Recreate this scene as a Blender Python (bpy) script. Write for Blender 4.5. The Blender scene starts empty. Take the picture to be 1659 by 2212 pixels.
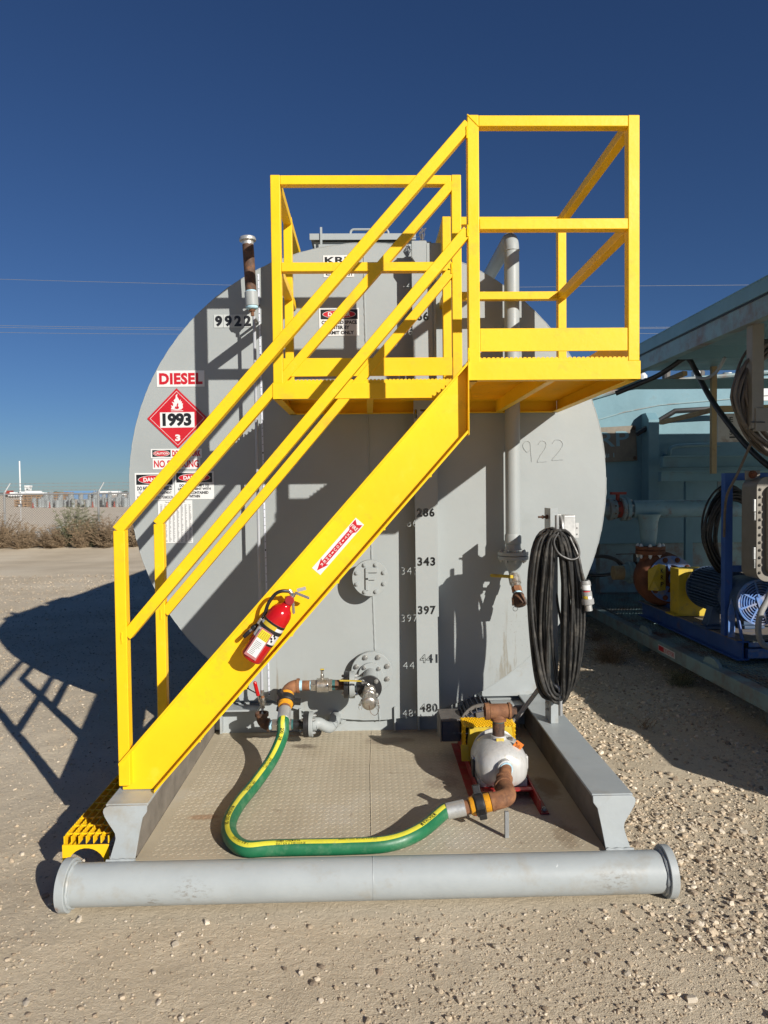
import bpy, bmesh, math, random
import numpy as np
from mathutils import Vector, Matrix, noise
random.seed(7); rng = np.random.default_rng(7)
S = bpy.context.scene
R = math.radians
V = Vector
# ------------------------------------------------------------------ camera
F_PX, W_PX, H_PX = 1540.0, 1659.0, 2212.0
cam_d = bpy.data.cameras.new('camera'); cam = bpy.data.objects.new('camera', cam_d); S.collection.objects.link(cam)
CM = Matrix.Rotation(-0.0224, 3, 'Z') @ Matrix.Rotation(math.pi/2 - 0.0318, 3, 'X') @ Matrix.Rotation(-0.011, 3, 'Z')
CP = V((0, 0, 1.69))
cam.matrix_world = Matrix.Translation(CP) @ CM.to_4x4()
cam_d.sensor_fit = 'VERTICAL'; cam_d.sensor_height = 36.0; cam_d.lens = 36.0*F_PX/H_PX
cam_d.clip_end = 9000; cam_d.clip_start = 0.05
S.camera = cam
# ------------------------------------------------------------------ light
SUN = V((1.03, -1.38, 0.755)).normalized()
sun_el = math.asin(SUN.z); sun_az = math.atan2(SUN.x, SUN.y)
w = bpy.data.worlds.new('World'); S.world = w; w.use_nodes = True
wn = w.node_tree.nodes; wl = w.node_tree.links
bg = wn['Background']; sky = wn.new('ShaderNodeTexSky'); sky.sky_type = 'NISHITA'
sky.sun_disc = False; sky.sun_elevation = sun_el; sky.sun_rotation = sun_az
sky.altitude = 900; sky.air_density = 1.0; sky.dust_density = 0.15; sky.ozone_density = 2.2
tint = wn.new('ShaderNodeMix'); tint.data_type = 'RGBA'; tint.blend_type = 'MULTIPLY'; tint.inputs[0].default_value = 1.0
tint.inputs[7].default_value = (0.37, 0.535, 0.80, 1); wl.new(sky.outputs[0], tint.inputs[6])
wl.new(tint.outputs[2], bg.inputs[0]); bg.inputs[1].default_value = 0.060
sd = bpy.data.lights.new('sun', 'SUN'); sd.energy = 5.0; sd.angle = R(0.5); sd.color = (1, 0.945, 0.86)
so = bpy.data.objects.new('sun', sd); S.collection.objects.link(so)
so.rotation_mode = 'QUATERNION'; so.rotation_quaternion = SUN.to_track_quat('Z', 'Y')
S.view_settings.view_transform = 'Standard'; S.view_settings.look = 'None'
S.view_settings.exposure = 0.22; S.view_settings.gamma = 1.0

def at(px, py, Y=None, Z=None, X=None):
    """a point of the photograph, put on a real plane of the place"""
    d = CM @ V(((px-W_PX/2)/F_PX, -(py-H_PX/2)/F_PX, -1.0))
    t = (Y-CP.y)/d.y if Y is not None else ((Z-CP.z)/d.z if Z is not None else X/d.x)
    return CP + d*t
# ------------------------------------------------------------------ materials
MATS = {}
def ramp(nt, fac, stops):
    r = nt.nodes.new('ShaderNodeValToRGB'); e = r.color_ramp.elements
    while len(e) < len(stops): e.new(0.5)
    for k, (p, c) in enumerate(stops): e[k].position = p; e[k].color = (*c, 1)
    nt.links.new(fac, r.inputs[0]); return r.outputs[0]
def noise_n(nt, scale, detail=4, rough=0.6, vec=None, stretch=None):
    n = nt.nodes.new('ShaderNodeTexNoise'); n.inputs['Scale'].default_value = scale
    n.inputs['Detail'].default_value = detail; n.inputs['Roughness'].default_value = rough
    tc = nt.nodes.new('ShaderNodeTexCoord'); src = tc.outputs['Object'] if vec is None else vec
    if stretch:
        m = nt.nodes.new('ShaderNodeMapping'); m.inputs['Scale'].default_value = stretch
        nt.links.new(src, m.inputs[0]); src = m.outputs[0]
    nt.links.new(src, n.inputs['Vector']); return n.outputs['Fac']
def mixc(nt, fac, a, b, mode='MIX'):
    m = nt.nodes.new('ShaderNodeMix'); m.data_type = 'RGBA'; m.blend_type = mode
    for i, v in ((0, fac), (6, a), (7, b)):
        if isinstance(v, (int, float)): m.inputs[i].default_value = v
        elif isinstance(v, tuple): m.inputs[i].default_value = (*v, 1)
        else: nt.links.new(v, m.inputs[i])
    return m.outputs[2]
def bump_n(nt, bsdf, h, strength, dist):
    b = nt.nodes.new('ShaderNodeBump'); b.inputs['Strength'].default_value = strength
    b.inputs['Distance'].default_value = dist
    nt.links.new(h, b.inputs['Height']); nt.links.new(b.outputs[0], bsdf.inputs['Normal'])
def mat(name, col, rough=0.5, metal=0.0, var=0.12, vscale=3.0, dirt=None, dirt_amt=0.0, dscale=6.0, bump=0.15, bscale=60.0,
        bdist=0.002, stretch=None, spec=None, rvar=0.1):
    m = bpy.data.materials.new(name); m.use_nodes = True; nt = m.node_tree; b = nt.nodes['Principled BSDF']
    b.inputs['Roughness'].default_value = rough; b.inputs['Metallic'].default_value = metal
    if spec is not None: b.inputs['Specular IOR Level'].default_value = spec
    dk = tuple(c*(1-var) for c in col); lt = tuple(min(1, c*(1+var)) for c in col)
    c = ramp(nt, noise_n(nt, vscale, 6, 0.65, stretch=stretch), [(0.32, dk), (0.68, lt)])
    if dirt:
        f = ramp(nt, noise_n(nt, dscale, 8, 0.7, stretch=stretch), [(0.62-0.4*dirt_amt, (0, 0, 0)), (0.80-0.25*dirt_amt, (1, 1, 1))])
        c = mixc(nt, f, c, dirt)
    nt.links.new(c, b.inputs['Base Color'])
    if rvar:
        rr = ramp(nt, noise_n(nt, vscale*2.3, 4), [(0.3, (max(0, rough-rvar),)*3), (0.7, (min(1, rough+rvar),)*3)])
        nt.links.new(rr, b.inputs['Roughness'])
    if bump: bump_n(nt, b, noise_n(nt, bscale, 3, 0.5), bump, bdist)
    MATS[name] = m; return m
YEL = mat('yellow_paint', (0.88, 0.535, 0.010), 0.46, spec=0.3, var=0.06, vscale=2.0, dirt=(0.62, 0.40, 0.03), dirt_amt=0.16, dscale=7, bump=0.35, bscale=45, bdist=0.0016)
def marks(m, sc, lo, hi, col, amt=0.6, stretch=None, blobs=None):
    """wear with a shape of its own: chips, scuffs or splashes over a paint, optionally only round given places"""
    nt = m.node_tree; b = nt.nodes['Principled BSDF']; src = b.inputs['Base Color'].links[0].from_socket
    f = ramp(nt, noise_n(nt, sc, 6, .7, stretch=stretch), [(lo, (0, 0, 0)), (hi, (amt,)*3)])
    if blobs:
        geo = nt.nodes.new('ShaderNodeNewGeometry'); tot = None
        for (c0, rr) in blobs:
            mp = nt.nodes.new('ShaderNodeMapping'); mp.inputs['Location'].default_value = tuple(-c0[i]/rr[i] for i in range(3)); mp.inputs['Scale'].default_value = tuple(1/rr[i] for i in range(3))
            nt.links.new(geo.outputs['Position'], mp.inputs[0]); ln = nt.nodes.new('ShaderNodeVectorMath'); ln.operation = 'LENGTH'; nt.links.new(mp.outputs[0], ln.inputs[0])
            g = ramp(nt, ln.outputs['Value'], [(0.3, (1, 1, 1)), (1.0, (0, 0, 0))]); tot = g if tot is None else mixc(nt, 1.0, tot, g, 'ADD')
        f = mixc(nt, 1.0, f, tot, 'MULTIPLY')
    nt.links.new(mixc(nt, f, src, col), b.inputs['Base Color']); return m
marks(YEL, 38, .70, .73, (0.30, 0.17, 0.03), .75); marks(YEL, 9, .60, .70, (0.93, 0.60, 0.04), .5)
GRY = mat('grey_paint', (0.335, 0.362, 0.362), 0.5, spec=0.35, var=0.045, vscale=1.6, dirt=(0.31, 0.33, 0.32), dirt_amt=0.08, dscale=2.2, bump=0.3, bscale=26, bdist=0.0022)
GRS = mat('grey_skid_paint', (0.355, 0.385, 0.39), 0.45, spec=0.35, var=0.06, vscale=4, dirt=(0.31, 0.29, 0.245), dirt_amt=0.18, dscale=5, bump=0.45, bscale=20, bdist=0.003)
ZINC = mat('zinc_bolt', (0.42, 0.42, 0.40), 0.38, 0.75, var=0.2, vscale=60, bump=0)
STEEL = mat('stainless', (0.50, 0.47, 0.42), 0.34, 0.85, var=0.2, vscale=30, bump=0.3, bscale=120, bdist=0.0008)
ALU = mat('cast_aluminium', (0.55, 0.55, 0.53), 0.42, 0.6, var=0.12, vscale=20, bump=0.3, bscale=150, bdist=0.0008)
RUST = mat('rusty_pipe', (0.20, 0.088, 0.042), 0.8, var=0.4, vscale=18, dirt=(0.32, 0.15, 0.06), dirt_amt=0.35, dscale=25, bump=0.5, bscale=80, bdist=0.0012)
DRUST = mat('dark_rusty_pipe', (0.085, 0.048, 0.032), 0.75, var=0.45, vscale=18, dirt=(0.26, 0.11, 0.045), dirt_amt=0.3, dscale=20, bump=0.5, bscale=80, bdist=0.0012)
BLK = mat('black_iron', (0.018, 0.018, 0.019), 0.42, var=0.3, vscale=30, bump=0.3, bscale=90, bdist=0.001)
RUB = mat('black_rubber', (0.020, 0.0195, 0.018), 0.45, var=0.35, vscale=30, dirt=(0.10, 0.09, 0.075), dirt_amt=0.30, dscale=14, bump=0.3, bscale=70, bdist=0.0008)
TAPE = mat('blue_thread_tape', (0.42, 0.66, 0.78), 0.6, var=0.25, vscale=60, bump=0)
WEBSH = mat('shaded_dusty_grey', (0.17, 0.15, 0.125), 0.7, var=0.3, vscale=6, bump=0.3)  # dust colour, darkened to paint in the shade under the top flange
UNY = mat('union_orange', (0.72, 0.32, 0.012), 0.45, var=0.12, vscale=30, dirt=(0.3, 0.15, 0.04), dirt_amt=0.3, dscale=40, bump=0.2, bscale=90, bdist=0.001)
GRN = mat('green_hose', (0.013, 0.14, 0.058), 0.45, var=0.12, vscale=14, dirt=(0.10, 0.22, 0.12), dirt_amt=0.25, dscale=10, bump=0.0)
HYL = mat('hose_stripe', (0.66, 0.62, 0.05), 0.5, var=0.08, vscale=20, dirt=(0.5, 0.45, 0.1), dirt_amt=0.2, dscale=30, bump=0)
RED = mat('red_enamel', (0.46, 0.008, 0.010), 0.16, var=0.06, vscale=8, bump=0.05, bscale=40, bdist=0.0006, rvar=0.04)
REDP = mat('red_frame_paint', (0.30, 0.012, 0.012), 0.45, var=0.2, vscale=10, dirt=(0.25, 0.10, 0.06), dirt_amt=0.3, dscale=14, bump=0.2)
SRED = mat('sign_red', (0.50, 0.010, 0.020), 0.42, var=0.03, bump=0)
SWHT = mat('sign_white', (0.68, 0.69, 0.68), 0.5, spec=0.3, var=0.02, bump=0)
SBLK = mat('sign_black', (0.012, 0.012, 0.014), 0.4, var=0.05, bump=0)
CHRM = mat('chrome', (0.62, 0.61, 0.58), 0.22, 0.95, var=0.08, vscale=40, bump=0)
PUMPW = mat('pump_cast_paint', (0.56, 0.56, 0.54), 0.36, 0.15, var=0.10, vscale=9, dirt=(0.40, 0.33, 0.18), dirt_amt=0.16, dscale=7, stretch=(7, 7, 0.35), bump=0.5, bscale=35, bdist=0.002)
MOT = mat('motor_dark_blue', (0.030, 0.040, 0.070), 0.5, var=0.2, vscale=10, dirt=(0.10, 0.09, 0.08), dirt_amt=0.35, dscale=10, bump=0.2)
DUSTG = mat('dusty_dark_grey', (0.12, 0.11, 0.10), 0.7, var=0.25, vscale=16, bump=0.2)
ORNG = mat('orange_tag', (0.65, 0.17, 0.02), 0.5, var=0.1, bump=0)
CLEAR = mat('sight_tube', (0.40, 0.42, 0.45), 0.15, var=0.05, bump=0)
TEAL = mat('teal_paint', (0.16, 0.29, 0.34), 0.5, spec=0.3, var=0.10, vscale=2.5, dirt=(0.16, 0.20, 0.20), dirt_amt=0.10, dscale=2.5, bump=0.3, bscale=20, bdist=0.003)
TEALR = mat('teal_rusty_paint', (0.20, 0.31, 0.33), 0.5, var=0.12, vscale=4, dirt=(0.17, 0.075, 0.035), dirt_amt=0.40, dscale=3.0, bump=0.4, bscale=24, bdist=0.003)
DTEAL = mat('old_teal_pipe', (0.22, 0.36, 0.40), 0.45, var=0.1, vscale=6, dirt=(0.20, 0.09, 0.04), dirt_amt=0.26, dscale=7, bump=0.3, bscale=30, bdist=0.002)
BLU = mat('blue_paint', (0.035, 0.10, 0.33), 0.45, var=0.14, vscale=6, dirt=(0.16, 0.10, 0.08), dirt_amt=0.14, dscale=8, bump=0.25, bscale=40, bdist=0.002)
BLUL = mat('worn_blue_paint', (0.10, 0.22, 0.52), 0.5, var=0.2, vscale=10, dirt=(0.42, 0.36, 0.30), dirt_amt=0.4, dscale=12, bump=0.25, bscale=40, bdist=0.002)
MBLU = mat('motor_blue', (0.045, 0.085, 0.16), 0.5, var=0.15, vscale=8, bump=0.2)
RVOL = mat('rusty_casting', (0.19, 0.068, 0.030), 0.75, var=0.25, vscale=9, dirt=(0.09, 0.035, 0.02), dirt_amt=0.3, dscale=6, bump=0.5, bscale=50, bdist=0.002)
OYEL = mat('old_yellow_paint', (0.58, 0.42, 0.03), 0.5, var=0.08, vscale=8, dirt=(0.3, 0.22, 0.08), dirt_amt=0.25, dscale=14, bump=0.2)
TAN = mat('tan_paint', (0.36, 0.27, 0.14), 0.6, var=0.1, vscale=8, dirt=(0.2, 0.1, 0.05), dirt_amt=0.2, dscale=9, bump=0.1)
PANEL = mat('panel_grey_cast', (0.235, 0.215, 0.18), 0.55, 0.2, var=0.06, vscale=8, bump=0.3, bscale=80, bdist=0.001)
PLAQ = mat('plaque_metal', (0.17, 0.15, 0.12), 0.55, 0.3, var=0.15, vscale=10, bump=0.2)
CBL = mat('grey_brown_cable', (0.12, 0.10, 0.08), 0.55, var=0.3, vscale=14, bump=0.2)
WIRE = mat('galvanised_wire', (0.34, 0.34, 0.33), 0.45, 0.5, var=0.1, bump=0)
GALV = mat('galvanised_post', (0.33, 0.34, 0.34), 0.5, 0.4, var=0.12, vscale=4, bump=0)
FENW = mat('dull_fence_wire', (0.22, 0.20, 0.17), 0.7, var=0.1, bump=0)
WHT = mat('white_paint', (0.72, 0.73, 0.72), 0.5, var=0.06, vscale=0.6, bump=0)
WOOD = mat('weathered_wood', (0.28, 0.17, 0.09), 0.8, var=0.3, vscale=4, bump=0)
CANG = mat('transformer_grey', (0.27, 0.30, 0.31), 0.5, var=0.12, vscale=2, bump=0)
PLAST = mat('grey_plastic', (0.30, 0.30, 0.29), 0.5, var=0.1, vscale=20, bump=0)
FARR = mat('faded_red', (0.26, 0.04, 0.025), 0.6, var=0.1, bump=0)
FARB = mat('faded_blue', (0.12, 0.24, 0.42), 0.6, var=0.1, bump=0)
CONC = mat('grey_board', (0.30, 0.29, 0.27), 0.8, var=0.15, bump=0)
# ------------------------------------------------------------------ objects
def origin_of(o):
    p = V((0, 0, 0))
    while o is not None: p = p + o.location; o = o.parent
    return p
def thing(name, label, cat, loc=(0, 0, 0), group=None, kind=None):
    o = bpy.data.objects.new(name, None); S.collection.objects.link(o); o.location = loc
    o.empty_display_size = 0.1
    return tag(o, label, cat, group, kind)
def tag(o, label, cat, group=None, kind=None):
    o['label'] = label; o['category'] = cat
    if group: o['group'] = group
    if kind: o['kind'] = kind
    return o
class MB:
    def __init__(s): s.v = []; s.f = []
    def add(s, vs, fs):
        n = len(s.v); s.v.extend([V(x) for x in vs]); s.f.extend([tuple(i+n for i in f) for f in fs]); return s
    def box(s, a, b):
        (x0, y0, z0), (x1, y1, z1) = a, b
        if x0 > x1: x0, x1 = x1, x0
        if y0 > y1: y0, y1 = y1, y0
        if z0 > z1: z0, z1 = z1, z0
        return s.add([(x0, y0, z0), (x1, y0, z0), (x1, y1, z0), (x0, y1, z0), (x0, y0, z1), (x1, y0, z1), (x1, y1, z1), (x0, y1, z1)],
              [(0, 3, 2, 1), (4, 5, 6, 7), (0, 1, 5, 4), (1, 2, 6, 5), (2, 3, 7, 6), (3, 0, 4, 7)])
    def obox(s, c, ax, ay, az, hx, hy, hz):
        vs = [c + ax*(i*hx) + ay*(j*hy) + az*(k*hz) for k in (-1, 1) for (i, j) in ((-1, -1), (1, -1), (1, 1), (-1, 1))]
        return s.add(vs, [(0, 3, 2, 1), (4, 5, 6, 7), (0, 1, 5, 4), (1, 2, 6, 5), (2, 3, 7, 6), (3, 0, 4, 7)])
    def bar(s, p, q, wd, hg, up=(0, 0, 1)):
        p, q = V(p), V(q); d = (q-p); L = d.length; d = d/L; up = V(up)
        side = d.cross(up)
        if side.length < 1e-4: side = d.cross(V((1, 0, 0)))
        side.normalize(); u = side.cross(d)
        return s.obox((p+q)/2, d, side, u, L/2, wd/2, hg/2)
    def cyl(s, p, q, r0, r1=None, n=20, caps=True):
        r1 = r0 if r1 is None else r1; p, q = V(p), V(q); d = (q-p).normalized()
        a = d.orthogonal().normalized(); b = d.cross(a)
        vs = []
        for c, r in ((p, r0), (q, r1)):
            for k in range(n):
                t = 2*math.pi*k/n; vs.append(c + (a*math.cos(t)+b*math.sin(t))*r)
        fs = [(k, (k+1) % n, n+(k+1) % n, n+k) for k in range(n)]
        if caps: fs += [tuple(range(n-1, -1, -1)), tuple(range(n, 2*n))]
        return s.add(vs, fs)
    def ring(s, p, q, ro, ri, n=28):
        p, q = V(p), V(q); d = (q-p).normalized(); a = d.orthogonal().normalized(); b = d.cross(a); vs = []
        for c, r in ((p, ro), (q, ro), (q, ri), (p, ri)):
            for k in range(n):
                t = 2*math.pi*k/n; vs.append(c + (a*math.cos(t)+b*math.sin(t))*r)
        fs = []
        for j in range(4):
            j2 = (j+1) % 4
            fs += [(j*n+k, j*n+(k+1) % n, j2*n+(k+1) % n, j2*n+k) for k in range(n)]
        return s.add(vs, fs)
    def lathe(s, o, d, prof, n=24):
        """prof: list of (distance along d, radius)"""
        o, d = V(o), V(d).normalized(); a = d.orthogonal().normalized(); b = d.cross(a); vs = []; fs = []
        for t_, r in prof:
            for k in range(n):
                t = 2*math.pi*k/n; vs.append(o + d*t_ + (a*math.cos(t)+b*math.sin(t))*max(r, 1e-4))
        for j in range(len(prof)-1):
            fs += [(j*n+k, j*n+(k+1) % n, (j+1)*n+(k+1) % n, (j+1)*n+k) for k in range(n)]
        fs += [tuple(range(n-1, -1, -1)), tuple(range((len(prof)-1)*n, len(prof)*n))]
        return s.add(vs, fs)
    def tube(s, pts, r, n=10, caps=True, closed=False, radf=None):
        pts = [V(p) for p in pts]; m = len(pts); vs = []; fs = []
        T = []
        for i in range(m):
            if closed: t = pts[(i+1) % m]-pts[i-1]
            else: t = pts[min(i+1, m-1)]-pts[max(i-1, 0)]
            T.append(t.normalized())
        a = T[0].orthogonal().normalized()
        for i in range(m):
            a = (a - T[i]*a.dot(T[i])).normalized(); b = T[i].cross(a); rr = r if radf is None else r*radf(i)
            for k in range(n):
                t = 2*math.pi*k/n; vs.append(pts[i] + (a*math.cos(t)+b*math.sin(t))*rr)
        last = m if closed else m-1
        for i in range(last):
            j = (i+1) % m
            fs += [(i*n+k, i*n+(k+1) % n, j*n+(k+1) % n, j*n+k) for k in range(n)]
        if caps and not closed: fs += [tuple(range(n-1, -1, -1)), tuple(range((m-1)*n, m*n))]
        return s.add(vs, fs)
    def prism(s, poly, d):
        """poly: 3-D points in one plane; extruded by vector d"""
        poly = [V(p) for p in poly]; d = V(d); n = len(poly)
        vs = poly + [p+d for p in poly]
        return s.add(vs, [tuple(range(n-1, -1, -1)), tuple(range(n, 2*n))] + [(k, (k+1) % n, n+(k+1) % n, n+k) for k in range(n)])
    def hexn(s, p, d, r, h): return s.cyl(p, V(p)+V(d).normalized()*h, r, r, 6)
    def build(s, name, m, parent=None, bevel=0.0, smooth=35, label=None, seg=2, fix=True):
        me = bpy.data.meshes.new(name)
        if parent is not None: o0 = origin_of(parent)
        else:
            lo = V([min(v[i] for v in s.v) for i in range(3)]); hi = V([max(v[i] for v in s.v) for i in range(3)])
            o0 = V(((lo.x+hi.x)/2, (lo.y+hi.y)/2, lo.z))
        me.from_pydata([v-o0 for v in s.v], [], s.f)
        if fix:
            bm = bmesh.new(); bm.from_mesh(me); bmesh.ops.recalc_face_normals(bm, faces=bm.faces); bm.to_mesh(me); bm.free()
        if smooth:
            me.polygons.foreach_set('use_smooth', [True]*len(me.polygons)); me.set_sharp_from_angle(angle=R(smooth))
        me.materials.append(m)
        o = bpy.data.objects.new(name, me); S.collection.objects.link(o)
        if parent is not None: o.parent = parent
        else: o.location = o0
        if bevel:
            b = o.modifiers.new('bevel', 'BEVEL'); b.width = bevel; b.segments = seg; b.limit_method = 'ANGLE'; b.angle_limit = R(50)
            b.harden_normals = True
        if label: o['label'] = label
        return o
def spline(pts, n=8, closed=False):
    """Catmull-Rom through the points"""
    P = [V(p) for p in pts]; m = len(P); out = []
    rngi = range(m if closed else m-1)
    for i in rngi:
        p0 = P[i-1] if (closed or i > 0) else P[0]*2-P[1]
        p1 = P[i]; p2 = P[(i+1) % m]
        p3 = P[(i+2) % m] if (closed or i+2 < m) else P[-1]*2-P[-2]
        for k in range(n):
            t = k/n
            out.append(0.5*((2*p1)+(p2-p0)*t+(2*p0-5*p1+4*p2-p3)*t*t+(3*p1-p0-3*p2+p3)*t**3))
    if not closed: out.append(P[-1])
    return out
def arc(c, a, b, r, t0, t1, n=12):
    return [V(c) + (V(a)*math.cos(R(t0+(t1-t0)*k/n)) + V(b)*math.sin(R(t0+(t1-t0)*k/n)))*r for k in range(n+1)]
# text ---------------------------------------------------------------
_TX = {}
def text_raw(body, bold=0.0, spacing=1.0, extrude=0.0):
    key = (body, bold, spacing, extrude)
    if key not in _TX:
        c = bpy.data.curves.new('lettering', 'FONT'); c.body = body; c.offset = bold; c.space_character = spacing
        c.resolution_u = 3; c.extrude = extrude
        o = bpy.data.objects.new('lettering', c); S.collection.objects.link(o)
        dg = bpy.context.evaluated_depsgraph_get(); me = bpy.data.meshes.new_from_object(o.evaluated_get(dg))
        vs = np.array([v.co[:] for v in me.vertices]); fs = [tuple(p.vertices) for p in me.polygons]
        bpy.data.objects.remove(o); bpy.data.curves.remove(c); bpy.data.meshes.remove(me)
        _TX[key] = (vs, fs)
    return _TX[key]
def text_into(mb, body, c, ux, uz, w_, h_, bold=0.0, spacing=1.0):
    """lettering fitted to a w x h box centred at c"""
    vs, fs = text_raw(body, bold, spacing)
    lo = vs.min(0); hi = vs.max(0); ctr = (lo+hi)/2; sc = (w_/max(hi[0]-lo[0], 1e-6), h_/max(hi[1]-lo[1], 1e-6))
    c, ux, uz = V(c), V(ux), V(uz)
    mb.add([c + ux*((v[0]-ctr[0])*sc[0]) + uz*((v[1]-ctr[1])*sc[1]) for v in vs], fs); return mb
class Sheet:
    """a flat sign: u to the right, v up, both in metres from its lower left corner, n towards the viewer"""
    def __init__(s, ll, ux, uz, n): s.o, s.ux, s.uz, s.n = V(ll), V(ux).normalized(), V(uz).normalized(), V(n).normalized(); s.k = 0
    def p(s, u, v, d=0.0): return s.o + s.ux*u + s.uz*v + s.n*d
    def rect(s, mb, u0, v0, u1, v1, d, th=0.0004):
        poly = [s.p(u0, v0, d), s.p(u1, v0, d), s.p(u1, v1, d), s.p(u0, v1, d)]; return mb.prism(poly, -s.n*th)
    def ell(s, mb, u, v, a, b, d, n=28, th=0.0004):
        return mb.prism([s.p(u+a*math.cos(2*math.pi*k/n), v+b*math.sin(2*math.pi*k/n), d) for k in range(n)], -s.n*th)
    def poly(s, mb, pts, d, th=0.0004): return mb.prism([s.p(u, v, d) for u, v in pts], -s.n*th)
    def text(s, mb, body, u0, v0, u1, v1, d, bold=0.02, spacing=1.0):
        return text_into(mb, body, s.p((u0+u1)/2, (v0+v1)/2, d), s.ux, s.uz, u1-u0, v1-v0, bold, spacing)
def copy_tree(o, parent=None):
    c = o.copy(); S.collection.objects.link(c); c.parent = parent
    for ch in list(o.children): copy_tree(ch, c)
    return c
_BOLT = {}
def bolts(parent, c, d, r, n, br=0.011, h=0.012, m=ZINC, t0=22.5, a=None, name='bolt'):
    """hexagon bolt heads, each an object of its own, sharing one mesh"""
    d = V(d).normalized(); c = V(c); a = V(a) if a is not None else (V((0, 0, 1)) if abs(d.z) < 0.9 else V((1, 0, 0)))
    a = (a-d*a.dot(d)).normalized(); b = d.cross(a)
    key = (round(br, 4), round(h, 4), m.name)
    if key not in _BOLT:
        q = MB(); q.cyl((0, 0, 0), (0, 0, h*0.2), br*1.25, br*1.25, 14); q.cyl((0, 0, h*0.2), (0, 0, h), br, br*0.93, 6)
        q.cyl((0, 0, h), (0, 0, h*1.35), br*0.5, br*0.45, 10)
        me = bpy.data.meshes.new(name); me.from_pydata(q.v, [], q.f); me.materials.append(m); _BOLT[key] = me
    rot = d.to_track_quat('Z', 'X')
    for k in range(n):
        t = R(t0+360*k/n)
        o = bpy.data.objects.new(name, _BOLT[key]); S.collection.objects.link(o); o.parent = parent
        o.location = c + (a*math.cos(t)+b*math.sin(t))*r - origin_of(parent)
        o.rotation_mode = 'QUATERNION'; o.rotation_quaternion = rot
# ================================================================== ground
def ground_material():
    m = bpy.data.materials.new('sandy_caliche'); m.use_nodes = True; nt = m.node_tree; b = nt.nodes['Principled BSDF']
    b.inputs['Roughness'].default_value = 0.92; b.inputs['Specular IOR Level'].default_value = 0.2
    base = ramp(nt, noise_n(nt, 0.55, 8, 0.62), [(0.30, (0.53, 0.445, 0.32)), (0.52, (0.645, 0.555, 0.415)), (0.74, (0.71, 0.63, 0.49))])
    tracks = ramp(nt, noise_n(nt, 0.9, 6, 0.6, stretch=(0.25, 1.6, 1)), [(0.35, (0.82, 0.80, 0.78)), (0.65, (1.08, 1.06, 1.03))])
    c = mixc(nt, 0.45, base, tracks, 'MULTIPLY')
    grain = ramp(nt, noise_n(nt, 55, 5, 0.75), [(0.30, (0.80, 0.78, 0.76)), (0.5, (1, 1, 1)), (0.75, (1.12, 1.1, 1.08))])
    c = mixc(nt, 0.7, c, grain, 'MULTIPLY')
    vo = nt.nodes.new('ShaderNodeTexVoronoi'); vo.inputs['Scale'].default_value = 95
    tc = nt.nodes.new('ShaderNodeTexCoord'); nt.links.new(tc.outputs['Object'], vo.inputs['Vector'])
    chips = ramp(nt, vo.outputs['Distance'], [(0.08, (1.15, 1.13, 1.1)), (0.18, (1, 1, 1))])
    c = mixc(nt, 0.4, c, chips, 'MULTIPLY')
    geo = nt.nodes.new('ShaderNodeNewGeometry'); sp = nt.nodes.new('ShaderNodeSeparateXYZ'); nt.links.new(geo.outputs['Position'], sp.inputs[0])
    mr = nt.nodes.new('ShaderNodeMapRange'); mr.inputs[1].default_value = 22.5; mr.inputs[2].default_value = 26; nt.links.new(sp.outputs['Y'], mr.inputs[0])
    pad = ramp(nt, noise_n(nt, 0.12, 6, 0.6, stretch=(.3, 1, 1)), [(0.3, (0.64, 0.54, 0.41)), (0.7, (0.74, 0.64, 0.50))])
    c = mixc(nt, mr.outputs[0], c, pad)
    nt.links.new(c, b.inputs['Base Color'])
    n1 = noise_n(nt, 24, 10, 0.70, stretch=(1, 1.3, 1)); n2 = noise_n(nt, 210, 4, 0.6)
    ad = nt.nodes.new('ShaderNodeMath'); ad.operation = 'MULTIPLY_ADD'; ad.inputs[1].default_value = 0.55
    nt.links.new(n2, ad.inputs[0]); nt.links.new(n1, ad.inputs[2])
    inv = nt.nodes.new('ShaderNodeMath'); inv.operation = 'MULTIPLY_ADD'; inv.inputs[1].default_value = -0.10
    nt.links.new(vo.outputs['Distance'], inv.inputs[0]); nt.links.new(ad.outputs[0], inv.inputs[2])
    bump_n(nt, b, inv.outputs[0], 0.75, 0.018)
    mr2 = nt.nodes.new('ShaderNodeMapRange'); mr2.inputs[1].default_value = 8; mr2.inputs[2].default_value = 24; mr2.inputs[3].default_value = 0.75; mr2.inputs[4].default_value = 0.10; nt.links.new(sp.outputs['Y'], mr2.inputs[0])
    bn = [n for n in nt.nodes if n.type == 'BUMP'][0]; nt.links.new(mr2.outputs[0], bn.inputs['Strength'])
    return m
GM = ground_material()
def fbm(x, y, f, o=4):
    return sum(noise.noise(V((x*f*2**k, y*f*2**k, 3.3+k)))/2**k for k in range(o))
def gz(x, y):
    d = math.hypot(x, y)
    a = 0.010*fbm(x, y, 1.1, 3) + 0.006*fbm(x+9, y-4, 5.0, 3)
    # wheel ruts running across behind the tanks
    if y > 11: a += 0.03*fbm(x*0.15, y, 0.9, 3)
    edge = 1.0
    if -1.4 < x < 1.4 and 2.7 < y < 12.6: edge = 0.25
    # berm along the fence line
    a += 0.16*math.exp(-((y-21.2-0.25*math.sin(x*0.5))/0.7)**2)*(0.75+0.35*fbm(x, y, 0.8, 2))
    return a*edge - 0.008
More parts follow.
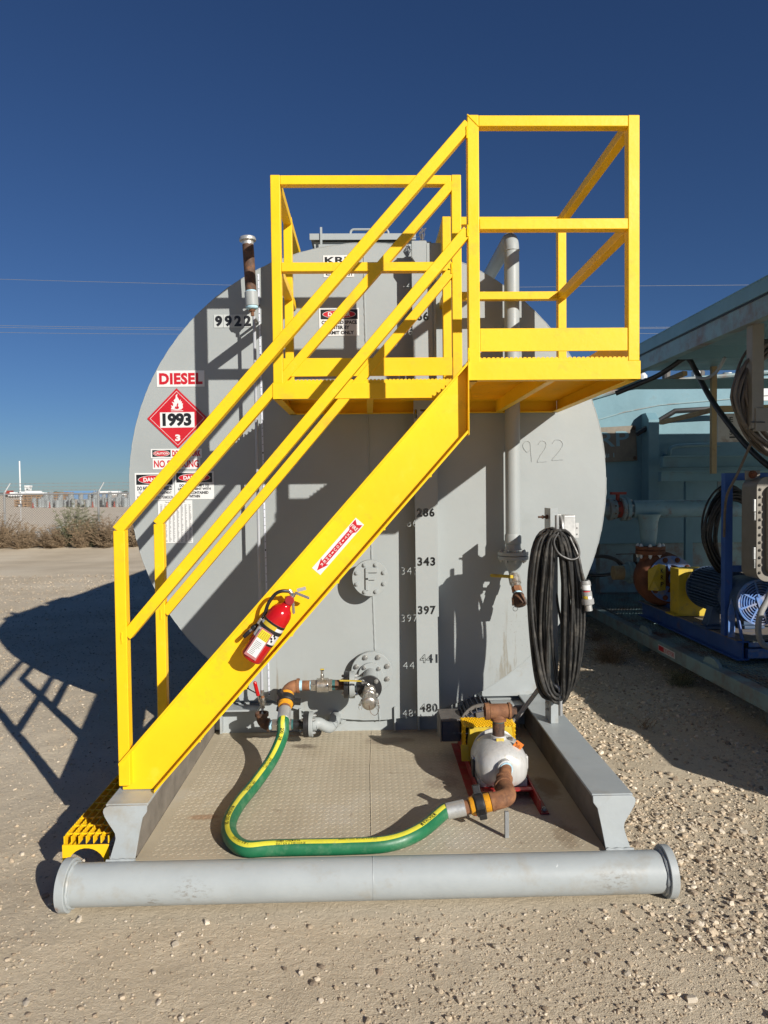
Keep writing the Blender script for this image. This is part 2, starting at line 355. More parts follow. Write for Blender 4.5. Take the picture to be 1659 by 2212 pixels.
def make_ground():
    def axis(lo, hi, step, far_lo, far_hi):
        c = list(np.arange(lo, hi+1e-6, step)); s = step
        x = c[0]; left = []
        while x > far_lo: s *= 1.13; x -= s; left.append(x)
        s = step; x = c[-1]; right = []
        while x < far_hi: s *= 1.13; x += s; right.append(x)
        return np.array(left[::-1]+c+right)
    xs = axis(-4.2, 4.0, 0.03, -3500, 3500); ys = axis(1.6, 7.0, 0.03, -60, 6500)
    nx, ny = len(xs), len(ys); vs = np.zeros((ny, nx, 3))
    for j, y in enumerate(ys):
        for i, x in enumerate(xs):
            z = gz(x, y) if (abs(x) < 60 and y < 90) else 0.0
            vs[j, i] = (x, y, z)
    idx = np.arange(nx*ny).reshape(ny, nx)
    q = np.stack([idx[:-1, :-1], idx[:-1, 1:], idx[1:, 1:], idx[1:, :-1]], -1).reshape(-1, 4)
    me = bpy.data.meshes.new('ground'); me.from_pydata(vs.reshape(-1, 3).tolist(), [], q.tolist())
    me.polygons.foreach_set('use_smooth', [True]*len(me.polygons)); me.materials.append(GM)
    o = bpy.data.objects.new('ground', me); S.collection.objects.link(o); o['kind'] = 'structure'
make_ground()

def stone_base(sub):
    bm = bmesh.new(); bmesh.ops.create_icosphere(bm, subdivisions=sub, radius=1)
    v = np.array([x.co[:] for x in bm.verts]); f = np.array([[y.index for y in x.verts] for x in bm.faces]); bm.free(); return v, f
def stones(name, label, spots, cols, sub=1, kind='stuff'):
    v0, f0 = stone_base(sub); n = len(spots); nv = len(v0)
    V_ = np.zeros((n, nv, 3)); C_ = np.zeros((n, nv, 4))
    for i, (x, y, r) in enumerate(spots):
        sc = r*np.array([rng.uniform(0.7, 1.35), rng.uniform(0.7, 1.35), rng.uniform(0.45, 0.85)])
        jit = 1+rng.normal(0, 0.20 if sub == 1 else 0.07, (nv, 1)); jit = jit*(1+0.22*np.sin(v0@rng.normal(0, 2.2, (3, 1))+rng.uniform(0, 6))); a = rng.uniform(0, 6.28); tl = rng.uniform(-0.5, 0.5)
        ca, sa = math.cos(a), math.sin(a); M3 = np.array([[ca, -sa, 0], [sa, ca, 0], [0, 0, 1]])
        M2 = np.array([[1, 0, 0], [0, math.cos(tl), -math.sin(tl)], [0, math.sin(tl), math.cos(tl)]])
        p = (np.clip(v0*jit, -rng.uniform(.6, .95, 3), rng.uniform(.6, .95, 3))*sc) @ M2.T @ M3.T
        p[:, 2] += r*0.22 + gz(x, y); p[:, 0] += x; p[:, 1] += y; V_[i] = p
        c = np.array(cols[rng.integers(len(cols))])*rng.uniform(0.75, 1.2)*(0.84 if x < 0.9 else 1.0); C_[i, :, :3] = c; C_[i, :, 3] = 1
    F_ = (f0[None]+(np.arange(n)*nv)[:, None, None]).reshape(-1, 3)
    me = bpy.data.meshes.new(name); me.from_pydata(V_.reshape(-1, 3).tolist(), [], F_.tolist())
    ca_ = me.color_attributes.new('stone', 'FLOAT_COLOR', 'POINT'); ca_.data.foreach_set('color', C_.reshape(-1))
    m = MATS.get('stone')
    if m is None:
        m = bpy.data.materials.new('stone'); m.use_nodes = True; nt = m.node_tree; b = nt.nodes['Principled BSDF']
        b.inputs['Roughness'].default_value = 0.9; a = nt.nodes.new('ShaderNodeVertexColor'); a.layer_name = 'stone'
        c = mixc(nt, 0.6, a.outputs[0], ramp(nt, noise_n(nt, 90, 4, 0.7), [(0.3, (0.8, 0.78, 0.76)), (0.7, (1.15, 1.13, 1.1))]), 'MULTIPLY')
        nt.links.new(c, b.inputs['Base Color']); bump_n(nt, b, noise_n(nt, 120, 4), 0.5, 0.004); MATS['stone'] = m
    me.materials.append(m); o = bpy.data.objects.new(name, me); S.collection.objects.link(o)
    tag(o, label, 'gravel', kind=kind); return o
PALE = [(0.60, 0.50, 0.37), (0.64, 0.55, 0.42), (0.52, 0.42, 0.30), (0.68, 0.60, 0.48), (0.42, 0.33, 0.23), (0.50, 0.41, 0.30), (0.56, 0.46, 0.33)]
def dens(x, y):
    d = 0.10 + 0.20*max(0, fbm(x, y, 0.9, 2)+0.2)
    if x > 1.0: d += 0.80*min(1, (x-1.0)/0.35)*(0.50+0.95*fbm(x-3, y+2, 1.6, 3))*(1 if y > 2.65 else 0.55+0.45*max(0, min(1, (x-1.0)/0.6)))
    elif y < 2.8 and x > -0.3: d += 0.25*(x+0.3)
    if x < -1.2: d += 0.10
    return max(0.03, min(1, d))
def inside_skid(x, y): return (-1.0 < x < 1.0 and 2.95 < y < 12.0) or (abs(x) < 1.3 and 2.83 < y < 2.97)
spots = []
while len(spots) < 46000:
    y = 1.75 + 13.0*rng.random()**2.1; hw = 0.62*y+0.1
    x = rng.uniform(-hw, hw)
    if inside_skid(x, y) or rng.random() > dens(x, y): continue
    r = 0.0019 + 0.0021*rng.exponential(0.9) + (0.0009*max(0, y-3))
    if x > 1.0 and y > 2.5: r *= (2.3 if rng.random() < .22 else 1.3)
    spots.append((x, y, min(r, 0.017)))
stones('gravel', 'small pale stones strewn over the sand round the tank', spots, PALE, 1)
def rockset():
    out = []
    for px, py, rp in [(668, 1999, 14), (447, 1990, 13), (386, 2016, 9), (520, 2025, 6), (530, 2063, 7), (590, 2063, 6), (650, 2100, 13), (676, 2122, 11), (693, 2160, 10),
        (392, 2197, 13), (407, 2213, 8), (336, 2235, 9), (180, 2114, 8), (265, 2153, 12), (1012, 1994, 9), (1262, 2011, 9), (1320, 2009, 10), (1306, 1964, 13), (1328, 1953, 12),
        (1377, 1953, 9), (1232, 2073, 9), (1330, 1900, 11), (1420, 1772, 12), (1436, 1780, 11), (1410, 1808, 9), (1382, 1783, 9), (1480, 1720, 9), (1500, 1790, 12), (1545, 1880, 14),
        (1585, 1830, 13), (1610, 1760, 10), (1560, 1980, 11), (1630, 1930, 13), (1340, 1760, 9), (1300, 1690, 8), (1370, 1700, 10), (1450, 1690, 8), (1290, 1590, 7), (1350, 1640, 8),
        (1340, 1600, 7), (105, 1975, 6), (60, 2190, 9), (100, 2200, 8), (95, 1790, 7), (115, 1793, 7), (70, 2010, 6), (40, 2030, 6), (280, 2020, 7), (840, 2030, 7), (910, 2085, 8),
        (1100, 2050, 7), (1150, 2090, 6), (980, 2140, 7), (820, 2180, 8), (1450, 2090, 8), (1600, 2100, 9)]:
        p = at(px, py, Z=0.0); dd = (p-CP).length; out.append((p.x, p.y, rp*0.50*dd/F_PX))
    for _ in range(260):
        y = rng.uniform(2.0, 5.6); x = rng.uniform(1.25, 0.62*y+0.3) if rng.random() < 0.8 else rng.uniform(-0.6*y, 0.6*y)
        if not inside_skid(x, y): out.append((x, y, rng.uniform(0.008, 0.022)))
    return out
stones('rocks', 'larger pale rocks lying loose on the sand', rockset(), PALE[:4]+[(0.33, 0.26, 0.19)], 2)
# ================================================================== sky wires
for k, (ya, yb, yc, zc) in enumerate([(603, 622, 615, 0), (703, 711, 705.5, 0), (707, 715, 706.5, 0), (718, 722, 721, 0)]):
    Yw = 60+k*1.5; mb = MB(); pts = [at(-300, ya-12, Y=Yw), at(0, ya, Y=Yw), at(445, (ya+yb)/2+2, Y=Yw), at(830, yb, Y=Yw), at(1380, (yb+yc)/2-1, Y=Yw), at(1659, yc, Y=Yw), at(1990, yc-6, Y=Yw)]
    mb.tube(spline(pts, 5), 0.013, 5)
    tag(mb.build('power_line', WIRE, smooth=0), ['highest power line crossing the sky alone', 'upper of the two close power lines', 'lower of the two close power lines', 'lowest power line just above the roof beam'][k],
        'power line', 'power lines across the sky')
# ================================================================== chain link fence
FY = 21.7
def fence():
    t = thing('chain_link_fence', 'galvanised chain link fence with barbed wire behind the weeds', 'fence', (-8, FY, 0))
    x0, x1, H = -20.0, 20.0, 1.66
    px = [at(10, 1100, Y=FY).x, at(213, 1100, Y=FY).x]; step = px[1]-px[0]; xs = []
    x = px[0]
    while x > x0: x -= step
    while x < x1:
        xs.append(x); x += step
    for x in xs:
        m = MB(); m.cyl((x, FY, 0), (x, FY, H+0.03), 0.034, n=10); m.lathe((x, FY, H+0.03), (0, 0, 1), [(0, 0.038), (0.03, 0.038), (0.05, 0.01)], 10)
        m.bar((x, FY, H+0.04), (x+0.14, FY+0.1, H+0.34), 0.03, 0.03)
        m.build('post', GALV, t)
    m = MB(); m.cyl((x0, FY, H), (x1, FY, H), 0.024, n=8); m.build('top_rail', GALV, t)
    for j in range(3):
        m = MB(); z = H+0.12+0.10*j; y = FY+0.03*(j+1); m.cyl((x0, y, z), (x1, y, z), 0.007, n=4)
        xx = x0
        while xx < -5:
            m.bar((xx-0.02, y, z-0.02), (xx+0.02, y, z+0.02), 0.005, 0.005); m.bar((xx-0.02, y, z+0.02), (xx+0.02, y, z-0.02), 0.005, 0.005); xx += 0.14
        m.build('barbed_wire', WIRE, t, smooth=0)
    m = MB(); s_ = 0.075; x = x0-H
    while x < x1:
        for a, b in ((x, x+H), (x+H, x)):
            xa, xb = a, b
            m.bar((xa, FY-0.03, 0.02), (xb, FY-0.03, H), 0.006, 0.006)
        x += s_
    m.build('wire_mesh', FENW, t, smooth=0, fix=False)
fence()
m = MB(); p = at(42, 996, Y=FY+0.6); m.cyl((p.x, p.y, 0), (p.x, p.y, 1.3), 0.012, n=8); m.cyl((p.x, p.y, 1.3), (p.x, p.y, p.z), 0.022, n=8); m.box((p.x-.05, p.y-.05, 1.28), (p.x+.03, p.y+.03, 1.36))
tag(m.build('marker_pole', WHT), 'tall thin white pole rising above the fence', 'pole')
# weeds: three bushes built, the others copied
WEED = [mat('dry_weed', (0.23, 0.165, 0.10), 0.9, var=0.4, vscale=5, bump=0), mat('grey_green_weed', (0.16, 0.165, 0.095), 0.9, var=0.35, vscale=5, bump=0)]
def bush(seed, mt, n=2300, wd=0.75, hg=1.05):
    rr = random.Random(seed); m = MB()
    for st in range(46):
        a = rr.uniform(0, 6.28); lean = rr.uniform(0.05, 1.0)**.8; L = hg*rr.uniform(0.35, 1.2)
        tip = V((math.cos(a)*lean*wd, math.sin(a)*lean*wd*0.7, L*(1.1-0.35*lean))); mid = tip*0.5+V((rr.uniform(-.10, .10), rr.uniform(-.10, .10), rr.uniform(-.05, .05)))
        pts = spline([(0.12*math.cos(a), .12*math.sin(a), 0), mid, tip], 5); m.tube(pts, 0.006, 3, caps=False)
        for k in range(n//46):
            i = rr.randint(2, len(pts)-1); b = pts[i]; az = rr.uniform(0, 6.28); ll = rr.uniform(0.05, 0.17)*(1.2-0.5*i/len(pts))
            d = V((math.cos(az), math.sin(az), rr.uniform(-0.1, 1.1))).normalized(); e = b+d*ll; sd = d.cross(V((rr.uniform(-1, 1), rr.uniform(-1, 1), 0.3))).normalized()*0.006
            m.add([b-sd, b+sd, e], [(0, 1, 2)])
            for q in range(2):
                c2 = b+d*ll*rr.uniform(0.4, 0.95); d2 = (d+V((rr.uniform(-1, 1), rr.uniform(-1, 1), rr.uniform(-.5, 1)))*0.9).normalized()*rr.uniform(0.02, 0.06); s2 = d2.cross(V((1, .3, 0))).normalized()*0.008
                m.add([c2-s2, c2+s2, c2+d2], [(0, 1, 2)])
    return m.build('weed_bush', mt, smooth=0, fix=False)
protos = [bush(1, WEED[0]), bush(2, WEED[1], wd=0.75, hg=1.25), bush(3, WEED[0], wd=1.1, hg=0.8)]
places = [(-2, 1100, 1.0, 0), (18, 1122, 0.8, 2), (44, 1150, 0.6, 2), (62, 1140, 0.72, 0), (88, 1150, 0.66, 2), (108, 1140, 0.75, 0), (128, 1125, 0.8, 2), (150, 1125, 0.95, 1), (172, 1135, 0.75, 0), (192, 1120, 0.95, 1),
          (206, 1120, 0.8, 0), (228, 1110, 1.05, 0), (250, 1125, 0.85, 2), (268, 1130, 0.8, 0), (286, 1135, 0.85, 2), (304, 1135, 0.8, 0)]
lab = ['brown dry weed bush at the left edge of the picture', 'brown low weed beside the left fence post', 'low brown weed tuft left of the white pole', 'brown weed just right of the white pole', 'low spreading weed under the middle of the fence panel',
       'dry weed left of the fence panel centre', 'brown spreading weed in front of the fence centre', 'grey green weed bush growing through the fence', 'dry weed between the two grey green bushes', 'grey green weed bush left of the right fence post',
       'brown weed at the foot of the right fence post', 'tallest dry weed behind the yellow stair post', 'spreading dry weed just left of the grey tank', 'dry weed touching the tank outline', 'low dry weed partly behind the tank edge', 'dry weed mostly behind the grey tank']
for k, (px, _, sc, pi) in enumerate(places):
    p = at(px, 1184, Y=FY-0.35+0.25*math.sin(k*2.1)); first = (k in (0, 1, 7)); first = [0, 7, 1].index(k) == pi if first else False
    o = protos[pi] if first else protos[pi].copy()
    if not first: S.collection.objects.link(o)
    o.location = (p.x, p.y, 0.02); o.rotation_euler = (0, 0, k*1.7); o.scale = (sc, sc, sc*(0.95+0.1*math.sin(k)))
    tag(o, lab[k], 'weed', 'dry weeds along the fence')
# ================================================================== far yard beyond the fence
def can(px, Y, h, r, k):
    p = at(px, 1090, Y=Y); mb = MB(); mb.lathe((p.x, Y, 0), (0, 0, 1), [(0, r*0.97), (h*0.04, r), (h*0.92, r), (h*0.95, r*1.08), (h, r*1.05), (h*1.05, r*0.5)], 12)
    mb.cyl((p.x-r*0.4, Y, h), (p.x-r*0.4, Y, h*1.2), r*0.14, n=6); mb.cyl((p.x+r*0.4, Y, h), (p.x+r*0.4, Y, h*1.2), r*0.14, n=6); mb.box((p.x-r*0.3, Y-r*1.15, h*0.5), (p.x+r*0.3, Y-r*0.9, h*0.8))
    return mb.build('transformer_can', CANG)
k = 0; x = 74.0; rr = random.Random(5)
while x < 292:
    tag(can(x, 84+rr.uniform(-2, 3), rr.uniform(0.75, 1.15), rr.uniform(0.20, 0.30), k), 'grey transformer can standing in the far row beyond the fence', 'transformer', 'grey transformer cans in the far yard')
    x += rr.choice([4.6, 5.0, 5.6, 6.5, 9.5, 13.0]); k += 1
x = 100.0
while x < 292:
    tag(can(x, 91+rr.uniform(-2, 3), rr.uniform(1.25, 1.7), rr.uniform(0.25, 0.34), k), 'grey transformer can standing in the rear row beyond the fence', 'transformer', 'grey transformer cans in the rear row')
    x += rr.uniform(9.0, 24)
for px in (71, 107, 200, 231, 247):
    p = at(px, 1090, Y=82); mb = MB(); mb.lathe((p.x, 82, 0), (0, 0, 1), [(0, 0.18), (0.04, 0.18), (0.05, 0.12), (0.6, 0.05), (0.65, 0.02)], 10)
    tag(mb.build('traffic_cone', FARR), 'small red cone among the grey transformer cans', 'cone', 'red cones in the far yard')
for k, (px, hh, Y) in enumerate([(46, 1.0, 92), (55, 0.8, 90), (64, 1.5, 93), (82, 1.3, 94), (92, 1.7, 96), (101, 1.6, 95), (118, 1.9, 99), (134, 1.8, 100), (146, 2.0, 101)]):
    p = at(px, 1088, Y=Y); mb = MB()
    for j in range(int(hh/0.3)):
        z = j*0.3
        for q in (-0.5, 0, 0.5): mb.box((p.x+q-0.05, Y-0.6, z), (p.x+q+0.05, Y+0.6, z+0.1))
        mb.box((p.x-0.62, Y-0.6, z+0.1), (p.x+0.62, Y+0.6, z+0.27))
    tag(mb.build('pallet_stack', WOOD, smooth=0), 'stack of brown wooden pallets in the yard beyond the fence', 'pallet stack', 'wooden pallet stacks in the far yard')
t = thing('control_tower', 'white lattice tower with a cabin far behind the fence', 'tower', at(61, 1066, Y=420))
b = at(61, 1066, Y=420); top = 6.2; mb = MB()
for sx in (-1.1, 1.1):
    for sy in (-1.1, 1.1): mb.bar((b.x+sx, 420+sy, 0), (b.x+sx, 420+sy, top-1), 0.5, 0.5)
for j in range(4): mb.bar((b.x-1.1, 419, j*1.3), (b.x+1.1, 419, j*1.3+1.2), 0.3, 0.3)
mb.build('tower_frame', WHT, t, smooth=0); mb = MB(); mb.box((b.x-1.5, 418.5, top-1.2), (b.x+1.8, 421.5, top)); mb.build('cabin', WHT, t, smooth=0)
for px, Lw, hh, Y, mt_, nm, lb, ct in [(74, 13, 2.9, 400, WHT, 'box_trailer', 'white box trailer parked beside the white tower', 'trailer'), (50, 3.2, 2.4, 300, WHT, 'pickup_truck', 'white pickup parked left of the pallet stacks', 'truck'),
        (30, 3.4, 2.2, 290, WHT, 'pickup_truck', 'white pickup parked near the left fence post', 'truck'), (22, 3.5, 3.0, 330, FARR, 'red_trailer', 'red trailer at the far left horizon', 'trailer'),
        (232, 18, 2.2, 300, WHT, 'storage_shed', 'long low white shed on the horizon by the tank', 'shed'), (178, 9, 2.0, 130, FARB, 'tarpaulin_load', 'blue tarpaulin covered load behind the transformer cans', 'load')]:
    t = thing(nm, lb, ct, at(px, 1070, Y=Y)*1.0); t.location.z = 0; x = t.location.x; mb = MB()
    mb.box((x-Lw/2, Y-1.2, hh*0.25), (x+Lw/2, Y+1.2, hh*0.72)); mb.box((x-Lw*0.32, Y-1.1, hh*0.72), (x+Lw*0.30, Y+1.1, hh)); mb.build('body', mt_, t, smooth=0)
    for sx in (-0.34, 0.34):
        mb = MB(); mb.cyl((x+sx*Lw, Y-1.3, hh*0.15), (x+sx*Lw, Y+1.3, hh*0.15), hh*0.17, n=12); mb.build('wheel', BLK, t)
mb = MB(); rr = random.Random(12)
for k in range(420):
    x = rr.uniform(-900, 900); h = rr.uniform(1.6, 3.6); wd = rr.uniform(4, 16); y = rr.uniform(650, 900)
    for j in range(3):
        mb.lathe((x+rr.uniform(-wd, wd)*0.4, y, 0), (0, 0, 1), [(0, wd*0.3), (h*0.5, wd*rr.uniform(.25, .4)), (h*rr.uniform(.7, 1), wd*0.12)], 7)
tag(mb.build('distant_scrub', mat('distant_scrub', (0.10, 0.11, 0.10), 0.9, var=0.3, vscale=0.02, bump=0), smooth=0), 'low dark scrub along the far horizon', 'scrub', kind='stuff')
mb = MB(); a, b_, c_ = at(24+20, 1235-0, Y=20) if False else at(43, 1144, Y=25), at(92, 1145, Y=25), at(142, 1139, Y=25.5)
mb.cyl((a.x, 25, 0.35), (b_.x, 25, 0.33), 0.03, n=6); mb.cyl((b_.x, 25, 0.33), (c_.x, 25.5, 0.52), 0.06, n=8)
tag(mb.build('loose_pipe', GALV), 'loose grey pipe lying behind the fence among weeds', 'pipe')
# small dry weeds in the shade between the two skids
def weed_tuft(px, py, n, L, lb, mt_=None):
    p = at(px, py, Z=0); rr = random.Random(int(px)); mb = MB()
    for k in range(n):
        a = rr.uniform(0, 6.28); r0 = rr.uniform(0, L*0.5); b = V((p.x+math.cos(a)*r0, p.y+math.sin(a)*r0, 0)); a2 = rr.uniform(0, 6.28)
        e = b+V((math.cos(a2)*L*rr.uniform(.2, .7), math.sin(a2)*L*rr.uniform(.2, .7), L*rr.uniform(0.15, 0.7))); md = (b+e)/2+V((0, 0, L*0.12))
        mb.tube([b, md, e], 0.0016, 3, caps=False)
    tag(mb.build('dry_weed', mt_ or WEED[0], smooth=0, fix=False), lb, 'weed', 'small dry weeds between the two skids')
weed_tuft(1320, 1430, 240, 0.30, 'large dry weed in the shade beside the teal skid')
weed_tuft(1288, 1385, 90, 0.2, 'dry weed in the shade nearest the cable coil')
weed_tuft(1470, 1480, 140, 0.2, 'flat dry weed in the middle of the shaded ground', WEED[1])
weed_tuft(1395, 1572, 26, 0.12, 'small pale weed sprig at the edge of the shade')
weed_tuft(1630, 1505, 40, 0.12, 'dark weed tuft at the right under the teal skid', WEED[1])
# ================================================================== grey tank
TY, TX, TZ, TR, TL = 4.49, 0.012, 1.725, 1.50, 7.4
tank = thing('diesel_tank', 'big grey cylindrical diesel tank lying on its steel skid', 'tank', (TX, TY+TL/2, 0.2))
N = 128
def head_paint():
    m = GRY.copy(); m.name = 'tank_head_paint'; nt = m.node_tree; b = nt.nodes['Principled BSDF']; src = b.inputs['Base Color'].links[0].from_socket
    geo = nt.nodes.new('ShaderNodeNewGeometry')
    def blob(cx, cz, rx, rz):
        mp = nt.nodes.new('ShaderNodeMapping'); mp.inputs['Location'].default_value = (-cx/rx, 0, -cz/rz); mp.inputs['Scale'].default_value = (1/rx, 0, 1/rz)
        nt.links.new(geo.outputs['Position'], mp.inputs[0]); ln = nt.nodes.new('ShaderNodeVectorMath'); ln.operation = 'LENGTH'; nt.links.new(mp.outputs[0], ln.inputs[0])
        return ramp(nt, ln.outputs['Value'], [(0.35, (1, 1, 1)), (1.0, (0, 0, 0))])
    c = src
    for (cx, cz, rx, rz, sc, lo, hi, col, st) in [(.92, .62, .22, .42, 16, .54, .64, (.22, .20, .15), (1, 1, .12)), (.95, .80, .2, .2, 60, .60, .66, (.16, .14, .10), (1, 1, 1)), (0.0, .32, 1.1, .30, 10, .50, .72, (.30, .28, .22), (1, 1, .3)), (-.55, .5, .25, .5, 18, .58, .7, (.24, .22, .18), (1, 1, .08))]:
        f = ramp(nt, noise_n(nt, sc, 6, .7, stretch=st), [(lo, (0, 0, 0)), (hi, (.75, .75, .75))]); f2 = mixc(nt, 1.0, f, blob(cx, cz, rx, rz), 'MULTIPLY'); c = mixc(nt, f2, c, col)
    nt.links.new(c, b.inputs['Base Color'])
    big = noise_n(nt, 1.3, 2, .4); bp_ = [n for n in nt.nodes if n.type == 'BUMP'][0]; b2 = nt.nodes.new('ShaderNodeBump'); b2.inputs['Strength'].default_value = .5; b2.inputs['Distance'].default_value = .03
    nt.links.new(big, b2.inputs['Height']); nt.links.new(b2.outputs[0], bp_.inputs['Normal'])
    return m
HEADM = head_paint()
mb = MB(); mb.cyl((TX, TY, TZ), (TX, TY+0.012, TZ), TR, n=N); mb.build('tank_head', HEADM, tank, bevel=0.003)
mb = MB(); mb.ring((TX, TY+0.004, TZ), (TX, TY+TL, TZ), TR-0.004, TR-0.016, N); mb.cyl((TX, TY+TL-0.01, TZ), (TX, TY+TL, TZ), TR-0.02, n=N); mb.build('tank_shell', GRY, tank)
def weld(pts, r=0.004, nm='weld_seam', parent=None, m=GRY, step=0.008, wob=0.25):
    P = []; pts = [V(p) for p in pts]
    for i in range(len(pts)-1):
        n = max(1, int((pts[i+1]-pts[i]).length/step))
        for k in range(n): P.append(pts[i].lerp(pts[i+1], k/n)+V((random.uniform(-1, 1), 0, random.uniform(-1, 1)))*r*wob)
    P.append(pts[-1]); mb = MB(); mb.tube(P, r, 6, radf=lambda i: random.uniform(0.75, 1.2)); return mb.build(nm, m, parent)
f = lambda px, py, d=0.0: at(px, py, Y=TY-d)
weld([f(786, 530), f(787, 640), f(790, 740), f(794, 900), f(802, 1171), f(806, 1300), f(812, 1450), f(820, 1556)], 0.0060, parent=tank, wob=.12, step=.012)
weld([V((TX+TR*math.cos(t), TY+0.002, TZ+TR*math.sin(t))) for t in np.linspace(0.1, 6.3, 90)], 0.0035, nm='rim_weld', parent=tank, step=0.02)
# weld-bead numerals 922
for s in ([(1146, 973), (1138, 976), (1131, 968), (1130, 960), (1136, 953), (1144, 955), (1146, 965), (1147, 980), (1148.5, 997)],
          [(1163, 960), (1168, 953), (1176, 953), (1180, 960), (1177, 970), (1168, 983), (1161, 997), (1166, 998), (1181, 997)],
          [(1193, 958), (1199, 951), (1208, 950), (1215, 956), (1214, 966), (1204, 980), (1193, 993), (1200, 994), (1216, 993)]):
    P = spline([f(*q, 0.001) for q in s], 5); weld(P, 0.0024, nm='weld_numeral', parent=tank, step=0.004, wob=0.5)
# hatch on top
ha = MB(); p0 = at(670, 519, Y=4.80); p1 = at(897, 521, Y=4.80)
hx0, hx1, hz = p0.x, p1.x, 3.372
ha.box((hx0, 4.80, hz), (hx1, 5.45, hz+0.016)); ha.box((hx0-0.004, 4.796, hz-0.022), (hx1+0.004, 4.803, hz+0.02)); lid = ha.build('hatch_lid', GRY, tank, bevel=0.002)
mb = MB(); mb.prism([(hx0+0.02, 4.83, hz-0.024), (hx1-0.02, 4.83, hz-0.024), (hx1-0.05, 4.83, 3.16), (hx0+0.05, 4.83, 3.16)], (0, 0.6, 0)); mb.build('hatch_collar', GRY, tank)
mb = MB(); a = at(757, 514, Y=4.95); b = at(757, 496, Y=4.95); c = at(800, 496, Y=4.95)
mb.tube([(a.x, 4.95, hz+0.01)]+arc((a.x+0.025, 4.95, b.z-0.025), (1, 0, 0), (0, 0, 1), 0.025, 180, 90, 6)+arc((a.x+0.235, 4.95, b.z-0.025), (1, 0, 0), (0, 0, 1), 0.025, 90, 0, 6)+[(a.x+0.26, 4.95, hz+0.01)], 0.0085, 8)
mb.build('handle', GRY, lid)
mb = MB(); p = at(694, 520, Y=4.79); mb.box((p.x-0.007, 4.786, 3.18), (p.x+0.007, 4.793, 3.43)); mb.build('latch_rod', GRY, tank)
mb = MB(); mb.tube(spline([(hx0+0.1, 5.0, hz+0.02), (hx0+0.3, 4.9, hz+0.045), (hx0+0.5, 4.95, hz+0.02), (hx1+0.02, 4.75, hz-0.02)], 6), 0.002, 5); mb.build('hatch_cable', WIRE, tank)
# saddle / head plate between tank and skid
mb = MB(); y0 = TY+0.06; arcp = [(TX+TR*1.001*math.cos(t), TZ+TR*1.001*math.sin(t)) for t in np.linspace(R(-132), R(-48), 30)]
poly = [(x, y0, z) for x, z in arcp]+[(1.06, y0, 0.345), (1.06, y0, 0.16), (-1.02, y0, 0.16), (-1.02, y0, 0.345)]
poly = [(x, y, max(z, 0.0)) for x, y, z in poly]
mb.prism(poly, (0, 0.012, 0)); saddle = mb.build('saddle_plate', GRS, tank)
# right hand gusset with a sloping top that closes on the face of the tank
g0, g1, g2, g3 = f(1035, 1500, .03), f(1165, 1420, .0), f(1185, 1490, .03), f(1048, 1512, .05)
mb = MB()
arc2 = [(TX+TR*math.cos(t), TZ+TR*math.sin(t)) for t in np.linspace(R(-62), R(-45), 14)]
mb.prism([(x, TY+0.015, z) for x, z in arc2]+[(1.10, TY+0.015, 0.40), (1.0, TY+0.015, 0.36), (arc2[0][0], TY+0.015, 0.36)], (0, 0.012, 0))
mb.build('gusset', GRS, tank)
mb = MB(); mb.prism([(-x, TY+0.015, z) for x, z in arc2[:9]]+[(-arc2[8][0]-.01, TY+0.015, 0.40), (-1.0, TY+0.015, 0.36), (-arc2[0][0], TY+0.015, 0.36)], (0, 0.012, 0)); mb.build('gusset', GRS, tank)
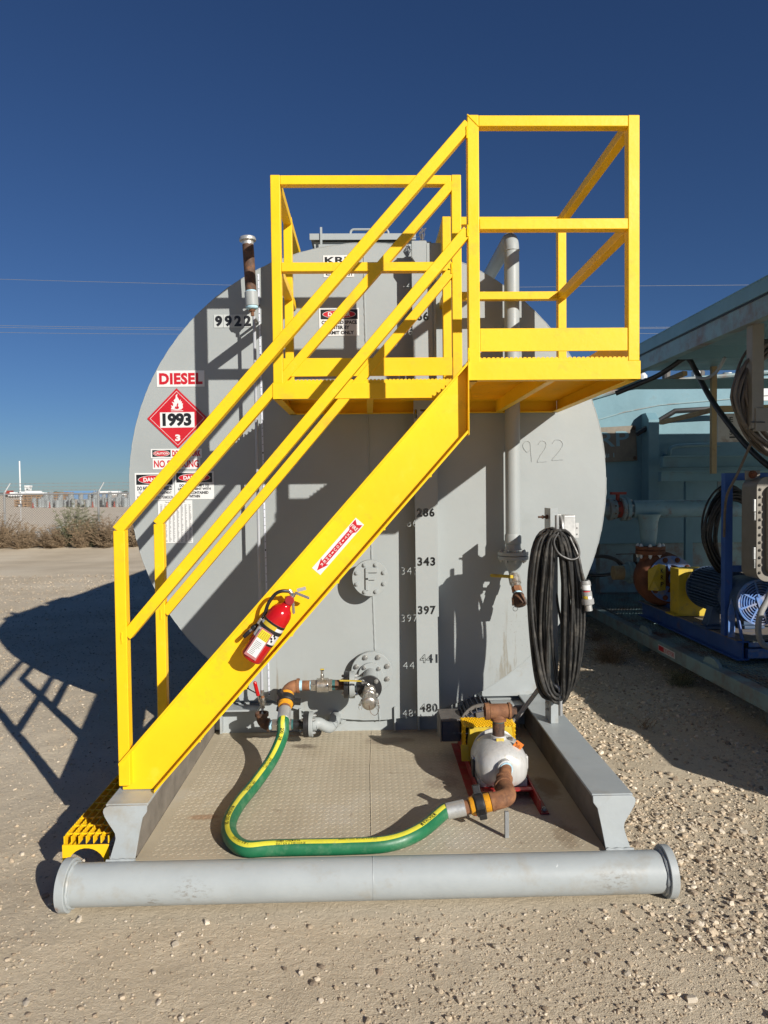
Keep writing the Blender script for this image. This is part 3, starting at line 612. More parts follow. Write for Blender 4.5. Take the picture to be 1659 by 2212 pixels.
# ---------------------------------------------------------------- skid
DZ = 0.145; BX0, BX1, BZ = 0.962, 1.128, 0.365; PY, PR, PZ = 2.902, 0.083, 0.083
skid = thing('skid', 'grey steel skid with a roll pipe across its front', 'skid', (0, 6.5, 0))
def deck():
    m = bpy.data.materials.new('dusty_tread_plate'); m.use_nodes = True; nt = m.node_tree; b = nt.nodes['Principled BSDF']
    b.inputs['Roughness'].default_value = 0.72
    c = ramp(nt, noise_n(nt, 2.2, 8, 0.65), [(0.3, (0.40, 0.345, 0.25)), (0.55, (0.47, 0.415, 0.31)), (0.75, (0.52, 0.48, 0.40))])
    c = mixc(nt, ramp(nt, noise_n(nt, 7, 8, 0.7), [(0.60, (0, 0, 0)), (0.72, (0.7, 0.7, 0.7))]), c, (0.26, 0.195, 0.135))
    sep = nt.nodes.new('ShaderNodeTexCoord')
    geo = nt.nodes.new('ShaderNodeNewGeometry')
    def blob(c0, rx, ry, col, amt, c):
        mp = nt.nodes.new('ShaderNodeMapping'); mp.inputs['Location'].default_value = (-c0[0]/rx, -c0[1]/ry, 0); mp.inputs['Scale'].default_value = (1/rx, 1/ry, 0)
        nt.links.new(geo.outputs['Position'], mp.inputs[0]); ln = nt.nodes.new('ShaderNodeVectorMath'); ln.operation = 'LENGTH'; nt.links.new(mp.outputs[0], ln.inputs[0])
        a = nt.nodes.new('ShaderNodeMath'); a.operation = 'MULTIPLY_ADD'; a.inputs[1].default_value = 0.9; nt.links.new(noise_n(nt, 9, 6, 0.7), a.inputs[0]); nt.links.new(ln.outputs['Value'], a.inputs[2])
        fct = ramp(nt, a.outputs[0], [(0.0, (amt,)*3), (0.75, (amt,)*3), (1.35, (0, 0, 0))]) if False else ramp(nt, a.outputs[0], [(0.75, (amt,)*3), (1.0, (0, 0, 0))])
        return mixc(nt, fct, c, col)
    for (px, py, rx, ry, col, amt) in [(655, 1612, 0.16, 0.10, (0.16, 0.125, 0.09), 0.8), (445, 1765, 0.16, 0.06, (0.33, 0.20, 0.12), 0.7), (840, 1600, 0.3, 0.14, (0.24, 0.19, 0.14), 0.7), (1180, 1700, 0.14, 0.3, (0.20, 0.13, 0.07), 0.75),
                                       (960, 1690, 0.20, 0.2, (0.25, 0.20, 0.15), 0.6), (1220, 1800, 0.12, 0.25, (0.22, 0.16, 0.10), 0.6), (600, 1590, 0.5, 0.05, (0.28, 0.19, 0.12), 0.7)]:
        p = at(px, py, Z=DZ); c = blob((p.x, p.y), rx, ry, col, amt, c)
    nt.links.new(c, b.inputs['Base Color']); bump_n(nt, b, noise_n(nt, 80, 5, 0.6), 0.3, 0.002)
    mb = MB(); mb.box((-BX0-.034, 2.965, DZ-0.006), (BX0+.034, 4.62, DZ))
    dx = 0.034; j = 0; y = 2.99
    while y < TY+0.05:
        x = -BX0+0.02+(0.5*dx if j % 2 else 0)
        while x < BX0-0.02:
            s = 1 if (j % 2) else -1; cx, cy = x, y; l, ww = 0.0125, 0.0042; a = R(40)*s
            ca, sa = math.cos(a), math.sin(a)
            P = lambda u, v: (cx+u*ca-v*sa, cy+u*sa+v*ca)
            q = [P(-l, 0), P(0, -ww), P(l, 0), P(0, ww)]
            vs = [(*q[0], DZ+.0002), (*q[1], DZ+.0002), (*q[2], DZ+.0002), (*q[3], DZ+.0002), (*P(-l*0.55, 0), DZ+0.0016), (*P(l*0.55, 0), DZ+0.0016)]
            mb.add(vs, [(0, 1, 4), (1, 5, 4), (1, 2, 5), (2, 3, 5), (3, 4, 5), (3, 0, 4)]); x += dx
        y += dx*0.62; j += 1
    mb.build('deck', m, skid, smooth=0, fix=False)
deck()
weld([(at(803, 1580, Z=DZ).x, 4.50, DZ), (at(800, 1700, Z=DZ).x, 3.9, DZ), (at(803, 1840, Z=DZ).x, 3.0, DZ)], 0.0032, parent=skid, m=bpy.data.materials['dusty_tread_plate'])
for s in (-1, 1):
    mb = MB(); xo, xi = s*BX1, s*BX0; YB = TY+TL-0.1
    # rolled side beam: web inside, top flange, bottom flange
    mb.box((xi+s*.036, 3.013, 0.025), (xi+s*0.046, YB, BZ-.011)); mb.build('web', WEBSH, skid); mb = MB(); mb.box((xi-s*.012, 3.012, BZ-0.010), (xo, YB, BZ+0.002)); mb.box((xi-s*.012, 3.05, 0.012), (xo, YB, 0.024))
    beam = mb.build('side_beam', GRS, skid, bevel=0.003)
    mb = MB(); fr = 3.0
    # flame-cut front plate, notched at the outside, standing on the roll pipe
    pr_ = [(xi-s*.012, BZ-0.001)]+[(xi+s*u, z) for u, z in [(0.148, BZ-0.001), (0.162, BZ-0.006), (0.171, 0.352), (0.174, 0.338), (0.168, 0.318), (0.150, 0.285), (0.135, 0.262), (0.126, 0.245), (0.124, 0.225), (0.128, 0.20), (0.138, 0.150)]]+[(xi+s*0.030, 0.150), (xi+s*0.022, 0.25), (xi+s*0.008, 0.31), (xi-s*.010, 0.335)]
    mb.prism([(x, fr-0.002+(.0 if z > .2 else (z-.2)*.90), z) for x, z in pr_], (0, 0.012, 0)); mb.build('front_plate', GRS, skid, bevel=0.0025)
    weld([(xi+s*0.026, fr-0.054, 0.153), (xi+s*0.145, fr-0.054, 0.153)], 0.011, nm='weld_seam', parent=skid, m=GRS, step=0.012, wob=0.12)
# weld lines and bolts skipped on hidden faces
mb = MB(); mb.box((-BX0, 4.53, 0.03), (BX0, 4.545, 0.335)); cross = mb.build('cross_member', GRS, skid, bevel=0.002)
for xa_, xb_ in ((-1.128, -.70), (.66, 1.128)):
    mb = MB(); mb.box((xa_, 4.40, 0.32), (xb_, 4.56, 0.331)); mb.build('shelf_plate', GRS, skid, bevel=0.002)
for x in (-0.95, -0.45, 0.15, 0.3):
    mb = MB(); mb.box((x, 4.47, 0.16), (x+0.012, 4.53, 0.31)); mb.build('stiffener', GRS, skid, bevel=0.002)
pl, pr2 = -1.238, 1.222
mb = MB(); mb.ring((pl, PY, PZ), (pr2, PY, PZ), PR, PR-0.010, 64)
RPM = GRS.copy(); RPM.name = 'scuffed_pipe_paint'; yp_ = PY-PR*.85
marks(RPM, 38, .50, .60, (.20, .18, .15), .7, (1, 1, 2.2), [((at(1325, 1915, Y=yp_).x, yp_, .09), (.10, .2, .06)), ((at(415, 1912, Y=yp_).x, yp_, .09), (.10, .2, .06)), ((at(330, 1940, Y=yp_).x, yp_, .05), (.05, .2, .04))])
marks(RPM, 22, .68, .71, (.62, .65, .64), .7, (1, 1, .35)); marks(RPM, 30, .70, .73, (.19, .19, .18), .6, (.5, 1, 1)); marks(RPM, 60, .45, .6, (.20, .09, .04), .8, None, [((pl-.02, PY-.05, .03), (.02, .12, .045))])
rp = mb.build('roll_pipe', RPM, skid)
for x0, x1 in ((pl-0.026, pl+0.012), (pr2-0.012, pr2+0.022)):
    mb = MB(); mb.ring((x0, PY, PZ), (x1, PY, PZ), PR+0.020, PR-0.02 if x0 > 0 else 0.02, 64); mb.build('end_ring', RPM, rp, bevel=0.003)
for x in (pl+0.016, pr2-0.016):
    weld([V((x, PY+(PR+.003)*math.cos(t), PZ+(PR+.003)*math.sin(t))) for t in np.linspace(0, 6.28, 40)], 0.007, nm='ring_weld', parent=rp, m=GRS, step=0.012)
mb = MB(); x = at(806, 1900, Y=PY-PR).x
weld([V((x, PY+PR*math.cos(t), PZ+PR*math.sin(t))) for t in np.linspace(1.2, 4.6, 24)], 0.0016, nm='pipe_weld', parent=rp, m=GRS, step=0.01)
# ---------------------------------------------------------------- signs on the tank
def tank_sign(name, label, x0, y0, x1, y1, cat='sign', dy=0.0):
    ll = at(x0, y1, Y=TY-0.002); lr = at(x1, y1+dy, Y=TY-0.002); ul = at(x0, y0, Y=TY-0.002)
    ll.y = lr.y = ul.y = TY-0.002
    W_, H_ = (lr-ll).length, (ul-ll).length; ux = (lr-ll).normalized(); uz = V((-ux.z, 0, ux.x))
    t = thing(name, label, cat, ll); sh = Sheet(ll, ux, uz, (0, -1, 0)); sh.W, sh.H, sh.t = W_, H_, t
    return sh
def backing(sh, m=SWHT, d=0.001):
    mb = MB(); sh.rect(mb, 0, 0, sh.W, sh.H, d, 0.002); return mb.build('backing', m, sh.t, smooth=0)
L1, L2, L3, L4 = 0.0018, 0.0026, 0.0034, 0.0042
def put(sh, m, name, fn):
    mb = MB(); fn(mb); return mb.build(name, m, sh.t, smooth=0, fix=False)
sh = tank_sign('diesel_sign', 'white sign reading DIESEL in red capitals', 339, 801, 442, 836, dy=-1); backing(sh); W, H = sh.W, sh.H
put(sh, SRED, 'lettering', lambda mb: sh.text(mb, 'DIESEL', W*.05, H*.14, W*.96, H*.86, L1, 0.05, 1.08))
# red diamond placard
c = at(383, 903.5, Y=TY-0.003); hw = 64*4.49/F_PX; ux = V((1, 0, 0)); t = thing('hazard_placard', 'red diamond placard reading 1993 with a white flame', 'placard', c)
sh = Sheet(c, (1, 0, 0.006), (-0.006, 0, 1), (0, -1, 0)); sh.t = t; a = hw
put(sh, SRED, 'backing', lambda mb: sh.poly(mb, [(-a, 0), (0, -a), (a, 0), (0, a)], 0.001, 0.002))
def border(mb):
    o, i = a*0.905, a*0.888
    for k in range(4):
        A = [(-1, 0), (0, -1), (1, 0), (0, 1)]; p, q = A[k], A[(k+1) % 4]; mb.prism([sh.p(p[0]*o, p[1]*o, L1), sh.p(q[0]*o, q[1]*o, L1), sh.p(q[0]*i, q[1]*i, L1), sh.p(p[0]*i, p[1]*i, L1)], (0, .0004, 0))
put(sh, SWHT, 'border', border)
put(sh, SWHT, 'number_panel', lambda mb: sh.rect(mb, -a*.57, -a*.31, a*.57, a*.20, L1))
put(sh, SBLK, 'number', lambda mb: sh.text(mb, '1993', -a*.49, -a*.27, a*.47, a*.17, L2, 0.05, 0.95))
flame = [(-.20, .30), (-.17, .37), (-.20, .44), (-.13, .40), (-.12, .48), (-.17, .55), (-.08, .52), (-.10, .60), (-.04, .66), (-.03, .76), (.03, .82), (.01, .73), (.05, .66), (.10, .58), (.13, .63), (.13, .54), (.17, .57), (.16, .48), (.20, .50), (.19, .42), (.20, .35), (.14, .29), (0, .27)]
put(sh, SWHT, 'flame', lambda mb: (sh.poly(mb, [(x*a, y*a) for x, y in flame], L1), sh.rect(mb, -a*.2, a*.235, a*.2, a*.255, L1)))
put(sh, SRED, 'flame_core', lambda mb: sh.poly(mb, [(x*a, y*a) for x, y in [(-.08, .33), (-.05, .40), (-.02, .37), (0, .46), (.04, .52), (.05, .45), (.03, .40), (.07, .38), (.06, .32), (0, .30)]], L2))
put(sh, SWHT, 'class_number', lambda mb: sh.text(mb, '3', -a*.085, -a*.76, a*.085, -a*.54, L1, 0.05))
def head(sh, u0, v0, u1, v1, word='DANGER', oval=True):
    W, H = u1-u0, v1-v0; cu, cv = (u0+u1)/2, (v0+v1)/2
    put(sh, SBLK, 'header', lambda mb: sh.rect(mb, u0, v0, u1, v1, L1))
    put(sh, SWHT, 'header_oval', lambda mb: sh.ell(mb, cu, cv, W*.45, H*.43, L2))
    put(sh, SRED, 'header_field', lambda mb: sh.ell(mb, cu, cv, W*.435, H*.39, L3))
    put(sh, SWHT, 'header_word', lambda mb: sh.text(mb, word, cu-W*.30, cv-H*.21, cu+W*.30, cv+H*.21, L4, 0.04))
sh = tank_sign('caution_sign', 'narrow white CAUTION DO NOT FORK sticker under the red diamond', 326, 970, 436, 990, dy=-1); backing(sh); W, H = sh.W, sh.H
put(sh, SBLK, 'header', lambda mb: sh.rect(mb, W*.03, H*.14, W*.39, H*.88, L1)); put(sh, SWHT, 'header_oval', lambda mb: sh.ell(mb, W*.21, H*.51, W*.165, H*.33, L2)); put(sh, SRED, 'header_field', lambda mb: sh.ell(mb, W*.21, H*.51, W*.158, H*.29, L3))
put(sh, SWHT, 'header_word', lambda mb: sh.text(mb, 'CAUTION', W*.075, H*.39, W*.345, H*.63, L4, 0.03))
put(sh, SRED, 'lettering', lambda mb: sh.text(mb, 'DO NOT FORK', W*.42, H*.18, W*.98, H*.84, L1, 0.045))
sh = tank_sign('no_smoking_sign', 'white NO SMOKING sign below the narrow caution sticker', 330, 990.7, 433, 1014, dy=-1); backing(sh); W, H = sh.W, sh.H
put(sh, SRED, 'lettering', lambda mb: sh.text(mb, 'NO SMOKING', W*.03, H*.16, W*.97, H*.84, L1, 0.025))
sh = tank_sign('danger_sign', 'black and white DANGER DO NOT CUT OR WELD sign, left of the pair', 292, 1022, 377, 1081, dy=-1); backing(sh); W, H = sh.W, sh.H
head(sh, W*.04, H*.57, W*.96, H*.94)
put(sh, SBLK, 'lettering', lambda mb: (sh.text(mb, 'DO NOT CUT OR WELD', W*.06, H*.36, W*.95, H*.51, L1, .04), sh.text(mb, 'TO ANY PART OF THIS EQUIPMENT', W*.09, H*.21, W*.93, H*.32, L1, .01), sh.text(mb, 'WITHOUT KRP RENTALS PERMISSION', W*.05, H*.05, W*.97, H*.16, L1, .01)))
sh = tank_sign('danger_sign', 'black and white DANGER DO NOT ATTEMPT TO LIFT sign, right of the pair', 378.5, 1019, 462.6, 1079, dy=-1); backing(sh); W, H = sh.W, sh.H
head(sh, W*.04, H*.61, W*.96, H*.95)
put(sh, SBLK, 'lettering', lambda mb: [sh.text(mb, s, u0*W, v*H, u1*W, (v+.10)*H, L1, .04) for s, u0, u1, v in [('DO NOT ATTEMPT TO', .12, .88, .45), ('LIFT EQUIPMENT WITH', .08, .92, .32), ('FLUIDS CONTAINED', .14, .86, .19), ('WITHIN', .36, .64, .06)]])
sh = tank_sign('strapping_chart', 'white paper chart of small numbers under the danger signs', 343, 1081.5, 417, 1173.5, 'chart', dy=-1); backing(sh); W, H = sh.W, sh.H
def chart(mb):
    sh.text(mb, 'Tank Strapping Chart', W*.2, H*.94, W*.8, H*.975, L1, .01)
    for c_ in range(8):
        u = W*(.06+c_*.118); sh.rect(mb, u, H*.90, u+W*.07, H*.905, L1)
        for r_ in range(40):
            v = H*(.87-r_*.0215); ww = W*random.uniform(.03, .075); sh.rect(mb, u+W*.01, v, u+W*.01+ww, v+H*.007, L1)
put(sh, SBLK, 'figures', chart)
sh = tank_sign('number_plate', 'four pale squares with black digits 9922 on the tank', 462, 680, 545, 708, 'number', dy=-1); W, H = sh.W, sh.H
put(sh, mat('faded_sticker', (0.50, 0.53, 0.52), 0.5, bump=0), 'backing', lambda mb: [sh.rect(mb, W*(k*.25+.004), 0, W*((k+1)*.25-.004), H, 0.001, .002) for k in range(4)])
put(sh, SBLK, 'digits', lambda mb: [sh.text(mb, ch, W*(k*.25+.035), H*.08, W*(k*.25+.225), H*.92, L1, .055) for k, ch in enumerate('9922')])
sh = tank_sign('company_sign', 'white company sticker reading KRP near the tank top', 699, 552, 765, 599, dy=-1); backing(sh); W, H = sh.W, sh.H
put(sh, SBLK, 'lettering', lambda mb: (sh.text(mb, 'KRP', W*.05, H*.62, W*.95, H*.93, L1, .03), sh.text(mb, 'RENTALS', W*.08, H*.28, W*.92, H*.52, L1, .02), sh.text(mb, '432', W*.07, H*.05, W*.27, H*.19, L1, .02), sh.text(mb, '31', W*.80, H*.05, W*.93, H*.19, L1, .02)))
sh = tank_sign('danger_sign', 'black and white DANGER CONFINED SPACE ENTER BY PERMIT ONLY sign high on the tank', 690, 666, 776, 726, dy=-1); backing(sh); W, H = sh.W, sh.H
head(sh, W*.04, H*.60, W*.97, H*.95)
put(sh, SBLK, 'lettering', lambda mb: [sh.text(mb, s, u0*W, v*H, u1*W, (v+.13)*H, L1, .045) for s, u0, u1, v in [('CONFINED SPACE', .06, .95, .42), ('ENTER BY', .27, .76, .24), ('PERMIT ONLY', .12, .87, .05)]])
# ---------------------------------------------------------------- gauge board with cut-out numbers
gb = thing('gauge_board', 'tall grey gauge board with numbers cut through it', 'gauge board', (0.36, 4.40, 0.2))
YT, YBt = TY-0.115, TY-0.140
def board():
    lx0, lx1 = at(889, 560, Y=YT).x, at(932, 560, Y=YT).x; bx0, bx1 = at(902.4, 1545, Y=YBt).x, at(949, 1545, Y=YBt).x
    zt, zb = at(905, 522, Y=YT).z, at(925, 1549, Y=YBt).z
    mb = MB(); vs = []
    for d in (0.0, 0.004): vs += [(bx0, YBt+d, zb), (bx1, YBt+d, zb), (lx1, YT+d, zt), (lx0, YT+d, zt)]
    mb.add(vs, [(0, 1, 2, 3), (7, 6, 5, 4), (0, 4, 5, 1), (1, 5, 6, 2), (2, 6, 7, 3), (3, 7, 4, 0)])
    o = mb.build('board', GRY, gb, smooth=0)
    cut = MB(); ovs = []
    for body, px, py in [('22', 908, 577), ('66', 913, 683), ('117', 913, 788), ('171', 915, 894), ('228', 917, 1000), ('286', 919.6, 1107), ('343', 921, 1213), ('397', 922, 1318), ('441', 926, 1422.6), ('480', 926, 1529)]:
        k = (zt-at(px, py, Y=YBt).z)/(zt-zb); Yc = YT+(YBt-YT)*k; c = at(px, py, Y=Yc)
        wd = 37*4.35/F_PX*(len(body)/3) ; h = 17*4.35/F_PX
        vs, fs = text_raw(body, 0.0, 1.14, 0.5); lo, hi = vs.min(0), vs.max(0); ct = (lo+hi)/2
        cut.add([(c.x+(v[0]-ct[0])/(hi[0]-lo[0])*wd, c.y-v[2]*0.04, c.z+(v[1]-ct[1])/(hi[1]-lo[1])*h) for v in vs], fs)
        vs, fs = text_raw(body, 0.035, 1.14, 0.02); lo, hi = vs.min(0), vs.max(0); ct = (lo+hi)/2
        ov = MB(); ovs.append(ov); ov.add([(c.x+(v[0]-ct[0])/(hi[0]-lo[0])*wd*1.05, Yc-0.0009-v[2]*0.03, c.z+(v[1]-ct[1])/(hi[1]-lo[1])*h*1.12) for v in vs], fs)
    bm = bmesh.new(); me = bpy.data.meshes.new('cutter'); me.from_pydata([v-origin_of(gb) for v in cut.v], [], cut.f); bm.from_mesh(me); bmesh.ops.remove_doubles(bm, verts=bm.verts, dist=1e-5); bmesh.ops.recalc_face_normals(bm, faces=bm.faces); bm.to_mesh(me); bm.free()
    co = bpy.data.objects.new('cutter', me); S.collection.objects.link(co); co.parent = gb
    md = o.modifiers.new('cut', 'BOOLEAN'); md.object = co; md.solver = 'EXACT'; md.operation = 'DIFFERENCE'
    dg = bpy.context.evaluated_depsgraph_get(); nm = bpy.data.meshes.new_from_object(o.evaluated_get(dg)); ok = len(nm.polygons) > 20
    print('board polys', len(nm.polygons)); o.modifiers.clear()
    if ok: o.data = nm
    for ov in ovs:
      oo = ov.build('number_paint', SBLK, gb, smooth=0); bm = bmesh.new(); bm.from_mesh(oo.data); bmesh.ops.remove_doubles(bm, verts=bm.verts, dist=1e-5); bmesh.ops.recalc_face_normals(bm, faces=bm.faces); bm.to_mesh(oo.data); bm.free()
      md = oo.modifiers.new('cut', 'BOOLEAN'); md.object = co; md.solver = 'EXACT'; md.operation = 'DIFFERENCE'
      dg = bpy.context.evaluated_depsgraph_get(); nm2 = bpy.data.meshes.new_from_object(oo.evaluated_get(dg)); oo.modifiers.clear(); 
      if len(nm2.polygons) > 4: oo.data = nm2
      oo.data.materials.clear(); oo.data.materials.append(SBLK)
    bpy.data.objects.remove(co); o.data.materials.clear(); o.data.materials.append(GRY)
    # stencil bridges keep the middles of the numbers
    return o
board()
mb = MB(); a, b = at(889, 521, Y=YT-0.02), at(921, 556, Y=YT-0.02)
mb.prism([(a.x, YT-0.03, a.z), (b.x, YT-0.03, a.z), (b.x, YT-0.03, b.z-.03), (b.x-0.03, YT-0.03, b.z-.06), (a.x+.04, YT-0.03, b.z-.06), (a.x, YT-0.03, b.z)], (0, 0.028, 0)); mb.build('top_bracket', GRY, gb, bevel=0.002)
mb = MB(); mb.box((b.x+0.002, YT-0.02, a.z-0.01), (b.x+0.09, YT+0.11, a.z-0.20)); mb.box((at(935, 560, Y=YT).x, YT-.01, a.z-.18), (at(941, 560, Y=YT).x, TY, 0.9)); mb.build('side_channel', GRY, gb, bevel=0.002)
mb = MB(); c = at(912, 515, Y=YT); mb.cyl((c.x, YT, a.z-.01), (c.x, YT, a.z+0.05), 0.006, n=8); mb.box((c.x-.018, YT-.01, a.z-.004), (c.x+.018, YT+.01, a.z+.010))
for k in range(7): mb.tube([(c.x+random.uniform(-.012, .012), YT, a.z+0.02), (c.x+random.uniform(-.02, .02), YT+random.uniform(-.01, .01), a.z+.05), (c.x+random.uniform(-.03, .03), YT, a.z+.085)], 0.0022, 4)
mb.build('cable_clamp', DUSTG, gb)
for z in (3.0, 2.0, 1.2, 0.32):
    k = (3.25-z)/3.0; Yc = YT+(YBt-YT)*k; mb = MB(); mb.box((0.38, Yc+0.006, z-.015), (0.40, TY-0.001, z+.015)); mb.build('stand_off', GRY, gb, bevel=.001)
for px in (911, 937):
    p = at(px, 1544, Y=YBt); bolts(gb, (p.x, YBt-0.001, p.z), (0, -1, 0), 0, 1, 0.006, 0.006, m=GRS)
# ---------------------------------------------------------------- blind flange
bf = thing('blind_flange', 'grey round blind flange with eight bolts mid height on the tank', 'flange', (0, 4.4, 1.1))
c = at(800, 1249, Y=TY-0.13); FR = 39.5*4.36/F_PX; mb = MB()
mb.cyl((c.x, TY, c.z), (c.x, TY-0.085, c.z), FR*0.58, n=40); mb.build('neck', GRY, bf)
mb = MB(); mb.cyl((c.x, TY-0.085, c.z), (c.x, TY-0.107, c.z), FR*0.995, n=56); mb.build('rear_flange', GRY, bf, bevel=0.002)
mb = MB(); mb.cyl((c.x, TY-0.109, c.z), (c.x, TY-0.130, c.z), FR, n=56); cv = mb.build('cover_plate', GRY, bf, bevel=0.002)
bolts(bf, (c.x, TY-0.130, c.z), (0, -1, 0), FR*0.80, 8, 0.0125, 0.012, m=GRY)
mb = MB(); mb.box((c.x-0.03, TY-0.142, c.z+0.035), (c.x+0.045, TY-0.131, c.z+0.065)); mb.box((c.x-0.03, TY-0.142, c.z-0.075), (c.x-0.012, TY-0.131, c.z+0.035)); mb.box((c.x-.03, TY-.142, c.z-.01), (c.x+.03, TY-.131, c.z+.004)); mb.build('welded_bracket', GRY, cv, bevel=.002)
# ================================================================== yellow stair and platform
pf = thing('access_platform', 'yellow steel stair and railed platform in front of the grey tank', 'platform', (0, 3.8, 0.37))
T = 0.050
def sq(p, q, name, w_=T, parent=pf, bev=0.004, up=(0, 0, 1), label=None):
    mb = MB(); mb.bar(p, q, w_, w_, up); return mb.build(name, YEL, parent, bevel=bev, label=label)
FP = 0.0
YF, YR, YB_ = 3.115+T/2, 3.70+T/2, 4.285      # front rail plane, inner rail plane, back rail plane
XL, XA, XB = -0.455, 0.472, 1.172
ZT, ZM, ZF = 3.275, 2.835, 2.24
# posts
for n_, x, y, z0, z1 in [('a', XA, YF, 2.19, ZT+T/2), ('b', XB, YF, ZF, ZT+T/2), ('c', XB, YB_, ZF, ZT+T/2), ('d', XA+0.012, YB_, ZF, ZT+T/2), ('e', XA, YR, ZF, ZT+T/2), ('f', XL, YR, ZF, ZT+T/2), ('g', XL, YB_, ZF, ZT+T/2)]:
    sq((x, y, z0), (x, y, z1), 'post', up=(0, 1, 0))
h = T/2
def rail(p, q, nm): sq(p, q, nm, w_=T-0.003)
rail((XA+h, YF, ZT), (XB-h, YF, ZT), 'top_rail'); rail((XA+h, YF, ZM), (XB-h, YF, ZM), 'mid_rail')
rail((XB, YF+h, ZT), (XB, YB_-h, ZT), 'top_rail'); rail((XB, YF+h, ZM), (XB, YB_-h, ZM), 'mid_rail')
rail((XA+0.012+h, YB_, ZT), (XB-h, YB_, ZT), 'top_rail'); rail((XA+0.012+h, YB_, ZM), (XB-h, YB_, ZM), 'mid_rail')
rail((XL+h, YR, ZT), (XA-h, YR, ZT), 'top_rail'); rail((XL+h, YR, ZM), (XA-h, YR, ZM), 'mid_rail')
rail((XL, YR+h, ZT), (XL, YB_-h, ZT), 'top_rail'); rail((XL, YB_+h, ZT), (XL, 4.84, ZT), 'top_rail'); rail((XL, YR+h, ZM), (XL, YB_-h, ZM), 'mid_rail'); rail((XL, YB_+h, ZM), (XL, TY-0.004, ZM), 'mid_rail')
rail((XA+.012, YB_+h, ZT), (XA+.012, 4.84, ZT), 'top_rail')
rail((XA+.012, YB_+h, ZM), (XA+.012, TY-.004, ZM), 'mid_rail')
def plate(a, b, nm, bev=0.002, parent=pf):
    mb = MB(); mb.box(a, b); return mb.build(nm, YEL, parent, bevel=bev)
# toe boards
plate((XA+h+.001, YF-0.020, 2.286), (XB-h-.001, YF-0.014, 2.386), 'toe_board'); plate((XL+h+.001, YR-0.020, 2.276), (XA-h-.001, YR-0.014, 2.370), 'toe_board')
plate((XB+0.012, YF+h+.001, 2.286), (XB+0.018, YB_-h-.001, 2.386), 'toe_board'); plate((XA+h+.014, YB_-.003, 2.286), (XB-h-.001, YB_+.003, 2.386), 'toe_board')
# perimeter channels of both decks (web outside, flanges inside)
def channel(p, q, nm, hgt=0.080, fl=0.038, th=0.006, inn=(0, 1, 0)):
    p, q, inn = V(p), V(q), V(inn); mb = MB(); d = (q-p).normalized(); L = (q-p).length; c = (p+q)/2
    mb.obox(c+inn*th/2, d, inn, V((0, 0, 1)), L/2, th/2, hgt/2)
    for s in (-1, 1): mb.obox(c+inn*(th+fl/2)+V((0, 0, s*(hgt/2-th/2))), d, inn, V((0, 0, 1)), L/2, fl/2, th/2)
    return mb.build(nm, YEL, pf, bevel=0.002)
zc = ZF-0.040; X0, X1, Y0, Y1 = 0.444, 1.199, 3.108, 4.475
channel((X0, Y0, zc), (X1, Y0, zc), 'fascia'); channel((X1, Y0+.007, zc), (X1, Y1, zc), 'side_frame', inn=(-1, 0, 0)); channel((X1-.007, Y1, zc), (XL-.028, Y1, zc), 'rear_frame', inn=(0, -1, 0))
channel((XL-0.028, YR-0.028, zc), (X0, YR-0.028, zc), 'fascia'); channel((XL-0.028, YR-0.021, zc), (XL-0.028, Y1-.007, zc), 'side_frame', inn=(1, 0, 0)); channel((X0, Y0+.007, zc), (X0, YR-.03, zc), 'side_frame', inn=(1, 0, 0))
channel((0.80, Y0+.05, zc), (0.80, Y1-.05, zc), 'cross_frame', fl=.03, inn=(1, 0, 0)); channel((0.0, YR+.02, zc), (0.0, Y1-.05, zc), 'cross_frame', fl=.03, inn=(1, 0, 0))
def toothed(mb, p, q, z0, z1, th, pitch=0.0195):
    """bearing bar with a serrated top edge"""
    p, q = V(p), V(q); L = (q-p).length; d = (q-p)/L; n = max(2, int(L/pitch)); poly = [p+V((0, 0, z0)), q+V((0, 0, z0)), q+V((0, 0, z1))]
    for k in range(n, 0, -1):
        a = p+d*(L*k/n); b = p+d*(L*(k-0.5)/n); c = p+d*(L*(k-1)/n)
        poly += [p+d*(L*(k-0.25)/n)+V((0, 0, z1)), b+V((0, 0, z1-0.006)), p+d*(L*(k-0.75)/n)+V((0, 0, z1))] if k > 1 else [b+V((0, 0, z1-.006))]
    poly.append(p+V((0, 0, z1)))
    sd = d.cross(V((0, 0, 1)))*th; mb.prism([x-sd/2 for x in poly], sd)
def grating(x0, x1, y0, y1, zt, along='x', pitch=0.030, dep=0.030, parent=pf, nm='grating', cross=0.10):
    mb = MB()
    if along == 'x':
        y = y0
        while y <= y1: toothed(mb, (x0, y, 0), (x1, y, 0), zt-dep, zt, 0.004); y += pitch
        x = x0+cross/2
        while x < x1: mb.box((x-.003, y0, zt-.011), (x+.003, y1, zt-.004)); x += cross
    else:
        x = x0
        while x <= x1+1e-4: toothed(mb, (x, y0, 0), (x, y1, 0), zt-dep, zt, 0.004); x += pitch
        y = y0+cross/2
        while y < y1: mb.box((x0, y-.003, zt-.011), (x1, y+.003, zt-.004)); y += cross
    return mb.build(nm, YEL, parent, smooth=0, fix=True)
ZG = ZF+0.020
grating(X0+0.012, X1-0.012, Y0+0.012, Y1-0.012, ZG); grating(XL-0.018, X0-0.004, YR-0.018, Y1-0.012, ZG)
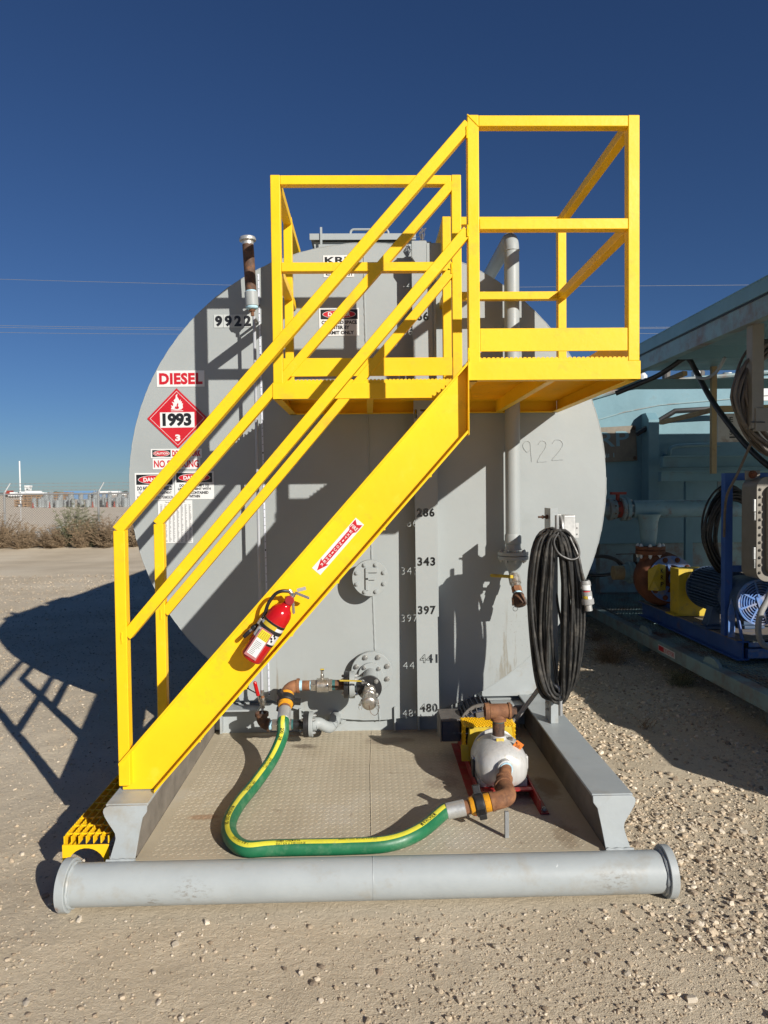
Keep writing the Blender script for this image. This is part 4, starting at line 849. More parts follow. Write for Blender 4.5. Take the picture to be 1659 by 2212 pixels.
# stringers: channels with the flanges towards the outside
SL = 1.1225; ang = math.atan(SL); dS = V((math.cos(ang), 0, math.sin(ang))); nS = V((-math.sin(ang), 0, math.cos(ang)))
def stringer(yw, s):
    # top edge: z = 0.492 + SL*(x+1.117); depth 0.205 square to the slope
    x0, x1 = -1.103, 0.440; top = lambda x: 0.492+SL*(x+1.117); dv = 0.205/math.cos(ang)
    zb = 0.370; xb = -1.117+(zb+dv-0.492)/SL
    out = [(x0, top(x0)), (x1, top(x1)), (x1, top(x1)-dv), (xb, zb), (x0, zb)]
    mb = MB(); mb.prism([(x, yw, z) for x, z in out], (0, 0.008, 0)); fd = 0.050
    t_ = 0.010/math.cos(ang)
    yo = yw-fd if s < 0 else yw+0.008
    mb2 = [((x0, top(x0)), (x1, top(x1)), (x1, top(x1)-t_), (x0, top(x0)-t_)), ((xb, zb), (x1, top(x1)-dv), (x1, top(x1)-dv+t_), (xb, zb+t_*1.0))]
    for q in mb2: mb.prism([(x, yo, z) for x, z in q], (0, fd, 0))
    return mb.build('stringer', YEL, pf, bevel=0.003)
stringer(3.148, -1); stringer(3.728, 1)
mb = MB(); mb.box((0.4405, 3.096, 1.922), (0.4445, 3.157, 2.246)); mb.build('end_plate', YEL, pf, bevel=.001)
n_tr = 7
for k in range(n_tr):
    z = 0.37+(ZF-0.37)*(k+1)/(n_tr+1); x = -1.117+(z-0.492)/SL+0.02
    tr = grating(x+0.0, min(x+0.24, 0.43), 3.16, 3.72, z, along='x', nm='tread', cross=0.08)
# hand rails of the stair
HB = -1.083; HT = 1.535; MT = 1.062
def hand(y, xt, zt_, xm, zm):
    sq((HB, y, 0.40 if y < 3.4 else 0.46), (HB, y, HT-0.012), 'post', up=(0, 1, 0))
    sq((HB-0.010, y, HT-0.012), (xt, y, zt_), 'handrail', w_=T-.002); sq((HB+0.02, y, MT), (xm, y, zm), 'mid_handrail', w_=T-.003)
hand(YF, XA-0.018, ZT-0.010, XA-h, 2.810); hand(YR, XA-0.018, ZT-0.012, XA-h, 2.815)
for z in (3.20, 2.78, 2.25):
    weld([(XA-h-.002, YF-h-.001, z), (XA-h-.002, YF-h-.001, z+0.05)], 0.004, nm='weld_bead', parent=pf, m=YEL)
weld([(XA+h, YF-h, ZT-h), (XA-h, YF-h, ZT+h)], .003, nm='weld_bead', parent=pf, m=YEL)
for x, y, z in ((XA, YR, 2.80), (HB+.03, YF, 1.03), (HB+.03, YR, 1.03)):
    weld([(x-h-.002, y-h-.001, z), (x-h-.002, y-h-.001, z+.05)], .004, nm='weld_bead', parent=pf, m=YEL)
# ---------------------------------------------------------------- lower landing outside the left beam
ld = thing('landing_step', 'yellow grating step beside the left skid beam', 'step', (-1.22, 3.35, 0.1))
zl = 0.212
grating(-1.325, -1.135, 3.055, 3.72, zl, along='y', pitch=0.0315, dep=0.034, parent=ld, cross=0.075)
def pl2(a, b, nm): mb = MB(); mb.box(a, b); return mb.build(nm, YEL, ld, bevel=.0015)
mb = MB(); cx = pl+0.03
poly = [(-1.330, zl-.034), (-1.131, zl-.034), (-1.131, zl-.122)]+[(cx-0.02+0.105*math.cos(t)*0.75, 0.088+0.075*math.sin(t)) for t in np.linspace(0.2, 2.9, 12)]+[(-1.330, 0.088)]
mb.prism([(x, 3.043, z) for x, z in poly], (0, 0.006, 0)); mb.build('front_plate', YEL, ld, bevel=.0015)
pl2((-1.332, 3.05, zl-.11), (-1.327, 3.72, zl-.036), 'side_plate'); pl2((-1.33, 3.715, zl-.11), (-1.131, 3.72, zl-.001), 'rear_plate')
# ---------------------------------------------------------------- arrow sticker on the stringer
p0 = at(674, 1227, Y=3.1455); p1 = at(692, 1242, Y=3.1455); p2 = at(784, 1131, Y=3.1455); p3 = at(767, 1117, Y=3.1455)
uz = dS; ux = V((math.sin(ang), 0, -math.cos(ang))); Wd = 0.048; Lg = (p3-p0).length
t = thing('arrow_sign', 'white sticker with a red FIRE EXTINGUISHER arrow on the yellow stringer', 'sign', p0)
sh = Sheet(V((p0.x, 3.1478, p0.z)), ux, uz, (0, -1, 0)); sh.t = t; sh.W, sh.H = Wd, Lg; W, H = Wd, Lg; backing(sh, d=0.001)
put(sh, SRED, 'arrow', lambda mb: (sh.poly(mb, [(W*.5, H*.02), (W*.95, H*.20), (W*.73, H*.18), (W*.73, H*.80), (W*.92, H*.84), (W*.92, H*.98), (W*.5, H*.93)], L1), sh.poly(mb, [(W*.5, H*.02), (W*.5, H*.93), (W*.08, H*.98), (W*.08, H*.84), (W*.27, H*.80), (W*.27, H*.18), (W*.05, H*.20)], L1)))
def ext_text(mb):
    sh.text(mb, 'FIRE', W*.14, H*.845, W*.86, H*.90, L2, .01)
    for k, ch in enumerate('EXTINGUISHER'):
        v = H*(.775-k*.0595); w_ = .05 if ch == 'I' else .13; sh.text(mb, ch, W*(.5-w_), v, W*(.5+w_), v+H*.036, L2, .01)
put(sh, SWHT, 'lettering', ext_text)
# ---------------------------------------------------------------- fire extinguisher
fe = thing('fire_extinguisher', 'red fire extinguisher strapped to the yellow stair stringer', 'extinguisher', at(560, 1400, Y=3.08))
YE = 3.075; b = at(542, 1421, Y=YE); tp = at(618, 1308, Y=YE); ax = (tp-b).normalized(); Lb = (tp-b).length; r = 25.5*YE/F_PX
sd = V((0, -1, 0)).cross(ax).normalized()   # sideways in the picture plane
if sd.x < 0: sd = -sd
mb = MB(); mb.lathe(b, ax, [(-0.004, r*0.80), (0.0, r*0.93), (0.010, r), (Lb-0.055, r), (Lb-0.035, r*0.94), (Lb-0.016, r*0.74), (Lb-0.004, r*0.48), (Lb+0.004, r*0.40), (Lb+0.02, r*0.38)], 48); cyl = mb.build('cylinder', RED, fe, smooth=40)
def wrap(t0, t1, a0, a1, rr, m, nm, n=20):
    """curved label on the cylinder, angle 0 towards the viewer"""
    mb = MB(); f0 = V((0, -1, 0)); f0 = (f0-ax*f0.dot(ax)).normalized(); s0 = sd
    vs = []; fs = []
    for k in range(n+1):
        a = R(a0+(a1-a0)*k/n); dr = f0*math.cos(a)+s0*math.sin(a); vs += [b+ax*t0+dr*rr, b+ax*t1+dr*rr]
    for k in range(n): fs.append((2*k, 2*k+2, 2*k+3, 2*k+1))
    mb.add(vs, fs); return mb.build(nm, m, fe, fix=False)
wrap(Lb*.36, Lb*.70, -75, 100, r+.0006, SWHT, 'label'); wrap(Lb*.655, Lb*.70, -75, 100, r+.0012, SBLK, 'label_band'); wrap(Lb*.335, Lb*.37, -10, 100, r+.0012, SBLK, 'label_band')
wrap(Lb*.585, Lb*.665, -48, 25, r+.0018, OYEL, 'warning_label')
f0 = (V((0, -1, 0))-ax*V((0, -1, 0)).dot(ax)).normalized()
mb = MB()
for k, (a0, t_) in enumerate([(20, .40), (38, .43), (30, .47), (45, .50), (35, .53), (52, .56)]):
    a = R(a0); dr = f0*math.cos(a)+sd*math.sin(a); mb.obox(b+ax*(Lb*t_)+dr*(r+.0012), ax, sd, f0, .004, .006, .0008)
mb.build('label_print', SBLK, fe, smooth=0)
mb = MB(); mb.ring(b+ax*(Lb*.545), b+ax*(Lb*.60), r+.0035, r+.0008, 48); mb.build('strap', BLK, fe)
mb = MB(); c0 = b+ax*(Lb*.57)+(-sd)*(r+.004); mb.obox(c0, ax, sd, f0, .014, .008, .012); mb.build('strap_buckle', CHRM, fe, bevel=.002)
mb = MB(); mb.obox(b+ax*(Lb*.5)-f0*(r+0.012), ax, sd, f0, .11, .018, .010); mb.build('bracket', BLK, fe, bevel=.002)
# inspection pouch
pc = b+ax*(Lb*.27)+f0*(r+.004)-sd*0.004
tg = thing('inspection_tag', 'clear pouch with a white and yellow inspection card on the red extinguisher', 'tag', pc)
sh = Sheet(pc-ax*.047-sd*.024, sd, ax, f0); sh.t = tg; W, H = .046, .118
put(sh, mat('clear_pouch', (0.42, 0.16, 0.16), 0.25, var=.1, bump=0), 'pouch', lambda mb: sh.rect(mb, -.006, -.012, W+.005, H+.006, 0, .0014))
put(sh, SWHT, 'card', lambda mb: sh.rect(mb, 0, 0, W, H*.66, .0012, .001)); put(sh, mat('card_yellow', (0.80, 0.66, 0.03), .5, bump=0), 'card_top', lambda mb: sh.rect(mb, 0, H*.66, W, H, .0012, .001))
def card(mb):
    for j in range(6): sh.rect(mb, .001, H*(.69+.05*j), W-.001, H*(.69+.05*j)+.0007, .0018)
    for j in range(5): sh.rect(mb, W*(.1+.2*j), H*.67, W*(.1+.2*j)+.0007, H*.98, .0018)
    for j in range(9): sh.rect(mb, W*.1, H*(.05+.06*j), W*random.uniform(.5, .8), H*(.05+.06*j)+.0014, .0018)
put(sh, SBLK, 'print', card)
# valve, gauge, handles, hose
n0 = tp+ax*.018; mb = MB(); mb.lathe(n0, ax, [(0, .013), (.010, .013), (.012, .016), (.024, .016), (.026, .011), (.045, .010), (.047, .006)], 20); vb = mb.build('valve_body', CHRM, fe)
mb = MB(); mb.lathe(n0+ax*.012-sd*0.0+f0*.010, f0, [(0, .019), (.010, .020), (.014, .018)], 24); mb.build('pressure_gauge', mat('gauge_red', (.30, .02, .03), .25, bump=0), fe)
hv = n0+ax*.038
def lever(dirs, L, nm, lift):
    d = (sd*dirs[0]+ax*dirs[1]).normalized(); up = V((0, 1, 0)); mb = MB(); p = hv+ax*lift; q = p+d*L; mb.bar(p, q, .012, .004, up=(0, 1, 0)); mb.cyl(q-V((0, .006, 0)), q+V((0, .006, 0)), .003, n=8)
    for s in (-1, 1): mb.bar(p+V((0, s*.007, 0)), q+V((0, s*.007, 0)), .003, .010, up=(0, 1, 0))
    return mb.build(nm, CHRM, fe, bevel=.001)
lever((.85, .18), .066, 'operating_lever', .012); lever((.62, -.80), .076, 'carry_handle', -.006)
mb = MB(); mb.lathe(hv-sd*.004, -sd*.8+ax*.25, [(0, .009), (.006, .010), (.018, .0105), (.020, .009), (.024, .009)], 14); mb.build('hose_fitting', CHRM, fe)
hs = [hv-sd*.022+ax*.004, at(608, 1277, Y=YE-.01), at(594, 1284, Y=YE-.005), at(580, 1303, Y=YE), at(572, 1325, Y=YE+.01), at(562, 1343, Y=YE+.015), at(551, 1353, Y=YE+.015)]
mb = MB(); mb.tube(spline(hs, 7), .0078, 12); mb.build('hose', BLK, fe)
q0, q1 = at(551, 1353, Y=YE+.015), at(524, 1378, Y=YE+.015); dd = (q1-q0).normalized(); mb = MB(); mb.lathe(q0-dd*.004, dd, [(0, .009), (.004, .012), (.020, .012), (.022, .010)], 14); mb.lathe(q0+dd*.030, dd, [(0, .0085), (.004, .0095), (.034, .0095), (.038, .007)], 14); mb.build('nozzle', BLK, fe)
mb = MB(); mb.lathe(q0+dd*.018, dd, [(0, .0098), (.012, .0098)], 14); mb.build('nozzle_ring', CHRM, fe)
mb = MB(); k0 = hv+ax*.016+sd*.012-V((0, .010, 0)); mb.obox(k0+ax*.025+sd*.004, (ax+sd*.9).normalized(), (sd-ax*.9).normalized(), V((0, 1, 0)), .0195, .0075, .0006); mb.build('year_tag', ALU, fe)
mb = MB(); mb.tube([hv+V((0, -.012, 0))+(V((math.cos(a), 0, math.sin(a))))*.010 for a in np.linspace(0, 6.28, 16)], .0011, 6); mb.build('safety_pin', CHRM, fe)
# ================================================================== riser (vent/fill) pipe on the right of the tank
rp_ = thing('riser_pipe', 'grey vertical pipe with a flange and yellow lever valve on the tank', 'pipe', (0.88, 4.36, 0.9))
YP = 4.37; rr_ = 16*YP/F_PX
tpp = at(1106, 512, Y=YP); bt = at(1107, 1160, Y=YP); xr = (tpp.x+bt.x)/2
top_z = at(1106, 494, Y=YP).z-rr_
mb = MB(); pts = [(xr, YP, bt.z), (xr, YP, top_z-0.075)]+[(xr, YP+0.085*(1-math.cos(R(a))), top_z-0.085+0.085*math.sin(R(a))) for a in (10, 25, 40, 55, 70, 80, 90)]+[(xr, 5.4, top_z), (xr, 6.6, top_z)]
mb.tube(pts, rr_, 32); mb.build('pipe', GRY, rp_)
weld([V((xr+(rr_+.001)*math.cos(t), YP+(rr_+.001)*math.sin(t), top_z-0.09)) for t in np.linspace(0, 6.28, 30)], .003, parent=rp_)
fz = at(1110, 1200, Y=YP-.0).z
mb = MB(); mb.lathe((xr, YP, bt.z+.02), (0, 0, -1), [(0, rr_+.001), (.01, rr_*1.12), (.06, rr_*1.12), (.065, rr_*1.02), (.085, rr_*1.05), (.10, rr_*1.2)], 32); mb.build('reducer', GRY, rp_)
FRr = 33*YP/F_PX
for z0, z1 in ((fz+.024, fz+.002), (fz-.001, fz-.024)):
    mb = MB(); mb.cyl((xr, YP, z0), (xr, YP, z1), FRr, n=44); fl_ = mb.build('flange', GRY, rp_, bevel=.003)
bolts(rp_, (xr, YP, fz+.024), (0, 0, 1), FRr*.80, 8, .010, .011, m=GRY, t0=0); bolts(rp_, (xr, YP, fz-.024), (0, 0, -1), FRr*.80, 8, .010, .014, m=ZINC, t0=0)
mb = MB(); mb.lathe((xr, YP, fz-.024), (0, 0, -1), [(0, .058), (.02, .056), (.05, .044), (.075, .030), (.09, .026)], 30); mb.build('swage', GRY, rp_)
a = V((xr, YP, fz-.108)); b = at(1124, 1308, Y=YP-.13); d = (b-a).normalized(); Lv = (b-a).length
mb = MB(); mb.lathe(a, d, [(0, .026), (.02, .030), (.025, .036), (.075, .036), (.08, .030), (.10, .030)], 24); mb.build('ball_valve', STEEL, rp_)
mb = MB(); mb.lathe(a+d*.10, d, [(0, .031), (.035, .031)], 6); mb.build('hex_nipple', RUST, rp_); mb = MB(); mb.lathe(a+d*.135, d, [(0, .026), (.012, .026)], 20); mb.build('thread_tape', TAPE, rp_)
mb = MB(); mb.lathe(a+d*.147, d, [(0, .031), (.01, .036), (Lv-.15, .036), (Lv-.147, .030)], 24); mb.build('cap', DRUST, rp_)
for s in (-1, 1):
    mb = MB(); q = a+d*.17+V((s*.037, 0, 0)); mb.bar(q, q+d*.05+V((s*.008, -.01, 0)), .012, .006); mb.build('cam_arm', STEEL, rp_)
q = at(1113, 1315, Y=YP-.16); mb = MB(); mb.tube([q+V((math.cos(t), 0, math.sin(t)))*.014 for t in np.linspace(0, 6.28, 20)], .0015, 6); mb.build('pull_ring', ZINC, rp_)
p, q = at(1108, 1246, Y=YP-.06), at(1062, 1243, Y=YP-.075); mb = MB(); mb.bar(p, q, .006, .020, up=(0, 0, 1)); mb.cyl(q-V((0, .003, 0)), q+V((0, .003, 0)), .010, n=14); mb.build('lever', UNY if False else OYEL, rp_, bevel=.002)
mb = MB(); mb.cyl(p, p+V((.03, .02, -.004)), .009, n=8); mb.build('stem', STEEL, rp_)
# ================================================================== cable rack post on the right beam
ck = thing('cable_rack', 'grey upright bolted to the right skid beam with two cable hooks', 'rack', (1.03, 4.0, 0.367))
YC = 3.93; xf0, xf1 = at(1178, 1110, Y=YC).x, at(1195, 1110, Y=YC).x; zt = at(1185, 1098, Y=YC).z
mb = MB(); mb.box((1.010, YC, .368), (1.052, YC+.006, zt)); mb.box((1.010, YC+.006, .368), (1.016, YC+.13, zt)); mb.build('upright', GRS, ck, bevel=.002)
for z in (zt-.05,):
    mb = MB(); mb.cyl((1.014, YC+.05, z), (.955, YC+.05, z), .006, n=10); mb.cyl((1.008, YC+.05, z), (.998, YC+.05, z), .013, n=6); mb.cyl((.985, YC+.05, z), (.976, YC+.05, z), .011, n=6); mb.build('threaded_bolt', DRUST, ck)
for z in (.43, .47): bolts(ck, (1.009, YC+.06, z), (-1, 0, 0), 0, 1, .010, .012)
u = at(1203, 1113, Y=YC-.10); lo_ = at(1203, 1160, Y=YC-.10); rH = .0115
mb = MB(); mb.tube([(u.x, YC-.10, u.z)]+[(u.x, YC-.10, lo_.z+.03)]+[(u.x, YC-.10+.035*(1-math.cos(R(a))), lo_.z+.03-.035*math.sin(R(a))) for a in (20, 45, 70, 90)]+[(u.x-.01, YC+.0, lo_.z-.004)], rH, 14); mb.build('hook', GALV, ck)
u2, l2 = at(1204, 1488, Y=YC-.11), at(1211, 1545, Y=YC-.11)
mb = MB(); mb.tube([(l2.x, YC-.11, l2.z), (l2.x, YC-.11, u2.z-.02)]+[(l2.x-.02*(1-math.cos(R(a))), YC-.11+.02*(1-math.cos(R(a))), u2.z-.02+.03*math.sin(R(a))) for a in (25, 50, 75, 90)]+[(l2.x-.035, YC+.0, u2.z+.008)], rH, 14); mb.build('hook', GALV, ck)
# receptacle box behind it
jb = thing('socket_box', 'cast aluminium socket box bolted behind the cable rack', 'box', (1.12, 4.1, 1.4))
a, b = at(1219, 1112, Y=YC+.10), at(1238, 1172, Y=YC+.10)
mb = MB(); mb.box((a.x-.02, YC+.045, b.z), (b.x, YC+.17, a.z)); bx = mb.build('box', ALU, jb, bevel=.008, seg=3)
mb = MB(); mb.box((b.x+.001, YC+.06, b.z+.03), (b.x+.022, YC+.065, a.z-.045)); mb.build('lug', ALU, jb, bevel=.001)
for z in (b.z+.05, b.z+.085):
    mb = MB(); mb.cyl((b.x+.010, YC+.0585, z), (b.x+.010, YC+.06, z), .004, n=10); mb.build('lug_hole', SBLK, jb)
mb = MB(); c = at(1211, 1118, Y=YC+.03); mb.cyl((c.x-.012, YC+.03, c.z-.06), (c.x+.0, YC+.03, c.z-.06), .075, n=40); mb.box((1.017, YC+.02, b.z+.01), (c.x+.002, YC+.06, a.z+.006)); mb.build('round_cover', ALU, jb, bevel=.003)
mb = MB(); c = at(1205, 1165, Y=YC+.03); mb.cyl((c.x+.01, YC+.05, c.z+.02), (c.x+.01, YC+.05, c.z-.10), .028, n=24); mb.cyl((c.x+.01, YC+.05, c.z-.02), (c.x+.01, YC+.05, c.z-.04), .034, n=24); mb.build('cable_gland', BLK, jb)
# ================================================================== cable coil
cc = thing('cable_coil', 'long coil of black cable hanging on the grey rack', 'cable', (1.05, YC-.06, .5))
cz_t, cz_b = at(1200, 1146, Y=YC-.06).z, at(1208, 1512, Y=YC-.06).z; ccx = at(1193, 1300, Y=YC-.06).x
rc = random.Random(3); CR = .0088
for k in range(27):
    mb = MB(); hwL = rc.uniform(.036, .146); hwR = rc.uniform(.030, .142); zt_ = cz_t+rc.uniform(-.045, .012); zb_ = cz_b+rc.uniform(-.012, .045); yo = YC-.065+rc.uniform(-.055, .045)
    ct = .010+rc.uniform(-.02, .02); cb = .020+rc.uniform(-.02, .02); pts = []; ph = rc.uniform(0, 6)
    for j in range(44):
        t = 2*math.pi*j/44; s, c_ = math.sin(t), math.cos(t)
        hw = hwR if c_ > 0 else hwL; xx = math.copysign(abs(c_)**0.62, c_)*hw; k_ = (s+1)/2
        zz = (zt_+zb_)/2+math.copysign(abs(s)**1.0, s)*(zt_-zb_)/2
        pts.append((ccx+xx+ct*k_+cb*(1-k_)+.006*math.sin(t*3+ph), yo+.012*math.sin(2*t+ph), zz))
    mb.tube(pts, CR, 9, closed=True); mb.build('loop', RUB, cc)
lp = [at(1206, 1150, Y=YC-.12), at(1196, 1170, Y=YC-.13), at(1206, 1195, Y=YC-.13), at(1230, 1208, Y=YC-.125), at(1247, 1205, Y=YC-.12), at(1250, 1190, Y=YC-.10), at(1240, 1165, Y=YC-.08), at(1222, 1148, Y=YC-.07)]
mb = MB(); mb.tube(spline(lp, 6), CR*.9, 9); mb.build('loose_end', RUB, cc)
lp = [at(1230, 1160, Y=YC-.09), at(1248, 1200, Y=YC-.11), at(1256, 1235, Y=YC-.115), at(1264, 1262, Y=YC-.115)]
mb = MB(); mb.tube(spline(lp, 6), CR*.95, 9); mb.build('plug_lead', RUB, cc)
lp = [at(1200, 1240, Y=YC+.02), at(1204, 1300, Y=YC-.0), at(1215, 1360, Y=YC-.02), at(1222, 1420, Y=YC-.02)]
mb = MB(); mb.tube(spline(lp, 6), CR*.8, 9); mb.build('thin_lead', RUB, cc)
pg = thing('cable_plug', 'grey industrial plug with red and yellow stickers hanging beside the coil', 'plug', at(1268, 1290, Y=YC-.11))
a = at(1264, 1254, Y=YC-.11); b = at(1272, 1319, Y=YC-.11); d = (b-a).normalized(); L = (b-a).length
mb = MB(); mb.lathe(a, d, [(0, .022), (.01, .027), (.03, .028), (.032, .024), (L*.36, .024), (L*.37, .027), (L*.60, .0275), (L*.61, .033), (L*.78, .033), (L*.79, .025), (L*.80, .022)], 28); mb.build('body', PLAST, pg)
mb = MB(); mb.lathe(a+d*(L*.80), d, [(0, .020), (L*.2, .020)], 20); mb.build('sleeve', ALU, pg); mb = MB(); mb.lathe(a-d*.004, d, [(0, .012), (.005, .017), (.012, .021)], 16); mb.build('grommet', BLK, pg)
fv = V((-.25, -.97, 0)).normalized(); sx = V((.97, -.25, 0))
for nm, t0, t1, s0, s1, m_, rr2 in [('white_label', .14, .30, -.02, .022, SWHT, .0285), ('red_label', .33, .50, -.018, .018, SRED, .0255), ('yellow_label', .50, .60, -.022, .001, OYEL, .0290), ('white_label', .50, .60, .003, .022, SWHT, .0290)]:
    mb = MB(); vs = []; n = 8
    for k in range(n+1):
        s = s0+(s1-s0)*k/n; an = math.asin(max(-.95, min(.95, s/rr2))); dr = fv*math.cos(an)+sx*math.sin(an); vs += [a+d*(L*t0)+dr*rr2, a+d*(L*t1)+dr*rr2]
    mb.add(vs, [(2*k, 2*k+2, 2*k+3, 2*k+1) for k in range(n)]); mb.build(nm, m_, pg, fix=False)
# conduit from the motor up to the coil
mb = MB(); pts = [at(1040, 1575, Y=4.16), at(1075, 1572, Y=4.10), at(1110, 1556, Y=4.08), at(1138, 1522, Y=4.06), at(1162, 1490, Y=4.03), at(1185, 1455, Y=4.0), at(1200, 1400, Y=4.0)]
mb.tube(spline(pts, 8), .0125, 14, radf=lambda i: 1.0+.05*(i % 2)); tag(mb.build('conduit', PLAST), 'grey flexible conduit rising from the pump motor to the cable coil', 'conduit')
# ================================================================== sight gauge (left)
sg = thing('sight_gauge', 'rusty vent stack and clear sight tube running down the tank to a red handled valve', 'gauge', (-.65, 4.3, .3))
YG = 4.33; c0 = at(534.5, 512, Y=YG); c1 = at(545, 672, Y=YG); d = (c1-c0).normalized(); q = lambda yy: at(534.5+(yy-512)*.066, yy, Y=YG)
mb = MB(); mb.lathe(q(511), d, [(0, .030), (.006, .046), (.016, .050), (.026, .049), (.029, .038), (.032, .034), (.052, .033), (.056, .028)], 32); mb.build('vent_cap', ALU, sg)
mb = MB(); mb.lathe(q(525), d, [(0, .0295), ((q(532)-q(525)).length, .0295)], 24); mb.build('thread_tape', TAPE, sg)
mb = MB(); mb.lathe(q(529), d, [(0, .0335), ((q(628)-q(529)).length, .0335)], 30); mb.build('stack_pipe', DRUST, sg)
mb = MB(); mb.lathe(q(627), d, [(0, .032), ((q(632)-q(627)).length, .032)], 24); mb.build('thread_tape', TAPE, sg)
mb = MB(); mb.lathe(q(631), d, [(0, .037), (.003, .0395), ((q(662)-q(631)).length-.003, .0395), ((q(662)-q(631)).length, .036)], 30); mb.build('coupling', GRY, sg)
mb = MB(); mb.lathe(q(662), d, [(0, .036), (.006, .0365), (.014, .032), (.018, .024)], 24); mb.build('bushing', TAPE, sg)
mb = MB(); mb.lathe(q(668), d, [(0, .018), (.012, .018), (.014, .010), (.04, .010)], 8); mb.build('nipple', RUST, sg)
t0, t1 = at(549, 684, Y=YG), at(566, 1492, Y=YG); mb = MB(); mb.cyl(t0, t1, .0095, n=16); mb.build('clear_tube', CLEAR, sg)
mb = MB(); mb.cyl(t0+V((0, .015, 0)), (t0.x, TY, t0.z), .008, n=8); bb_ = at(552, 655, Y=YG+.05); mb.box((q(645).x-.01, YG+.035, q(645).z-.012), (q(645).x+.01, TY, q(645).z+.012)); mb.build('wall_bracket', GRY, sg)
v0 = at(566, 1490, Y=YG); mb = MB(); mb.cyl(v0, v0+V((0, 0, -.035)), .012, n=12); mb.cyl(v0+V((.0, 0, -.012)), v0+V((.022, -.006, -.016)), .004, n=6); mb.build('tube_fitting', CHRM, sg)
mb = MB(); mb.cyl(v0+V((.002, 0, -.035)), v0+V((.002, 0, -.052)), .011, n=12); mb.build('nipple', RUST, sg)
mb = MB(); mb.lathe(v0+V((.002, 0, -.050)), (0, 0, -1), [(0, .016), (.018, .016), (.020, .019), (.045, .019), (.047, .014), (.062, .014)], 8); mb.build('valve_body', STEEL, sg)
mb = MB(); mb.bar(at(561, 1516, Y=YG-.03), at(556, 1500, Y=YG-.035), .008, .012, up=(0, 1, 0)); mb.build('lever_shank', CHRM, sg, bevel=.001)
mb = MB(); pa, pb_ = at(557.5, 1502, Y=YG-.035), at(550.5, 1475, Y=YG-.05); mb.tube([pa, pa.lerp(pb_, .5), pb_], .0115, 14); mb.lathe(pb_, pb_-pa, [(0, .0115), (.006, .009), (.010, .002)], 14); mb.build('red_handle', RED, sg)
# measuring tape strip
mt_ = thing('measuring_tape', 'thin white measuring tape stuck down the face of the tank', 'tape', (-.6, TY-.003, .4))
a, b = at(558, 592, Y=TY-.003), at(581.5, 1503, Y=TY-.003); L = (b-a).length; uzt = (a-b).normalized(); sh = Sheet(b-V((.0055, 0, 0)), V((uzt.z, 0, -uzt.x)), uzt, (0, -1, 0)); sh.t = mt_
put(sh, mat('tape_white', (0.62, 0.65, 0.72), .5, bump=0), 'strip', lambda mb: sh.rect(mb, 0, 0, .011, L, .0008, .0015))
def ticks(mb):
    v = .01; k = 0
    while v < L-.01:
        sh.rect(mb, .0005, v, .0035, v+.0012, .0014); 
        if k % 2 == 0: sh.rect(mb, .005, v-.001, .0085, v+.0045, .0014)
        if k % 12 == 0: sh.ell(mb, .006, v, .0038, .0065, .0016, 10)
        v += .0254; k += 1
put(sh, MATS['sign_black'], 'figures', ticks)
# ================================================================== discharge manifold (upper)
mf = thing('outlet_manifold', 'big grey outlet flange with a steel valve and brown pipe turning left', 'manifold', (0.02, 4.3, .5))
c = at(803, 1451, Y=TY-.04); FR2 = 45*4.45/F_PX
mb = MB(); mb.cyl((c.x, TY, c.z), (c.x, TY-.022, c.z), FR2*.72, n=48); mb.build('neck', GRY, mf)
mb = MB(); mb.cyl((c.x, TY-.022, c.z), (c.x, TY-.042, c.z), FR2*1.0, n=60); mb.cyl((c.x, TY-.044, c.z), (c.x, TY-.064, c.z), FR2, n=60); mb.build('tank_flange', GRY, mf, bevel=.003)
bolts(mf, (c.x, TY-.064, c.z), (0, -1, 0), FR2*.80, 8, .0135, .014)
mb = MB(); c2 = V((c.x-.006, TY-.064, c.z-.012)); mb.cyl(c2, c2+V((0, -.022, 0)), FR2*.60, n=48); mb.build('reducing_flange', GRY, mf, bevel=.003)
bolts(mf, c2+V((0, -.022, 0)), (0, -1, 0), FR2*.49, 4, .011, .012, t0=40)
yb_ = 4.19; cb = at(798, 1486, Y=yb_); zc_ = c.z-.02
mb = MB(); mb.tube([(c.x-.006, TY-.08, zc_+.01), (cb.x, 4.30, cb.z+.005), (cb.x, yb_+.02, cb.z)], .046, 30); mb.build('nozzle_pipe', GRY, mf)
mb = MB(); mb.cyl((cb.x, yb_+.03, cb.z), (cb.x, yb_+.012, cb.z), 27*yb_/F_PX*.97, n=44); mb.build('nozzle_flange', GRY, mf, bevel=.002)
mb = MB(); mb.cyl((cb.x, yb_+.010, cb.z), (cb.x, yb_-.010, cb.z), 27*yb_/F_PX, n=44); mb.build('black_flange', BLK, mf, bevel=.002)
bolts(mf, (cb.x, yb_-.010, cb.z), (0, -1, 0), .057, 4, .0105, .012, t0=45)
e0 = V((cb.x, yb_-.010, cb.z)); e1 = at(797, 1527, Y=3.99); d = (e1-e0).normalized(); L = (e1-e0).length
mb = MB(); mb.lathe(e0, d, [(0, .030), (.015, .030), (.018, .039), (.05, .039), (.055, .034), (.08, .034)], 8); mb.build('ball_valve', STEEL, mf)
mb = MB(); mb.lathe(e0+d*.075, d, [(0, .036), (.012, .037), (.016, .031), (.035, .031), (.04, .037), (L-.12, .038)], 30); mb.build('cam_adapter', STEEL, mf)
mb = MB(); mb.lathe(e0+d*(L-.085), d, [(0, .037), (.004, .041), (.055, .041), (.06, .037), (.066, .024)], 30); mb.build('cap', STEEL, mf)
